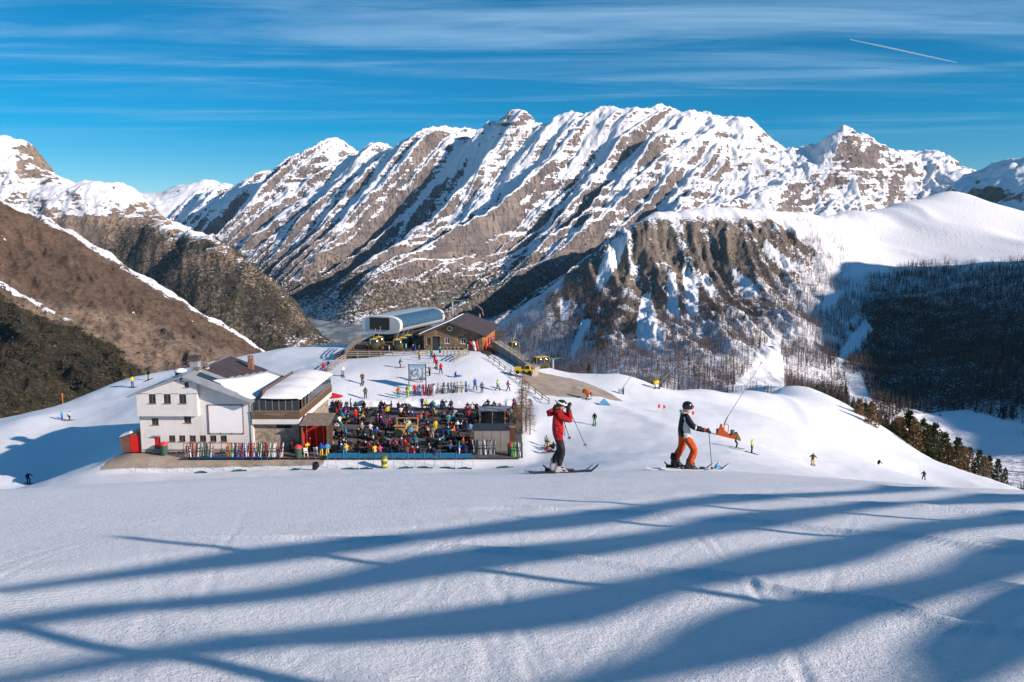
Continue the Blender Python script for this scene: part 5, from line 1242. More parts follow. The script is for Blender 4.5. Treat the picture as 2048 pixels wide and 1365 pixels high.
def skin_body(J, E, rad, label_of, levels=1, name='person'):
    """grow one continuous surface over a posed skeleton; each face gets the colour zone of its nearest limb"""
    keys = list(J); idx = {k: i for i, k in enumerate(keys)}
    me = bpy.data.meshes.new('skeleton'); me.from_pydata([J[k] for k in keys], [(idx[a], idx[b]) for a, b in E], [])
    ob = bpy.data.objects.new('skeleton', me); COL.objects.link(ob)
    ob.modifiers.new('skin', 'SKIN'); sv = me.skin_vertices[0].data
    for k in keys:
        r = rad[k]; sv[idx[k]].radius = r if isinstance(r, tuple) else (r, r); sv[idx[k]].use_root = (k == 'pelvis')
    ob.modifiers['skin'].use_smooth_shade = True
    s_ = ob.modifiers.new('sub', 'SUBSURF'); s_.levels = levels; s_.render_levels = levels
    dg = bpy.context.evaluated_depsgraph_get(); dg.update(); out = bpy.data.meshes.new_from_object(ob.evaluated_get(dg)); out.name = name
    bpy.data.objects.remove(ob); bpy.data.meshes.remove(me)
    out.materials.clear()
    for s in SLOTS: out.materials.append(CM['black'])
    n = len(out.polygons); c = np.zeros(n*3); out.polygons.foreach_get('center', c); c = c.reshape(-1, 3)
    best = np.full(n, 1e9); mi = np.zeros(n, int)
    for a, b in E:
        lab = label_of(a, b)
        if lab is None: continue
        A = np.array(J[a]); B = np.array(J[b]); d = B-A; t = np.clip(((c-A)@d)/(d@d), 0, 1)
        ra = rad[a] if not isinstance(rad[a], tuple) else sum(rad[a])/2; rb_ = rad[b] if not isinstance(rad[b], tuple) else sum(rad[b])/2
        dist = np.linalg.norm(c-A-t[:, None]*d, axis=1)/(ra+(rb_-ra)*t)
        m = dist < best; best[m] = dist[m]; mi[m] = SLOTS.index(lab)
    # face: lower front of the head
    h = np.array(J['head']); f = np.array(J['face_dir']) if 'face_dir' in J else np.array((0, -1, 0))
    hd = (mi == SLOTS.index('head')); rel = c-h
    mi[hd & ((rel@FACE[0]) > .045) & (rel[:, 2] < .03)] = SLOTS.index('skin')
    out.polygons.foreach_set('material_index', mi.astype(np.int32)); out.polygons.foreach_set('use_smooth', [True]*n); out.update()
    return out
FACE = [np.array((0, -1, 0))]
EDGES = [('pelvis','waist'),('waist','chest'),('chest','neck'),('neck','head'),('head','crown')]
for s in 'lr': EDGES += [('chest','sh'+s),('sh'+s,'el'+s),('el'+s,'wr'+s),('wr'+s,'ha'+s),('pelvis','hi'+s),('hi'+s,'kn'+s),('kn'+s,'an'+s),('an'+s,'to'+s)]
def zone(a, b):
    b0 = b[:2]
    if b in ('head', 'crown'): return 'head'
    if b0 == 'ha': return 'glove'
    if b0 in ('kn', 'an') or b0 == 'hi': return 'trousers'
    if b0 == 'to': return 'boot'
    return 'jacket'
RAD = dict(pelvis=(.17,.13), waist=(.165,.125), chest=(.19,.135), neck=.065, head=.118, crown=.10)
for s in 'lr': RAD.update({'sh'+s:.085, 'el'+s:.062, 'wr'+s:.050, 'ha'+s:.045, 'hi'+s:.115, 'kn'+s:.085, 'an'+s:.075, 'to'+s:.06})
def pose(**kw):
    J = dict(pelvis=(0,0,.93), waist=(0,0,1.08), chest=(0,0,1.30), neck=(0,-.02,1.49), head=(0,-.04,1.60), crown=(0,-.04,1.70),
             shl=(.20,0,1.40), ell=(.27,.02,1.13), wrl=(.27,-.12,.95), hal=(.27,-.17,.88), shr=(-.20,0,1.40), elr=(-.27,.02,1.13), wrr=(-.27,-.12,.95), har=(-.27,-.17,.88),
             hil=(.10,0,.88), knl=(.12,-.04,.50), anl=(.13,.02,.12), tol=(.13,-.14,.06), hir=(-.10,0,.88), knr=(-.12,-.04,.50), anr=(-.13,.02,.12), tor=(-.13,-.14,.06))
    J.update(kw); return J
POSES = {
 'stand': pose(),
 'wide': pose(anl=(.24,.02,.12), tol=(.27,-.13,.06), knl=(.19,-.05,.5), anr=(-.24,.02,.12), tor=(-.27,-.13,.06), knr=(-.19,-.05,.5), ell=(.36,0,1.16), wrl=(.40,-.18,1.05), hal=(.40,-.24,1.0)),
 'walk': pose(knl=(.11,-.24,.54), anl=(.12,-.26,.13), tol=(.12,-.42,.08), knr=(-.11,.06,.50), anr=(-.11,.34,.17), tor=(-.11,.24,.06), ell=(.27,.18,1.15), wrl=(.26,.14,.9), hal=(.26,.12,.84), elr=(-.27,-.12,1.13), wrr=(-.25,-.34,1.05), har=(-.25,-.4,1.02)),
 'ski': pose(pelvis=(0,.12,.80), waist=(0,.07,.95), chest=(0,-.06,1.16), neck=(0,-.14,1.33), head=(0,-.19,1.43), crown=(0,-.2,1.53), shl=(.2,-.06,1.25), shr=(-.2,-.06,1.25), ell=(.36,-.12,1.02), wrl=(.40,-.36,.98), hal=(.40,-.44,.97), elr=(-.36,-.12,1.02), wrr=(-.40,-.36,.98), har=(-.40,-.44,.97),
             hil=(.11,.10,.76), hir=(-.11,.10,.76), knl=(.14,-.16,.50), knr=(-.14,-.16,.50), anl=(.15,.0,.14), anr=(-.15,.0,.14), tol=(.15,-.16,.08), tor=(-.15,-.16,.08)),
 'sit': pose(pelvis=(0,.02,.54), waist=(0,0,.70), chest=(0,-.06,.92), neck=(0,-.10,1.10), head=(0,-.13,1.21), crown=(0,-.13,1.31), shl=(.2,-.06,1.01), shr=(-.2,-.06,1.01), ell=(.28,-.12,.78), wrl=(.18,-.34,.80), hal=(.14,-.41,.81), elr=(-.28,-.12,.78), wrr=(-.18,-.34,.80), har=(-.14,-.41,.81),
             hil=(.11,-.02,.54), hir=(-.11,-.02,.54), knl=(.14,-.44,.53), knr=(-.14,-.44,.53), anl=(.14,-.42,.12), anr=(-.14,-.42,.12), tol=(.14,-.58,.06), tor=(-.14,-.58,.06)),
 'lean': pose(pelvis=(0,.02,.54), waist=(0,.06,.70), chest=(0,.10,.92), neck=(0,.10,1.11), head=(.02,.08,1.22), crown=(.03,.09,1.32), shl=(.2,.1,1.02), shr=(-.2,.1,1.02), ell=(.33,.06,.80), wrl=(.30,-.18,.72), hal=(.28,-.24,.72), elr=(-.30,-.10,.86), wrr=(-.16,-.26,1.02), har=(-.12,-.28,1.10),
             hil=(.11,-.02,.54), hir=(-.11,-.02,.54), knl=(.16,-.42,.55), knr=(-.15,-.44,.53), anl=(.18,-.5,.12), anr=(-.14,-.42,.12), tol=(.18,-.66,.07), tor=(-.14,-.58,.06)),
 'ground': pose(pelvis=(0,.1,.16), waist=(0,.13,.32), chest=(0,.14,.54), neck=(0,.10,.72), head=(0,.08,.83), crown=(0,.08,.93), shl=(.2,.14,.63), shr=(-.2,.14,.63), ell=(.33,.30,.40), wrl=(.32,.36,.16), hal=(.32,.34,.09), elr=(-.33,.30,.40), wrr=(-.32,.36,.16), har=(-.32,.34,.09),
             hil=(.11,.04,.14), hir=(-.11,.04,.14), knl=(.16,-.36,.26), knr=(-.14,-.38,.20), anl=(.18,-.74,.12), anr=(-.16,-.76,.12), tol=(.19,-.82,.22), tor=(-.17,-.84,.22)),
}
PM = {k: skin_body(J, EDGES, RAD, zone, 1) for k, J in POSES.items()}
def person(p, loc, rz, jk, tr, hd, label, group=None, sc=1.0, boot='black', glove='black', hair=False):
    o = bpy.data.objects.new('person', PM[p]); COL.objects.link(o); o.location = loc; o.rotation_euler = (0, 0, rz); o.scale = (sc, sc, sc)
    for s, m in zip(SLOTS, (CM[jk], CM[tr], HAIRS if hd == 'hair' else CM[hd], SKIN, CM[boot], CM[glove], CM[jk])):
        q = o.material_slots[SLOTS.index(s)]; q.link = 'OBJECT'; q.material = m
    return tag(o, label, 'person', group)
def skier(X, Y, d, p, rz, jk, tr, hd, label, sc=1.0, skis='black', group=None, nth=None, board=False, dz=0.0):
    v = at(X, Y, d); z = gz(v.x, v.y)+dz; person(p, (v.x, v.y, z+.03), R(rz), jk, tr, hd, label, group, sc)
    if skis:
        short = label.split(',')[0].split(' standing')[0].split(' skiing')[0].split(' on the')[0]
        for s_ in (-1, 1):
            c = Vector((math.cos(R(rz)), math.sin(R(rz)), 0))*s_*.15; f_ = Vector((math.sin(R(rz)), -math.cos(R(rz)), 0))
            b_ = Vector((v.x, v.y, 0))+c-f_*.75*sc; e_ = b_+f_*1.6*sc; zb_, ze = gz(b_.x, b_.y)+dz, gz(e_.x, e_.y)+dz
            o = ski((b_.x, b_.y, zb_+.02), SKC[skis], (math.atan2(ze-zb_, 1.6*sc), 0, R(rz)+math.pi), f'{skis} ski under the {short}', 'skis on the feet of skiers'); o.scale = (sc, sc, sc)
# skiers and walkers on the plateau and the pistes
skier(57, 967, 100, 'ski', 60, 'navy', 'navy', 'navy', 'person in navy ski suit skiing at the left edge')
skier(124, 840, 124, 'stand', 80, 'sky', 'blue', 'navy', 'small person in blue beside a white jacket on the left slope', .85, 'white')
skier(138, 838, 124, 'ski', 110, 'white', 'black', 'black', 'person in white jacket and black trousers on the left slope')
skier(265, 777, 145, 'stand', 60, 'yellow', 'blue', 'black', 'person in yellow jacket and blue trousers left of the hut roof', 1.25)
skier(298, 766, 148, 'stand', -30, 'black', 'beige', 'black', 'person in black jacket and beige trousers above the hut eaves', 1.15)
skier(647, 733, 131, 'stand', 30, 'red', 'red', 'black', 'person in red standing at the foot of the deck fence', 1.0)
skier(657, 732, 131.5, 'stand', -40, 'blue', 'navy', 'black', 'person in dark blue standing beside the fence ramp')
skier(686, 762, 127, 'stand', 20, 'white', 'grey', 'white', 'person in white and pale grey alone on the plateau')
skier(725, 769, 124, 'stand', 0, 'brown', 'charcoal', 'beige', 'person in brown jacket in the middle of the plateau', 1.05)
skier(731, 797, 119, 'stand', 190, 'olive', 'black', 'charcoal', 'person in olive jacket standing just above the terrace bank', 1.05, None)
skier(800, 735, 131, 'ski', 100, 'charcoal', 'olive', 'beige', 'person in dark clothes crouching below the lift deck')
skier(641, 754, 127, 'ground', 60, 'charcoal', 'black', 'white', 'small child sitting in the snow right of the hut', .6, None)
skier(869, 730, 133, 'stand', 150, 'red', 'red', 'black', 'person in all red on the steps below the deck', 1.0, None)
skier(873, 742, 130, 'stand', 20, 'crimson', 'black', 'charcoal', 'person in dark red jacket just below the steps', 1.0)
skier(882, 757, 127, 'walk', 200, 'red', 'black', 'black', 'person in red jacket walking right of the map board', 1.05, None)
skier(859, 756, 126.5, 'stand', 60, 'brown', 'black', 'orange', 'person in brown beside the right post of the map board', .95, None)
skier(839, 722, 136, 'stand', -20, 'yellow', 'olive', 'black', 'person with yellow jacket above the map board', 1.0, None)
skier(828, 762, 125, 'stand', 10, 'blue', 'red', 'black', 'person with blue jacket seen under the map board', 1.0, None)
skier(843, 768, 124, 'stand', 180, 'orange', 'brown', 'black', 'person with orange top seen under the map board', .95, None)
skier(863, 716, 137, 'stand', 0, 'green', 'black', 'black', 'person in green on the top step of the deck', 1.0, None)
skier(913, 764, 125.5, 'ground', 110, 'navy', 'blue', 'charcoal', 'person in dark blue sitting on the open snow', 1.0, None)
skier(797, 801, 118.8, 'stand', 180, 'orange', 'teal', 'brown', 'person in orange jacket and teal trousers behind the terrace', 1.05, None)
skier(815, 799, 119, 'stand', 150, 'lime', 'lime', 'green', 'person in lime green suit left of the ski racks', 1.1, None)
skier(830, 797, 119.3, 'stand', 200, 'red', 'navy', 'orange', 'person in red jacket at the left end of the ski racks', 1.1, None)
skier(868, 796, 118.9, 'stand', 180, 'white', 'white', 'white', 'person all in white between the two ski racks', 1.0, None)
skier(950, 791, 120, 'walk', 30, 'blue', 'navy', 'navy', 'person in blue suit walking right of the ski racks', 1.1, None)
skier(964, 798, 118.8, 'stand', 170, 'grey', 'charcoal', 'charcoal', 'person in grey standing right of the ski racks', 1.0, None)
skier(995, 792, 120, 'walk', 80, 'lime', 'charcoal', 'charcoal', 'person in lime jacket and dark trousers striding across the snow', 1.05, None)
skier(1016, 791, 120.4, 'walk', 100, 'red', 'charcoal', 'black', 'person in red jacket striding behind the lime jacket', 1.05, None)
skier(1189, 851, 107, 'stand', 170, 'black', 'green', 'black', 'person in black jacket and green trousers on the open piste', 1.0)
skier(1472, 897, 95, 'ski', 75, 'green', 'black', 'green', 'person in green jacket skiing below the orange padding', 1.05)
skier(1503, 907, 93, 'stand', 60, 'lime', 'black', 'lime', 'person in lime jacket and black trousers right of the orange padding', 1.0)
skier(1625, 933, 103, 'ski', 150, 'brown', 'yellow', 'orange', 'person with yellow trousers skiing away', 1.1)
skier(1757, 940, 137, 'ski', 120, 'black', 'white', 'black', 'person in black top and white trousers on the right piste', 1.15)
skier(1847, 962, 138, 'wide', 150, 'navy', 'navy', 'charcoal', 'person in dark navy suit farthest right on the piste', 1.1)
v = at(1432, 941, 48); person('ski', (v.x, v.y, v.z-.62), R(60), 'sky', 'black', 'white', 'small child in bright blue jacket and white helmet behind the crest', None, .78)
# little group resting beside the larches
for X, Y, d, p, rz, j_, t_, h_, lb in ((1097, 893, 95, 'ground', 120, 'yellow', 'black', 'black', 'person in yellow jacket resting on the snow by the larches'), (1091, 886, 96.5, 'sit', 60, 'grey', 'navy', 'navy', 'person in grey jacket resting behind the yellow jacket'),
        (1106, 900, 94, 'ground', 200, 'black', 'black', 'black', 'person in black sitting behind the red jacket skier'), (1096, 908, 92.5, 'ground', 100, 'crimson', 'black', 'black', 'person in dark red lying on the snow by the larches')):
    skier(X, Y, d, p, rz, j_, t_, h_, lb, 1.0, None)
# people on the deck
for X, d, j_, t_, h_, lb in ((812, 146, 'sky', 'navy', 'white', 'person in light blue between the cabins on the deck'), (826, 145.5, 'charcoal', 'black', 'yellow', 'person in charcoal right of the yellow cabins on the deck'), (830, 146.5, 'blue', 'blue', 'black', 'person in blue suit on the deck by the hut wall'),
        (838, 145, 'olive', 'black', 'black', 'person in olive leaning at the deck rail'), (778, 145, 'white', 'grey', 'black', 'person in white on the deck left of the yellow cabins'), (765, 144, 'brown', 'black', 'black', 'person in brown beside the leftmost cabin on the deck'),
        (735, 145, 'black', 'charcoal', 'grey', 'person in black at the left end of the deck'), (880, 144, 'teal', 'black', 'black', 'person in teal in front of the stone hut door'), (935, 145, 'grey', 'charcoal', 'white', 'person in grey at the corner of the stone hut')):
    v = at(X, 700, d); person('stand', (v.x, v.y, zD), R(rng.uniform(0, 360)), j_, t_, h_, lb, 'people on the lift deck')
for X, Y, d, j_, t_, lb in ((977, 694, 147, 'purple', 'red', 'person in purple on the ramp beside the orange wall'), (983, 690, 148, 'pink', 'black', 'person in pink at the top of the concrete ramp'), (972, 700, 146, 'red', 'red', 'person in red at the foot of the orange wall')):
    v = at(X, Y, d); person('stand', (v.x, v.y, max(gz(v.x, v.y), v.z)), R(rng.uniform(0, 360)), j_, t_, 'black', lb)
# standing figures on the terrace that one can pick out
for X, Y, d, p, rz, j_, t_, h_, lb in ((643, 918, 88.9, 'stand', 170, 'blue', 'yellow', 'blue', 'left one of two people in blue jackets and yellow trousers by the porch'), (655, 917, 89.0, 'stand', 190, 'sky', 'yellow', 'blue', 'right one of two people in blue jackets and yellow trousers by the porch'),
        (661, 886, 94, 'walk', 60, 'white', 'white', 'white', 'person in white suit walking right of the porch'), (614, 893, 91.0, 'sit', 40, 'yellow', 'black', 'red', 'person in yellow jacket seated under the porch'), (621, 889, 91.6, 'stand', 10, 'crimson', 'charcoal', 'red', 'person in dark red under the porch roof'),
        (691, 874, 96.5, 'stand', 120, 'sky', 'charcoal', 'blue', 'person in light blue jacket standing alone left of the tables'), (711, 831, 107, 'stand', 30, 'red', 'red', 'black', 'person in red trousers at the left of the upper terrace'),
        (864, 872, 97.0, 'stand', 170, 'grey', 'beige', 'black', 'person in grey at the right side of the timber kiosk'), (813, 868, 97.4, 'stand', 20, 'beige', 'grey', 'white', 'person with white hat in front of the timber kiosk'), (822, 871, 97.2, 'stand', 200, 'sky', 'black', 'brown', 'person in pale blue in front of the timber kiosk'),
        (918, 911, 89.9, 'stand', 100, 'teal', 'white', 'brown', 'person in teal jacket and white trousers left of the grey cabin'), (926, 903, 91.5, 'stand', 60, 'brown', 'charcoal', 'red', 'person in brown jacket with red hat left of the grey cabin'), (937, 900, 92, 'stand', 140, 'red', 'black', 'black', 'person in red jacket close to the grey cabin'),
        (908, 868, 97.6, 'stand', 80, 'orange', 'black', 'brown', 'person in orange jacket standing right of the kiosk'), (871, 856, 100.5, 'stand', 20, 'yellow', 'yellow', 'black', 'person in all yellow behind the kiosk'), (775, 826, 109, 'stand', 20, 'yellow', 'black', 'black', 'person in yellow standing in the upper rows'),
        (963, 831, 108, 'stand', 180, 'orange', 'black', 'black', 'person in orange standing beside the dark shelter'), (954, 842, 105.5, 'stand', 60, 'teal', 'black', 'black', 'person in teal left of the dark shelter'), (1013, 830, 108, 'sit', 60, 'orange', 'black', 'red', 'person in orange jacket behind the dark shelter'),
        (1022, 832, 107.5, 'stand', 200, 'teal', 'grey', 'pink', 'person in teal at the right end of the upper terrace'), (690, 908, 90.2, 'sit', 10, 'white', 'sky', 'white', 'person in white jacket in the front row left end'), (584, 905, 90.6, 'sit', 200, 'black', 'black', 'red', 'person in black with red hat sitting at the stone wall')):
    v = at(X, Y, d); person(p, (v.x, v.y, TERR_Z+.01), R(rz), j_, t_, h_, lb)
# the seated crowd: people on both benches of every table
rows = ['nearest row', 'second row', 'third row', 'fourth row', 'fifth row', 'sixth row', 'rearmost row']
jw = ['black']*17+['charcoal']*10+['navy']*7+['grey']*3+['white']*3+['red']*3+['blue']*2+['teal']*2+['orange', 'yellow', 'lime', 'green', 'purple', 'pink', 'brown', 'brown', 'crimson', 'sky', 'beige', 'olive']
hw_ = ['hair']*6+['black']*5+['white']*4+['brown']*3+['red', 'blue', 'orange', 'beige', 'pink']
tw = ['black']*6+['charcoal']*4+['navy']*3+['white', 'grey', 'beige', 'red', 'brown', 'olive']
sides = ['towards the porch', 'left of the kiosk', 'about level with the kiosk', 'right of the kiosk', 'towards the right end']
for X, d, a in TABLES:
    c = front(X, 900, d); r_ = min(range(7), key=lambda k: abs((90.3, 93.5, 97.3, 101.5, 105.7, 110, 113.6)[k]-d))
    for s_ in (-1, 1):
        for k in (-1, 0, 1):
            if rng.random() < .36: continue
            x = k*.58+rng.uniform(-.1, .1); y = s_*.74
            x, y = x*math.cos(a)-y*math.sin(a), x*math.sin(a)+y*math.cos(a)
            j_, h_ = rng.choice(jw), rng.choice(hw_)
            sd = sides[min(4, int((X-672)/72))] if X < 1032 else sides[4]
            person(rng.choice(('sit', 'sit', 'lean')), (c.x+x, c.y+y, TERR_Z-.02), (0 if s_ > 0 else math.pi)+a+rng.uniform(-.5, .5), j_, rng.choice(tw), h_, f"{j_} jacket, {'bare head' if h_ == 'hair' else h_+' hat'}, seated in the terrace's {rows[r_]}, {sd}", 'people seated on the terrace', rng.uniform(.95, 1.08))
for k in range(26):
    X = rng.choice([rng.uniform(668, 700), rng.uniform(690, 940), rng.uniform(700, 940), rng.uniform(960, 1030)]); d = rng.uniform(99, 115.5) if X > 700 else rng.uniform(100, 114)
    if X > 945 and d < 106: d = rng.uniform(106, 115)
    j_, h_, t_ = rng.choice(jw), rng.choice(hw_), rng.choice(tw); c = front(X, 850, d)
    sd = sides[min(4, int((X-668)/72))]
    person(rng.choice(('stand', 'stand', 'wide')), (c.x, c.y, TERR_Z+.01), rng.uniform(0, 6.28), j_, t_, h_, f"person in {j_} jacket and {t_} trousers standing among upper tables, {sd}", 'people standing among the upper tables', rng.uniform(.95, 1.05))
# white chairs in front of the porch
for X, d, lb in ((612, 89.3, 'white chair standing left before the porch'), (632, 89.6, 'white chair standing between the porch and the blue jackets')):
    c = thing('garden_chair', lb, 'chair', front(X, 910, d), R(20), 'white chairs before the porch')
    for sx in (-1, 1):
        MB().box(sx*.2-.02, sx*.2+.02, -.22, -.18, 0, .44).build('leg', WPNT, c); MB().bar((sx*.2, .2, 0), (sx*.2, .28, .95), .04, .04).build('leg', WPNT, c)
    for k in range(4): MB().box(-.22, .22, -.23+k*.11, -.23+k*.11+.1, .443, .47).build('slat', WPNT, c)
    for k in range(3): MB().box(-.18, .18, .235+k*.02, .255+k*.02, .55+k*.14, .65+k*.14).build('back_slat', WPNT, c)
# ------------------------------------------------------------------ the two skiers in front
def ellipsoid(mb, c, r, n=12, m=8, z0=-1.0, z1=1.0, mi=0, flat=None):
    vs = []; fs = []
    for j in range(m+1):
        t_ = z0+(z1-z0)*j/m; rr = math.sqrt(max(0.0004, 1-t_*t_))
        for i in range(n): a = 6.28318*i/n; vs.append((c[0]+r[0]*rr*math.cos(a), c[1]+r[1]*rr*math.sin(a), c[2]+r[2]*t_))
    for j in range(m):
        for i in range(n): fs.append((j*n+i, j*n+(i+1) % n, (j+1)*n+(i+1) % n, (j+1)*n+i))
    fs += [tuple(range(n))[::-1], tuple(m*n+i for i in range(n))]
    return mb.add(vs, fs, mi)
def hand(mb, p, fwd, up, s_=1.0):
    """gloved hand: palm, four curled fingers of unequal length, thumb from the side of the palm"""
    p = Vector(p); f = Vector(fwd).normalized(); u = Vector(up).normalized(); r = f.cross(u).normalized()
    ellipsoid(mb, p, (.045, .045, .045), 10, 6)
    mb.tube([p-f*.03, p+f*.02, p+f*.06], [.045, .05, .042], 8)
    for k, (o, L) in enumerate(((-.033, .07), (-.011, .082), (.011, .078), (.033, .062))):
        b_ = p+f*.05+r*o; mb.tube([b_, b_+f*L*.5-u*.004, b_+f*L*.72-u*.035, b_+f*L*.5-u*.062], [.0145, .0135, .0125, .011], 6)
    b_ = p+r*-.04+f*.005; mb.tube([b_, b_+r*-.028+f*.03-u*.012, b_+r*-.018+f*.055-u*.035], [.017, .015, .012], 6)
BOOTW = pmat('boot_white', (.60, .60, .60), .4, .4, .35, 9.0, col2=(.08, .08, .09)); BOOTB = pmat('boot_black', (.02, .02, .022), .35, .5)
def boot(parent, x, y, z, mat, yaw=0.0):
    m = MB(); m.prism([(-.12, 0), (.20, 0), (.205, .07), (.12, .13), (.07, .30), (-.10, .33), (-.13, .12)], -.055, .055); o = m.build('ski_boot', mat, parent); o.location = (x, y, z); o.rotation_euler = (0, 0, yaw)
    b_ = o.modifiers.new('b', 'BEVEL'); b_.width = .018; b_.segments = 2
    for k, (bx_, bz_) in enumerate(((.10, .10), (.06, .17), (-.0, .25))): MB().box(bx_-.03, bx_+.045, -.062, .062, bz_-.008, bz_+.014).build('buckle', STEEL if mat is BOOTB else DARK, o)
def hero(name_label, X, Y, d, J, cols, scale, rad=None):
    v = at(X, Y, d); z = gz_fine(v.x, v.y); FACE[0] = np.array((1, 0, 0)); rd = dict(RAD); rd.update(rad or {})
    def zn(a, b):
        if b in ('head', 'crown'): return 'skin'
        return zone(a, b)
    me = skin_body(J, EDGES, rd, zn, 2, 'person'); FACE[0] = np.array((0, -1, 0))
    o = bpy.data.objects.new('person', me); COL.objects.link(o); o.location = (v.x, v.y, z+.045); o.scale = (scale,)*3
    n = len(me.polygons); c = np.zeros(n*3); me.polygons.foreach_get('center', c); c = c.reshape(-1, 3); mi = np.zeros(n, np.int32); me.polygons.foreach_get('material_index', mi)
    mi[(mi == 1) & (c[:, 2] > .865)] = 0; mi[(mi == 0) & (c[:, 2] < .865)] = 1
    me.polygons.foreach_set('material_index', mi)
    for s, m in zip(SLOTS, cols): q = o.material_slots[SLOTS.index(s)]; q.link = 'OBJECT'; q.material = m
    tag(o, name_label, 'person'); return o
def pole(tip, grip, label):
    tip = Vector(tip); grip = Vector(grip); o = thing('ski_pole', label, 'ski pole', tip); v = grip-tip
    MB().tube([(0, 0, 0), v*.96], [.007, .010], 8).build('shaft', pmat('pole_black', (.02, .02, .022), .3, .5), o)
    MB().tube([v*.9, v*1.02], [.018, .02], 8).build('grip', BLKP, o)
    u = v.normalized(); MB().tube([u*.06, u*.075, u*.085], [.045, .05, .015], 12).build('basket', BLKP, o)
CLR = pmat('jacket_red', (.60, .008, .014), .5, .3, .30, 9.0, bump=1.0); ORT = pmat('trousers_orange', (.78, .105, .008), .55, .3, .30, 9.0, bump=1.0); BKJ = pmat('jacket_black', (.008, .009, .013), .6, .2, .3, 5.0, bump=.4); WPN = pmat('panel_pale', (.60, .61, .60), .55, .3, .25, 5.0, bump=.4); BKT = pmat('trousers_black', (.012, .012, .016), .6, .3, .3, 5., bump=.5)
HX, HY, HDD = 1115, 945, 19.5
J = dict(pelvis=(0,0,1.0), waist=(.01,0,1.16), chest=(-.02,0,1.40), neck=(.01,0,1.56), head=(.09,0,1.67), crown=(.11,0,1.77), shr=(-.02,-.18,1.49), elr=(.31,-.22,1.34), wrr=(.27,-.12,1.57), har=(.25,-.09,1.64), shl=(-.02,.18,1.49), ell=(.28,.25,1.35), wrl=(.27,.12,1.58), hal=(.25,.08,1.65),
         hir=(.0,-.10,.93), knr=(.11,-.12,.56), anr=(.03,-.13,.26), tor=(.06,-.13,.16), hil=(0,.10,.93), knl=(.09,.12,.56), anl=(-.08,.13,.26), tol=(-.05,.13,.16))
RR = dict(pelvis=(.19,.185), waist=(.185,.18), chest=(.195,.185), shl=.10, shr=.10, ell=.082, elr=.082, wrl=.062, wrr=.062, hil=.12, hir=.12, knl=.098, knr=.098, anl=.095, anr=.095, tol=.08, tor=.08)
h1 = hero('skier in red hooded jacket and black trousers holding both hands to the face', HX, HY, HDD, J, (CLR, BKT, SKIN, SKIN, BKT, BLKP, CLR), 1.0, RR)
m = MB(); ellipsoid(m, (.085, 0, 1.725), (.135, .112, .118), 16, 10, -.35, 1.0); m.build('helmet', pmat('helmet_dark_green', (.015, .028, .025), .25, .5), h1, True)
m = MB(); m.tube([(  .085+.139*math.cos(a), .117*math.sin(a), 1.725+.055*math.cos(a+3.14)+.03) for a in np.linspace(0, 6.283, 20)], .026, 6); m.build('goggle_strap', pmat('strap_white', (.70, .66, .68), .6, .2), h1, True)
m = MB(); ellipsoid(m, (.205, 0, 1.665), (.045, .085, .048), 12, 6); m.build('goggles', GLASS, h1, True)
m = MB(); m.tube([(-.01, 0, 1.68), (-.05, 0, 1.60), (-.04, -.02, 1.53), (-.01, -.04, 1.48)], [.09, .10, .085, .04], 9); m.tube([(.02, -.09, 1.62), (.07, -.105, 1.54), (.10, -.10, 1.46)], [.04, .045, .02], 7); m.build('hair', HAIRS, h1, True)
m = MB(); m.tube([(-.17, 0, 1.44), (-.185, 0, 1.50), (-.12, 0, 1.57)], [.10, .12, .07], 10); m.tube([(-.10, -.12, 1.54), (-.02, -.15, 1.57), (.07, -.10, 1.56), (.09, 0, 1.55), (.07, .10, 1.56), (-.02, .15, 1.57), (-.10, .12, 1.54)], .045, 8); m.build('hood', CLR, h1, True)
m = MB(); hand(m, (.255, -.09, 1.645), (.25, .1, .9), (-.9, 0, .3)); m.build('glove', CM['charcoal'], h1, True)
m = MB(); hand(m, (.255, .08, 1.655), (.25, -.1, .9), (-.9, 0, .3)); m.build('glove', CM['charcoal'], h1, True)
MB().tube([(.175, -.012, .92), (.178, -.012, 1.15), (.172, -.012, 1.36)], .008, 5).build('zip', BKT, h1)
MB().tube([(.27, -.125, 1.545), (.265, -.115, 1.585)], .066, 10).build('cuff', BKT, h1); MB().box(.02, .12, -.195, -.182, 1.0, 1.02).build('pocket_zip', BKT, h1)
boot(h1, .05, -.13, -.02, BOOTW); boot(h1, -.06, .13, -.02, BOOTW)
b0 = h1.location
def hero_ski(base, xoff, yoff, L, mat, label):
    x0 = base.x+xoff-.78; y = base.y+yoff; x1 = x0+L; z0, z1 = gz_fine(x0, y), gz_fine(x1, y); k = L/1.7
    zm = max(gz_fine(x0+L*t_, y)-(z0+(z1-z0)*t_) for t_ in (0, .25, .5, .75, 1))
    o = ski((x0, y, z0+.012+zm), mat, (math.atan2(z1-z0, L), 0, R(-90)), label, None); o.scale = (1.1, k, 1.2)
    b_ = thing('ski_binding', 'black binding holding the boot on '+label.split(' under')[0], 'binding', (base.x+xoff, y, base.z-.02))
    MB().box(-.25, -.13, -.05, .05, -.02, .06).build('heel_piece', BLKP, b_); MB().box(.21, .30, -.05, .05, -.02, .05).build('toe_piece', BLKP, b_); MB().bar((-.2, 0, .05), (-.30, 0, .14), .05, .03).build('brake_lever', BLKP, b_)
hero_ski(b0, .05, -.13, 1.75, SKC['black'], 'near black ski under the skier in red'); hero_ski(b0, -.06, .13, 1.75, SKC['grey'], 'far grey ski under the skier in red')
pole(b0+Vector((.69, -.30, .70)), b0+Vector((.30, -.10, 1.55)), 'ski pole hanging from the near wrist of the skier in red')
pole(b0+Vector((.32, .12, .77)), b0+Vector((.08, .13, 1.50)), 'ski pole hanging from the far wrist of the skier in red')
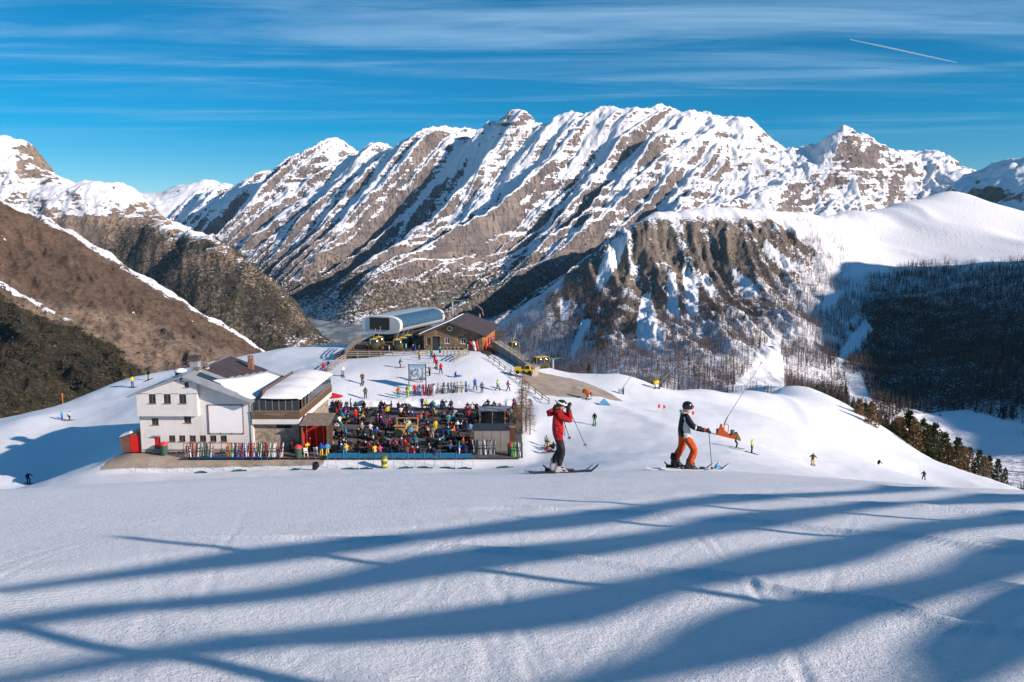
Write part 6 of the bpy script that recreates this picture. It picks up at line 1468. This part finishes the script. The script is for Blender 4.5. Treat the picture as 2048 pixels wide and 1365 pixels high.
# skier in black and pale jacket with orange trousers
J = dict(pelvis=(-.02,0,.96), waist=(-.03,0,1.11), chest=(-.06,0,1.32), neck=(-.02,0,1.48), head=(.04,0,1.59), crown=(.055,0,1.69), shr=(-.02,-.19,1.39), elr=(.15,-.27,1.15), wrr=(.42,-.24,1.07), har=(.50,-.22,1.06), shl=(-.05,.19,1.39), ell=(.10,.27,1.15), wrl=(.34,.24,1.03), hal=(.41,.22,1.02),
         hir=(-.01,-.11,.88), knr=(.23,-.15,.53), anr=(.12,-.16,.24), tor=(.15,-.16,.15), hil=(-.04,.11,.88), knl=(-.03,.17,.52), anl=(-.19,.18,.24), tol=(-.16,.18,.15))
RR = dict(RR); RR.update(pelvis=(.185,.18), waist=(.18,.175), chest=(.20,.19), elr=.078, ell=.078, knl=.10, knr=.10, anl=.11, anr=.105, tol=.09, tor=.09)
h2 = hero('skier in black and pale jacket and bright orange trousers leaning on a pole', 1368, 941, 20.0, J, (BKJ, ORT, SKIN, SKIN, ORT, BLKP, WPN), 1.0, RR)
me = h2.data; n = len(me.polygons); c = np.zeros(n*3); me.polygons.foreach_get('center', c); c = c.reshape(-1, 3); mi = np.zeros(n, np.int32); me.polygons.foreach_get('material_index', mi)
mi[(mi == 0) & (c[:, 0] > -.07) & (c[:, 0] < .13) & (c[:, 2] > .84) & (c[:, 2] < 1.38) & (np.abs(c[:, 1]) < .24)] = SLOTS.index('panel')
me.polygons.foreach_set('material_index', mi)
m = MB(); ellipsoid(m, (.04, 0, 1.645), (.136, .114, .13), 16, 10, -.62, 1.0); m.build('helmet', pmat('helmet_black', (.012, .013, .016), .2, .55), h2, True)
m = MB(); ellipsoid(m, (.155, 0, 1.62), (.05, .09, .055), 12, 6); m.build('goggles', GLASS, h2, True)
m = MB(); m.tube([(-.10, -.11, 1.50), (.0, -.13, 1.46), (.09, -.08, 1.43), (.11, 0, 1.42), (.09, .08, 1.43), (0, .13, 1.46), (-.10, .11, 1.50), (-.13, 0, 1.52), (-.10, -.11, 1.50)], .032, 8); m.build('collar', WPN, h2, True)
m = MB(); m.tube([(.17, -.27, 1.145), (.205, -.268, 1.135)], .074, 12); m.build('sleeve_band', WPN, h2, True)
m = MB(); m.tube([(.40, -.242, 1.075), (.44, -.235, 1.068)], .058, 12); m.build('cuff', CM['red'], h2, True)
m = MB(); hand(m, (.50, -.22, 1.06), (.9, 0, -.15), (0, 0, 1)); m.build('glove', BLKP, h2, True)
m = MB(); hand(m, (.41, .22, 1.02), (.9, 0, -.15), (0, 0, 1)); m.build('glove', BLKP, h2, True)
for y, xk, xa in ((-.16, .11, .10), (.18, -.20, -.21)):
    pass
boot(h2, .13, -.16, -.02, BOOTB); boot(h2, -.18, .18, -.02, BOOTB)
m = MB(); m.tube([(-.225, .18, .20), (-.21, .178, .34)], [.105, .10], 12); m.build('boot_gaiter', BKT, h2, True)
b0 = h2.location
hero_ski(b0, .13, -.16, 1.75, SKC['white'], 'near white ski under the skier in orange trousers'); hero_ski(b0, -.18, .18, 1.75, SKC['white'], 'far white ski under the skier in orange trousers')
g = Vector((b0.x+.66, b0.y-.26, 0)); g.z = gz_fine(g.x, g.y)
pole(g, b0+Vector((.545, -.225, 1.10)), 'ski pole planted by the skier in orange trousers')

# ------------------------------------------------------------------ trees
def leaf_mat(name, a, b, sc=1.5):
    m = bpy.data.materials.new(name); m.use_nodes = True; t = NT(m.node_tree)
    bs = t.n('ShaderNodeBsdfPrincipled', i_Roughness=.8); bs.inputs['Specular IOR Level'].default_value = .15; o = t.n('ShaderNodeOutputMaterial'); t.link(bs.outputs[0], o.inputs[0])
    P = t.n('ShaderNodeNewGeometry').outputs['Position']; r = t.n('ShaderNodeObjectInfo').outputs['Random']
    f = t.m('ADD', t.smooth(t.noise(P, sc, 3, .6), .35, .65), t.m('MULTIPLY', t.m('SUBTRACT', r, .5), .6))
    t.link(t.mix(f, a, b), bs.inputs['Base Color']); return m
BARK = leaf_mat('larch_bark', (.16, .115, .095), (.09, .068, .06), 4.0); TWIG = leaf_mat('larch_twig', (.18, .135, .12), (.10, .078, .075), 1.0); TWIGN = leaf_mat('larch_twig_near', (.33, .235, .16), (.20, .14, .10), 2.0)
NEED = leaf_mat('pine_needle', (.022, .035, .016), (.065, .07, .028), 1.2); NEEDB = leaf_mat('pine_brown', (.24, .15, .065), (.12, .085, .04), 1.2); NEEDF = leaf_mat('far_needle', (.022, .028, .022), (.040, .043, .030), .05)
def mesh_of(mb, name, mat, smooth=False):
    me = bpy.data.meshes.new(name); me.from_pydata(mb.v, [], mb.f); me.materials.append(mat)
    if smooth: me.polygons.foreach_set('use_smooth', [True]*len(me.polygons))
    return me
def larch_near(h, seed, dens=1.0):
    r = random.Random(seed); t = MB(); c = MB()
    pts = [(0, 0, -.4)]+[(r.uniform(-.03, .03)*h*k/8*.4, r.uniform(-.03, .03)*h*k/8*.4, h*k/8) for k in range(1, 9)]
    t.tube(pts, [h*.016*(1-.92*k/8)+.006 for k in range(9)], 7)
    for i in range(int(95*dens)):
        z = h*(.10+.88*r.random()**.9); a = r.uniform(0, 6.283); L = h*.21*(1.08-z/h)**.8*r.uniform(.6, 1.2)+.15
        d_ = Vector((math.cos(a), math.sin(a), 0)); p0 = Vector((0, 0, z)); p1 = p0+d_*L*.5+Vector((0, 0, -.02*L)); p2 = p0+d_*L+Vector((0, 0, -.12*L+.1*L*r.random()))
        c.tube([p0, p1, p2], [.016, .010, .004], 3, cap=False)
        for k in range(18):
            q = p0+(p2-p0)*r.uniform(.25, 1); w_ = Vector((r.uniform(-1, 1), r.uniform(-1, 1), r.uniform(-1.2, .3))).normalized()*r.uniform(.15, .42)*(.6+.05*h); s_ = w_.cross(Vector((r.random(), r.random(), 1))).normalized()*.012
            c.add([q-s_, q+s_, q+w_], [(0, 1, 2)])
    return mesh_of(t, 'trunk', BARK, True), mesh_of(c, 'crown', TWIGN)
def pine_near(h, w_, seed, mat, n=1500):
    r = random.Random(seed); t = MB(); c = MB(); t.tube([(0, 0, -1.5), (0, 0, h*.45), (.04*h, 0, h*.85)], [h*.022, h*.017, h*.006], 7)
    cl = []
    for i in range(46):
        z = .06+.92*(i/46); a = i*2.4+r.uniform(-.4, .4); rad = w_*(1-z**2.2)**.7*(.65+.5*r.random()); cl.append((Vector((math.cos(a)*rad*.72, math.sin(a)*rad*.72, h*z)), .16*w_+.30*w_*(1-z)*r.uniform(.6, 1.2)))
    for p, rr in cl[::2]: t.tube([(0, 0, p.z-.25*rr), p], [h*.006, .01], 4, cap=False)
    for i in range(n):
        p, rr = r.choice(cl); d_ = Vector((r.gauss(0, 1), r.gauss(0, 1), r.gauss(0, .8))).normalized()*rr*r.uniform(.55, 1.05)
        q = p+d_; u = Vector((r.gauss(0, 1), r.gauss(0, 1), r.gauss(0, 1)+.6)).normalized(); s_ = u.cross(Vector((r.gauss(0, 1), r.gauss(0, 1), r.gauss(0, 1)))).normalized(); L = r.uniform(.16, .34)*(.5+.08*h)
        c.add([q-s_*L*.28, q+s_*L*.28, q+u*L+s_*L*.1, q+u*L*.8-s_*L*.3], [(0, 1, 2, 3)])
    return mesh_of(t, 'trunk', BARK, True), mesh_of(c, 'crown', mat)
def plant(name, meshes, loc, rz, sc, label, cat, grp=None, parts=('trunk', 'crown')):
    o = bpy.data.objects.new(name, None); COL.objects.link(o); o.location = loc; o.rotation_euler = (0, 0, rz); o.scale = sc if isinstance(sc, tuple) else (sc,)*3
    for nm, me in zip(parts, meshes):
        q = bpy.data.objects.new(nm, me); COL.objects.link(q); q.parent = o
    return tag(o, label, cat, grp)
for X, d, h, sd, lb, dn in ((1044, 100.5, 8.2, 1, 'tall bare brown larch at the right corner of the terrace', 1.2), (1052, 102, 7.0, 2, 'bare larch leaning out behind the tall larch', 1.1), (1032, 101, 4.2, 3, 'short bare larch between the terrace and the tall larch', 1.2), (1060, 101, 4.8, 4, 'rightmost bare larch, spreading over the piste edge', 1.3), (1042, 104, 5.5, 6, 'bare larch half hidden behind the tall larch', 1.2)):
    v = at(X, 865, d); plant('larch_tree', larch_near(h, sd, dn), (v.x, v.y, gz(v.x, v.y)), rng.uniform(0, 6), 1.0, lb, 'tree', 'bare larches beside the terrace')
# row of stone pines below the right hand edge of the piste
PV = [pine_near(7.0, 1.25, s_, NEED) for s_ in (11, 12, 13)]; PB_ = [pine_near(6.0, 1.35, s_, NEEDB, 1300) for s_ in (21, 22)]
row = [(1716,798,838,1,5),(1728,806,842,0,4.5),(1741,803,846,1,5),(1786,842,872,1,5),(1797,834,880,1,7),(1813,822,890,0,9),(1826,838,892,1,7),(1841,838,900,0,8),(1856,850,905,1,7),(1866,846,912,0,9),(1883,864,922,0,8),(1895,886,926,1,6),(1911,875,932,0,8),(1922,892,934,1,6),(1934,894,936,1,6),(1955,900,940,0,6),(1966,912,942,1,5),(1975,911,943,0,5),(1993,918,946,0,5),(2008,936,950,0,3),(1803,858,886,1,6),(1850,880,912,1,5),(1876,896,925,1,5),(1778,850,868,0,3),(1765,838,858,1,3)]
for i, (X, yt, ye, br, _) in enumerate(row):
    d = 176+rng.uniform(-4, 9)-max(0, X-1850)*.12; tp = at(X, yt, d); bt = at(X, ye+26, d); H = tp.z-bt.z
    ms = (PB_ if br else PV)[i % (2 if br else 3)]; k = H/(6.0 if br else 7.0)
    ordn = ['first', 'second', 'third', 'fourth', 'fifth', 'sixth', 'seventh', 'eighth', 'ninth', 'tenth', 'eleventh', 'twelfth', 'thirteenth']
    rank = sum(1 for q in row if q[3] == br and q[0] < X)
    plant('stone_pine' if not br else 'brown_conifer', ms, bt, rng.uniform(0, 6), (k*rng.uniform(1.0, 1.35), k*rng.uniform(1.0, 1.35), k), f"{ordn[rank] if rank < 13 else 'last'} {'brown' if br else 'dark green'} conifer from the left in the row below the piste edge", 'tree', 'conifers below the piste edge')
v = at(1178, 747, 147); plant('stone_pine', PV[0], (v.x, v.y, v.z-.3), 1.0, (.42, .42, .32), 'lone dark pine bush on top of the rounded white mound', 'tree')

# the wood on the far hillside
def larch_far(seed, nb=46, wd=.0085):
    r = random.Random(seed); t = MB(); c = MB(); t.tube([(0, 0, -.06), (0, 0, 1.0)], [.015, .003], 5 if nb > 20 else 3, cap=False)
    for i in range(nb):
        z = .16+.80*r.random(); a = r.uniform(0, 6.283); L = .145*(1.04-z)**.7*r.uniform(.6, 1.15)+.015; d_ = Vector((math.cos(a), math.sin(a), 0)); p0 = Vector((0, 0, z)); p2 = p0+d_*L+Vector((0, 0, r.uniform(-.03, .02))); w_ = wd
        c.add([p0+Vector((0, 0, w_)), p0-Vector((0, 0, w_)), p2], [(0, 1, 2)]); s_ = Vector((-d_.y, d_.x, 0))*.008
        if nb > 20: c.add([p0+d_*L*.3+s_, p0+d_*L*.3-s_, p2+Vector((0, 0, -.03))], [(0, 1, 2)])
    return t, c
def spruce_far(seed, nb=70):
    r = random.Random(seed); t = MB(); c = MB(); t.tube([(0, 0, -.06), (0, 0, .9)], [.014, .004], 5 if nb > 20 else 3, cap=False)
    for i in range(nb):
        z = .08+.9*i/nb; a = r.uniform(0, 6.283); L = (.17 if nb > 20 else .20)*(1.02-z)**.75*r.uniform(.7, 1.15)+.012; d_ = Vector((math.cos(a), math.sin(a), 0)); s_ = Vector((-d_.y, d_.x, 0)); p0 = Vector((0, 0, z+.03))
        c.add([p0, p0+d_*L*.8+s_*L*.45+Vector((0, 0, -.06)), p0+d_*L+Vector((0, 0, -.075)), p0+d_*L*.8-s_*L*.45+Vector((0, 0, -.06))], [(0, 1, 2, 3)])
    return t, c
sky_X = [0, 1000, 1060, 1100, 1150, 1200, 1250, 1300, 1400, 1480, 1560, 1640, 1700, 1760, 1860, 1960, 2048]; sky_Y = [690, 690, 748, 747, 756, 749, 752, 768, 778, 783, 781, 790, 814, 850, 918, 952, 982]
nprng = np.random.default_rng(7)
def line_top(X): return np.interp(X, [990,1000,1060,1120,1180,1230,1300,1400,1480,1560,1640,1690,1720,1760,1850,1950,2048,2200], [675,663,618,574,540,575,600,560,500,468,480,560,566,548,526,532,522,520])
def gully(Y): return np.interp(Y, [500,540,600,660,710,780,900], [1760,1742,1735,1700,1660,1625,1590])
wgt = (ky**2)*(KX > 985)*(KX < 2130)
n_f = fbm(kx/45, ky/45, 3, 201); n_g = fbm(kx/160, ky/160, 3, 203)
dens = sstep(KY-line_top(KX)+14*n_f, -6, 8)*np.where(strip_mask(KX, KY), 0.0, 1.0)*np.clip(.85+1.2*n_f+.7*n_g, .12, 1.5)
dens = np.maximum(dens, .30*sstep(KY, 428, 440)*(KX > 1290)*(KX < 1700)*(n_f > .02)*(KY < 560))
dens = dens*np.where((KX > 1230) & (KX < 1470) & (KY < 575), .3, 1)*(1-.8*sstep(KX, 1760, 1830)*sstep(KY+45*n_f, 800, 850))
right_side = KX > gully(KY)
pw = (wgt*dens*np.where(right_side, 3.2, 2.7)).ravel(); pw /= pw.sum()
pick = nprng.choice(pw.size, 56000, p=pw)
fx_, fy_, fz_ = kx.ravel()[pick], ky.ravel()[pick], kz.ravel()[pick]
fx_ = fx_+nprng.uniform(-.0011, .0011, len(pick))*fy_; PXf, PYf = pix(fx_, fy_, fz_)
hh_ = nprng.uniform(15, 24, len(pick))*np.where(nprng.random(len(pick)) < .2, .6, 1.0)
rs_ = PXf > gully(PYf); con = nprng.random(len(pick)) < np.where(rs_, .62, .05)
hh_ = np.where(con, hh_*.92, hh_)*np.where(PYf < 470, .6, 1)
ytop = PYf-hh_*F/fy_; vis = (ytop < np.interp(PXf, sky_X, sky_Y)-1.5) & (PXf > 985)
fx_, fy_, fz_, hh_, con, rs_ = (a[vis] for a in (fx_, fy_, fz_, hh_, con, rs_)); PXf, PYf = PXf[vis], PYf[vis]
app = hh_/fy_*((PXf < 2060)+.01)
LFAR = [larch_far(300+k) for k in range(4)]; SFAR = [spruce_far(400+k) for k in range(4)]
LM = [(mesh_of(t_, 'trunk', BARK), mesh_of(c_, 'crown', TWIG)) for t_, c_ in LFAR]; SM = [(mesh_of(t_, 'trunk', BARK), mesh_of(c_, 'crown', NEEDF)) for t_, c_ in SFAR]
single = np.zeros(len(fx_), bool)
for kind, ms, nm, lab in ((False, LM, 'larch_tree', 'bare brown larch'), (True, SM, 'spruce_tree', 'dark spruce')):
    ids = np.where(con == kind)[0]; ids = ids[np.argsort(-app[ids])][:270]; single[ids] = True
    for i in ids:
        Xc = PXf[i]
        wh = ('behind the concrete ramp', 'behind the earth heap', 'behind the rounded white mound', 'behind the thin snow lance', 'behind the yellow snow gun', 'behind the orange trousered skier', 'left of the snowy run', 'beside the snowy run', 'right of the snowy run', 'in the gully', 'right of the gully', 'above the first brown conifers', 'above the middle of the conifer row', 'above the end of the conifer row')[int(np.searchsorted([1080, 1150, 1220, 1290, 1350, 1410, 1470, 1540, 1600, 1650, 1720, 1800, 1900], Xc))]
        dp = ('at the snow edge', 'half way up', 'high up')[int(np.searchsorted([30, 80], np.interp(Xc, sky_X, sky_Y)-PYf[i]))]+(', tall' if hh_[i] > 20.5 else ', middling' if hh_[i] > 15 else ', short')
        plant(nm, ms[int(i) % 4], (fx_[i], fy_[i], fz_[i]), float(i) % 6.28, (float(hh_[i])*1.0,)*2+(float(hh_[i]),), f'{lab} {wh}, {dp}', 'tree', 'larches of the far wood' if not kind else 'spruces of the far wood')
def scatter(protos, ids, nm, mat, rows):
    """the rest of the wood, real trees joined into one mesh"""
    V = []; Fq = []; off = 0
    for p, mb in enumerate(protos):
        vs = np.array(mb.v); fs = np.array([f if len(f) == 4 else (*f, f[-1]) for f in mb.f])
        tri = all(len(f) == 3 for f in mb.f)
        sel = [i for i in ids if i % len(protos) == p]
        if not sel: continue
        sel = np.array(sel); a = sel*1.7; ca, sa = np.cos(a), np.sin(a); h = hh_[sel]
        x = (vs[None, :, 0]*ca[:, None]-vs[None, :, 1]*sa[:, None])*h[:, None]+fx_[sel][:, None]; y = (vs[None, :, 0]*sa[:, None]+vs[None, :, 1]*ca[:, None])*h[:, None]+fy_[sel][:, None]; z = vs[None, :, 2]*h[:, None]+fz_[sel][:, None]
        V.append(np.stack([x, y, z], -1).reshape(-1, 3)); f3 = fs[:, :3] if tri else fs
        Fq.append((f3[None]+(np.arange(len(sel))*len(vs))[:, None, None]).reshape(-1, f3.shape[1])+off); off += len(sel)*len(vs)
    me = bpy.data.meshes.new(nm); fast_mesh(me, np.concatenate(V), np.concatenate(Fq)); me.materials.append(mat)
    o = bpy.data.objects.new(nm, me); COL.objects.link(o); o['kind'] = 'stuff'; return o
for kind, nm, lab, cat, seed, mt in ((False, 'larch_wood', 'bare larch wood covering the far hillside', 'wood', 500, TWIG), (True, 'spruce_wood', 'dark spruce wood on the shaded right hillside', 'wood', 600, NEEDF)):
    ids = np.where((con == kind) & ~single)[0]; pr = [(larch_far(seed+k, 14, .02) if not kind else spruce_far(seed+k, 11)) for k in range(4)]
    o = thing(nm, lab, cat); o['kind'] = 'stuff'
    tr = scatter([p_[0] for p_ in pr], ids, 'trunks', BARK, None); cr = scatter([p_[1] for p_ in pr], ids, 'crowns', mt, None)
    tr.parent = o; cr.parent = o
# contrail high above the mountains
a = at(1700, 79, 20000); b_ = at(1915, 126, 20000); m = MB(); m.tube([a, a+(b_-a)*.3, a+(b_-a)*.7, b_], [10, 16, 15, 3], 8)
vm = bpy.data.materials.new('vapour_white'); vm.use_nodes = True; t = NT(vm.node_tree)
df = t.n('ShaderNodeBsdfDiffuse', i_Color=(.8, .83, .88, 1)); tl = t.n('ShaderNodeBsdfTranslucent', i_Color=(.8, .83, .88, 1)); tp = t.n('ShaderNodeBsdfTransparent')
m1 = t.n('ShaderNodeMixShader', i_0=.5, i_1=df.outputs[0], i_2=tl.outputs[0]); m2 = t.n('ShaderNodeMixShader', i_0=.5, i_1=m1.outputs[0], i_2=tp.outputs[0])
ot = t.n('ShaderNodeOutputMaterial'); t.link(m2.outputs[0], ot.inputs[0])
o = m.build('contrail', vm, None, True); o['kind'] = 'stuff'; o['label'] = 'thin white contrail high in the blue sky'; o['category'] = 'contrail'

# dwarf pine and scattered trees on the more distant slopes, one mass each
def scrub(nm, lab, G, n, hmin, hmax, dens_f, mat, seed, clump):
    x, y, z, X, Y = G; r = np.random.default_rng(seed)
    w_ = (y**2)*dens_f(x, y, z, X, Y)*(X > -60)*(X < 2110); w_ = w_.ravel()/w_.sum(); pk = r.choice(w_.size, n, p=w_)
    px, py, pz = (a.ravel()[pk] for a in (x, y, z)); px = px+r.normal(0, .0007, n)*py; py = py*(1+r.normal(0, .0008, n)); h = r.uniform(hmin, hmax, n)
    k = 6; V = np.zeros((n, k+2, 3)); ang = np.linspace(0, 2*np.pi, k, endpoint=False)[None]+r.uniform(0, 6, (n, 1)); rad = h[:, None]*clump*r.uniform(.6, 1.2, (n, k))
    V[:, :k, 0] = px[:, None]+np.cos(ang)*rad; V[:, :k, 1] = py[:, None]+np.sin(ang)*rad; V[:, :k, 2] = pz[:, None]+h[:, None]*r.uniform(.05, .4, (n, k)); V[:, k] = np.stack([px, py, pz+h], -1); V[:, k+1] = np.stack([px, py, pz-h*.5], -1)
    f = np.array([(i, (i+1) % k, k) for i in range(k)]+[((i+1) % k, i, k+1) for i in range(k)]); Fq = (f[None]+(np.arange(n)*(k+2))[:, None, None]).reshape(-1, 3)
    me = bpy.data.meshes.new(nm); fast_mesh(me, V.reshape(-1, 3), Fq); me.materials.append(mat); o = bpy.data.objects.new(nm, me); COL.objects.link(o); o['kind'] = 'stuff'; o['label'] = lab; o['category'] = 'scrub'
SCR = leaf_mat('scrub_green', (.030, .032, .018), (.075, .062, .032), .03)
nz2 = lambda x, y, s_, q: fbm(x/s_, y/s_, 4, q)
scrub('dwarf_pine_scrub', 'dark dwarf pine scrub on the lower left hillside', G_BH, 8500, 1.6, 4.0, lambda x, y, z, X, Y: sstep(Y-np.interp(X, [-500,0,150,230,300,330], [480,578,648,690,752,790])+26*nz2(x, y, 90, 91), -12, 14)*np.clip(.5+2.2*nz2(x, y, 50, 3), .02, 2)+.02, SCR, 11, .75)
scrub('dwarf_pine_belt', 'dark dwarf pine belt on the flank above the lake', G_LM, 8000, 4, 9, lambda x, y, z, X, Y: sstep(Y, 455, 520)*sstep(X, 60, 260)*np.clip(.4+2.4*nz2(x, y, 160, 7), .02, 2), SCR, 12, .7)
scrub('lakeside_pines', 'scattered dark pines on the lower ribs of the massif', G_MAS, 9500, 7, 14, lambda x, y, z, X, Y: (1-sstep(z, -250, 120))*np.clip(.35+2.4*nz2(x, y, 260, 9), .02, 2)*(X > 480), SCR, 13, .5)
# little farmhouse on the valley floor
v = at(1888, 836, 1240); fh = thing('farmhouse', 'tiny snow roofed farmhouse in the clearing below the dark wood', 'house', (v.x, v.y, v.z-1), R(15))
m = MB(); m.box(-7, 7, -4, 4, 0, 5).prism([(-4, 5.003), (4, 5.003), (0, 8)], -7, 7, 'x'); m.build('wall', WOOD, fh)
m = MB(); m.slab([(-8, -5.2, 4.6), (8, -5.2, 4.6), (8, 0, 8.4), (-8, 0, 8.4)], .5).slab([(-8, 5.2, 4.6), (8, 5.2, 4.6), (8, 0, 8.41), (-8, 0, 8.41)], .5); m.build('roof', SNOWC, fh)
for k in range(3): MB().box(-5+k*4, -3.4+k*4, -4.1, -4.003, 1.6, 3.2).build('window', GLASS, fh)
# ------------------------------------------------------------------ clear mountain air
hz = bpy.data.materials.new('air'); hz.use_nodes = True; t = NT(hz.node_tree)
pv_ = t.n('ShaderNodeVolumePrincipled'); pv_.inputs['Color'].default_value = (0.38, 0.68, 1.0, 1); pv_.inputs['Density'].default_value = 0.8e-5; pv_.inputs['Anisotropy'].default_value = 0.0
o = t.n('ShaderNodeOutputMaterial'); t.link(pv_.outputs[0], o.inputs['Volume'])
hb = MB().box(-14000, 14000, -3000, 17500, -800, 1900).build('haze', hz); hb['kind'] = 'stuff'
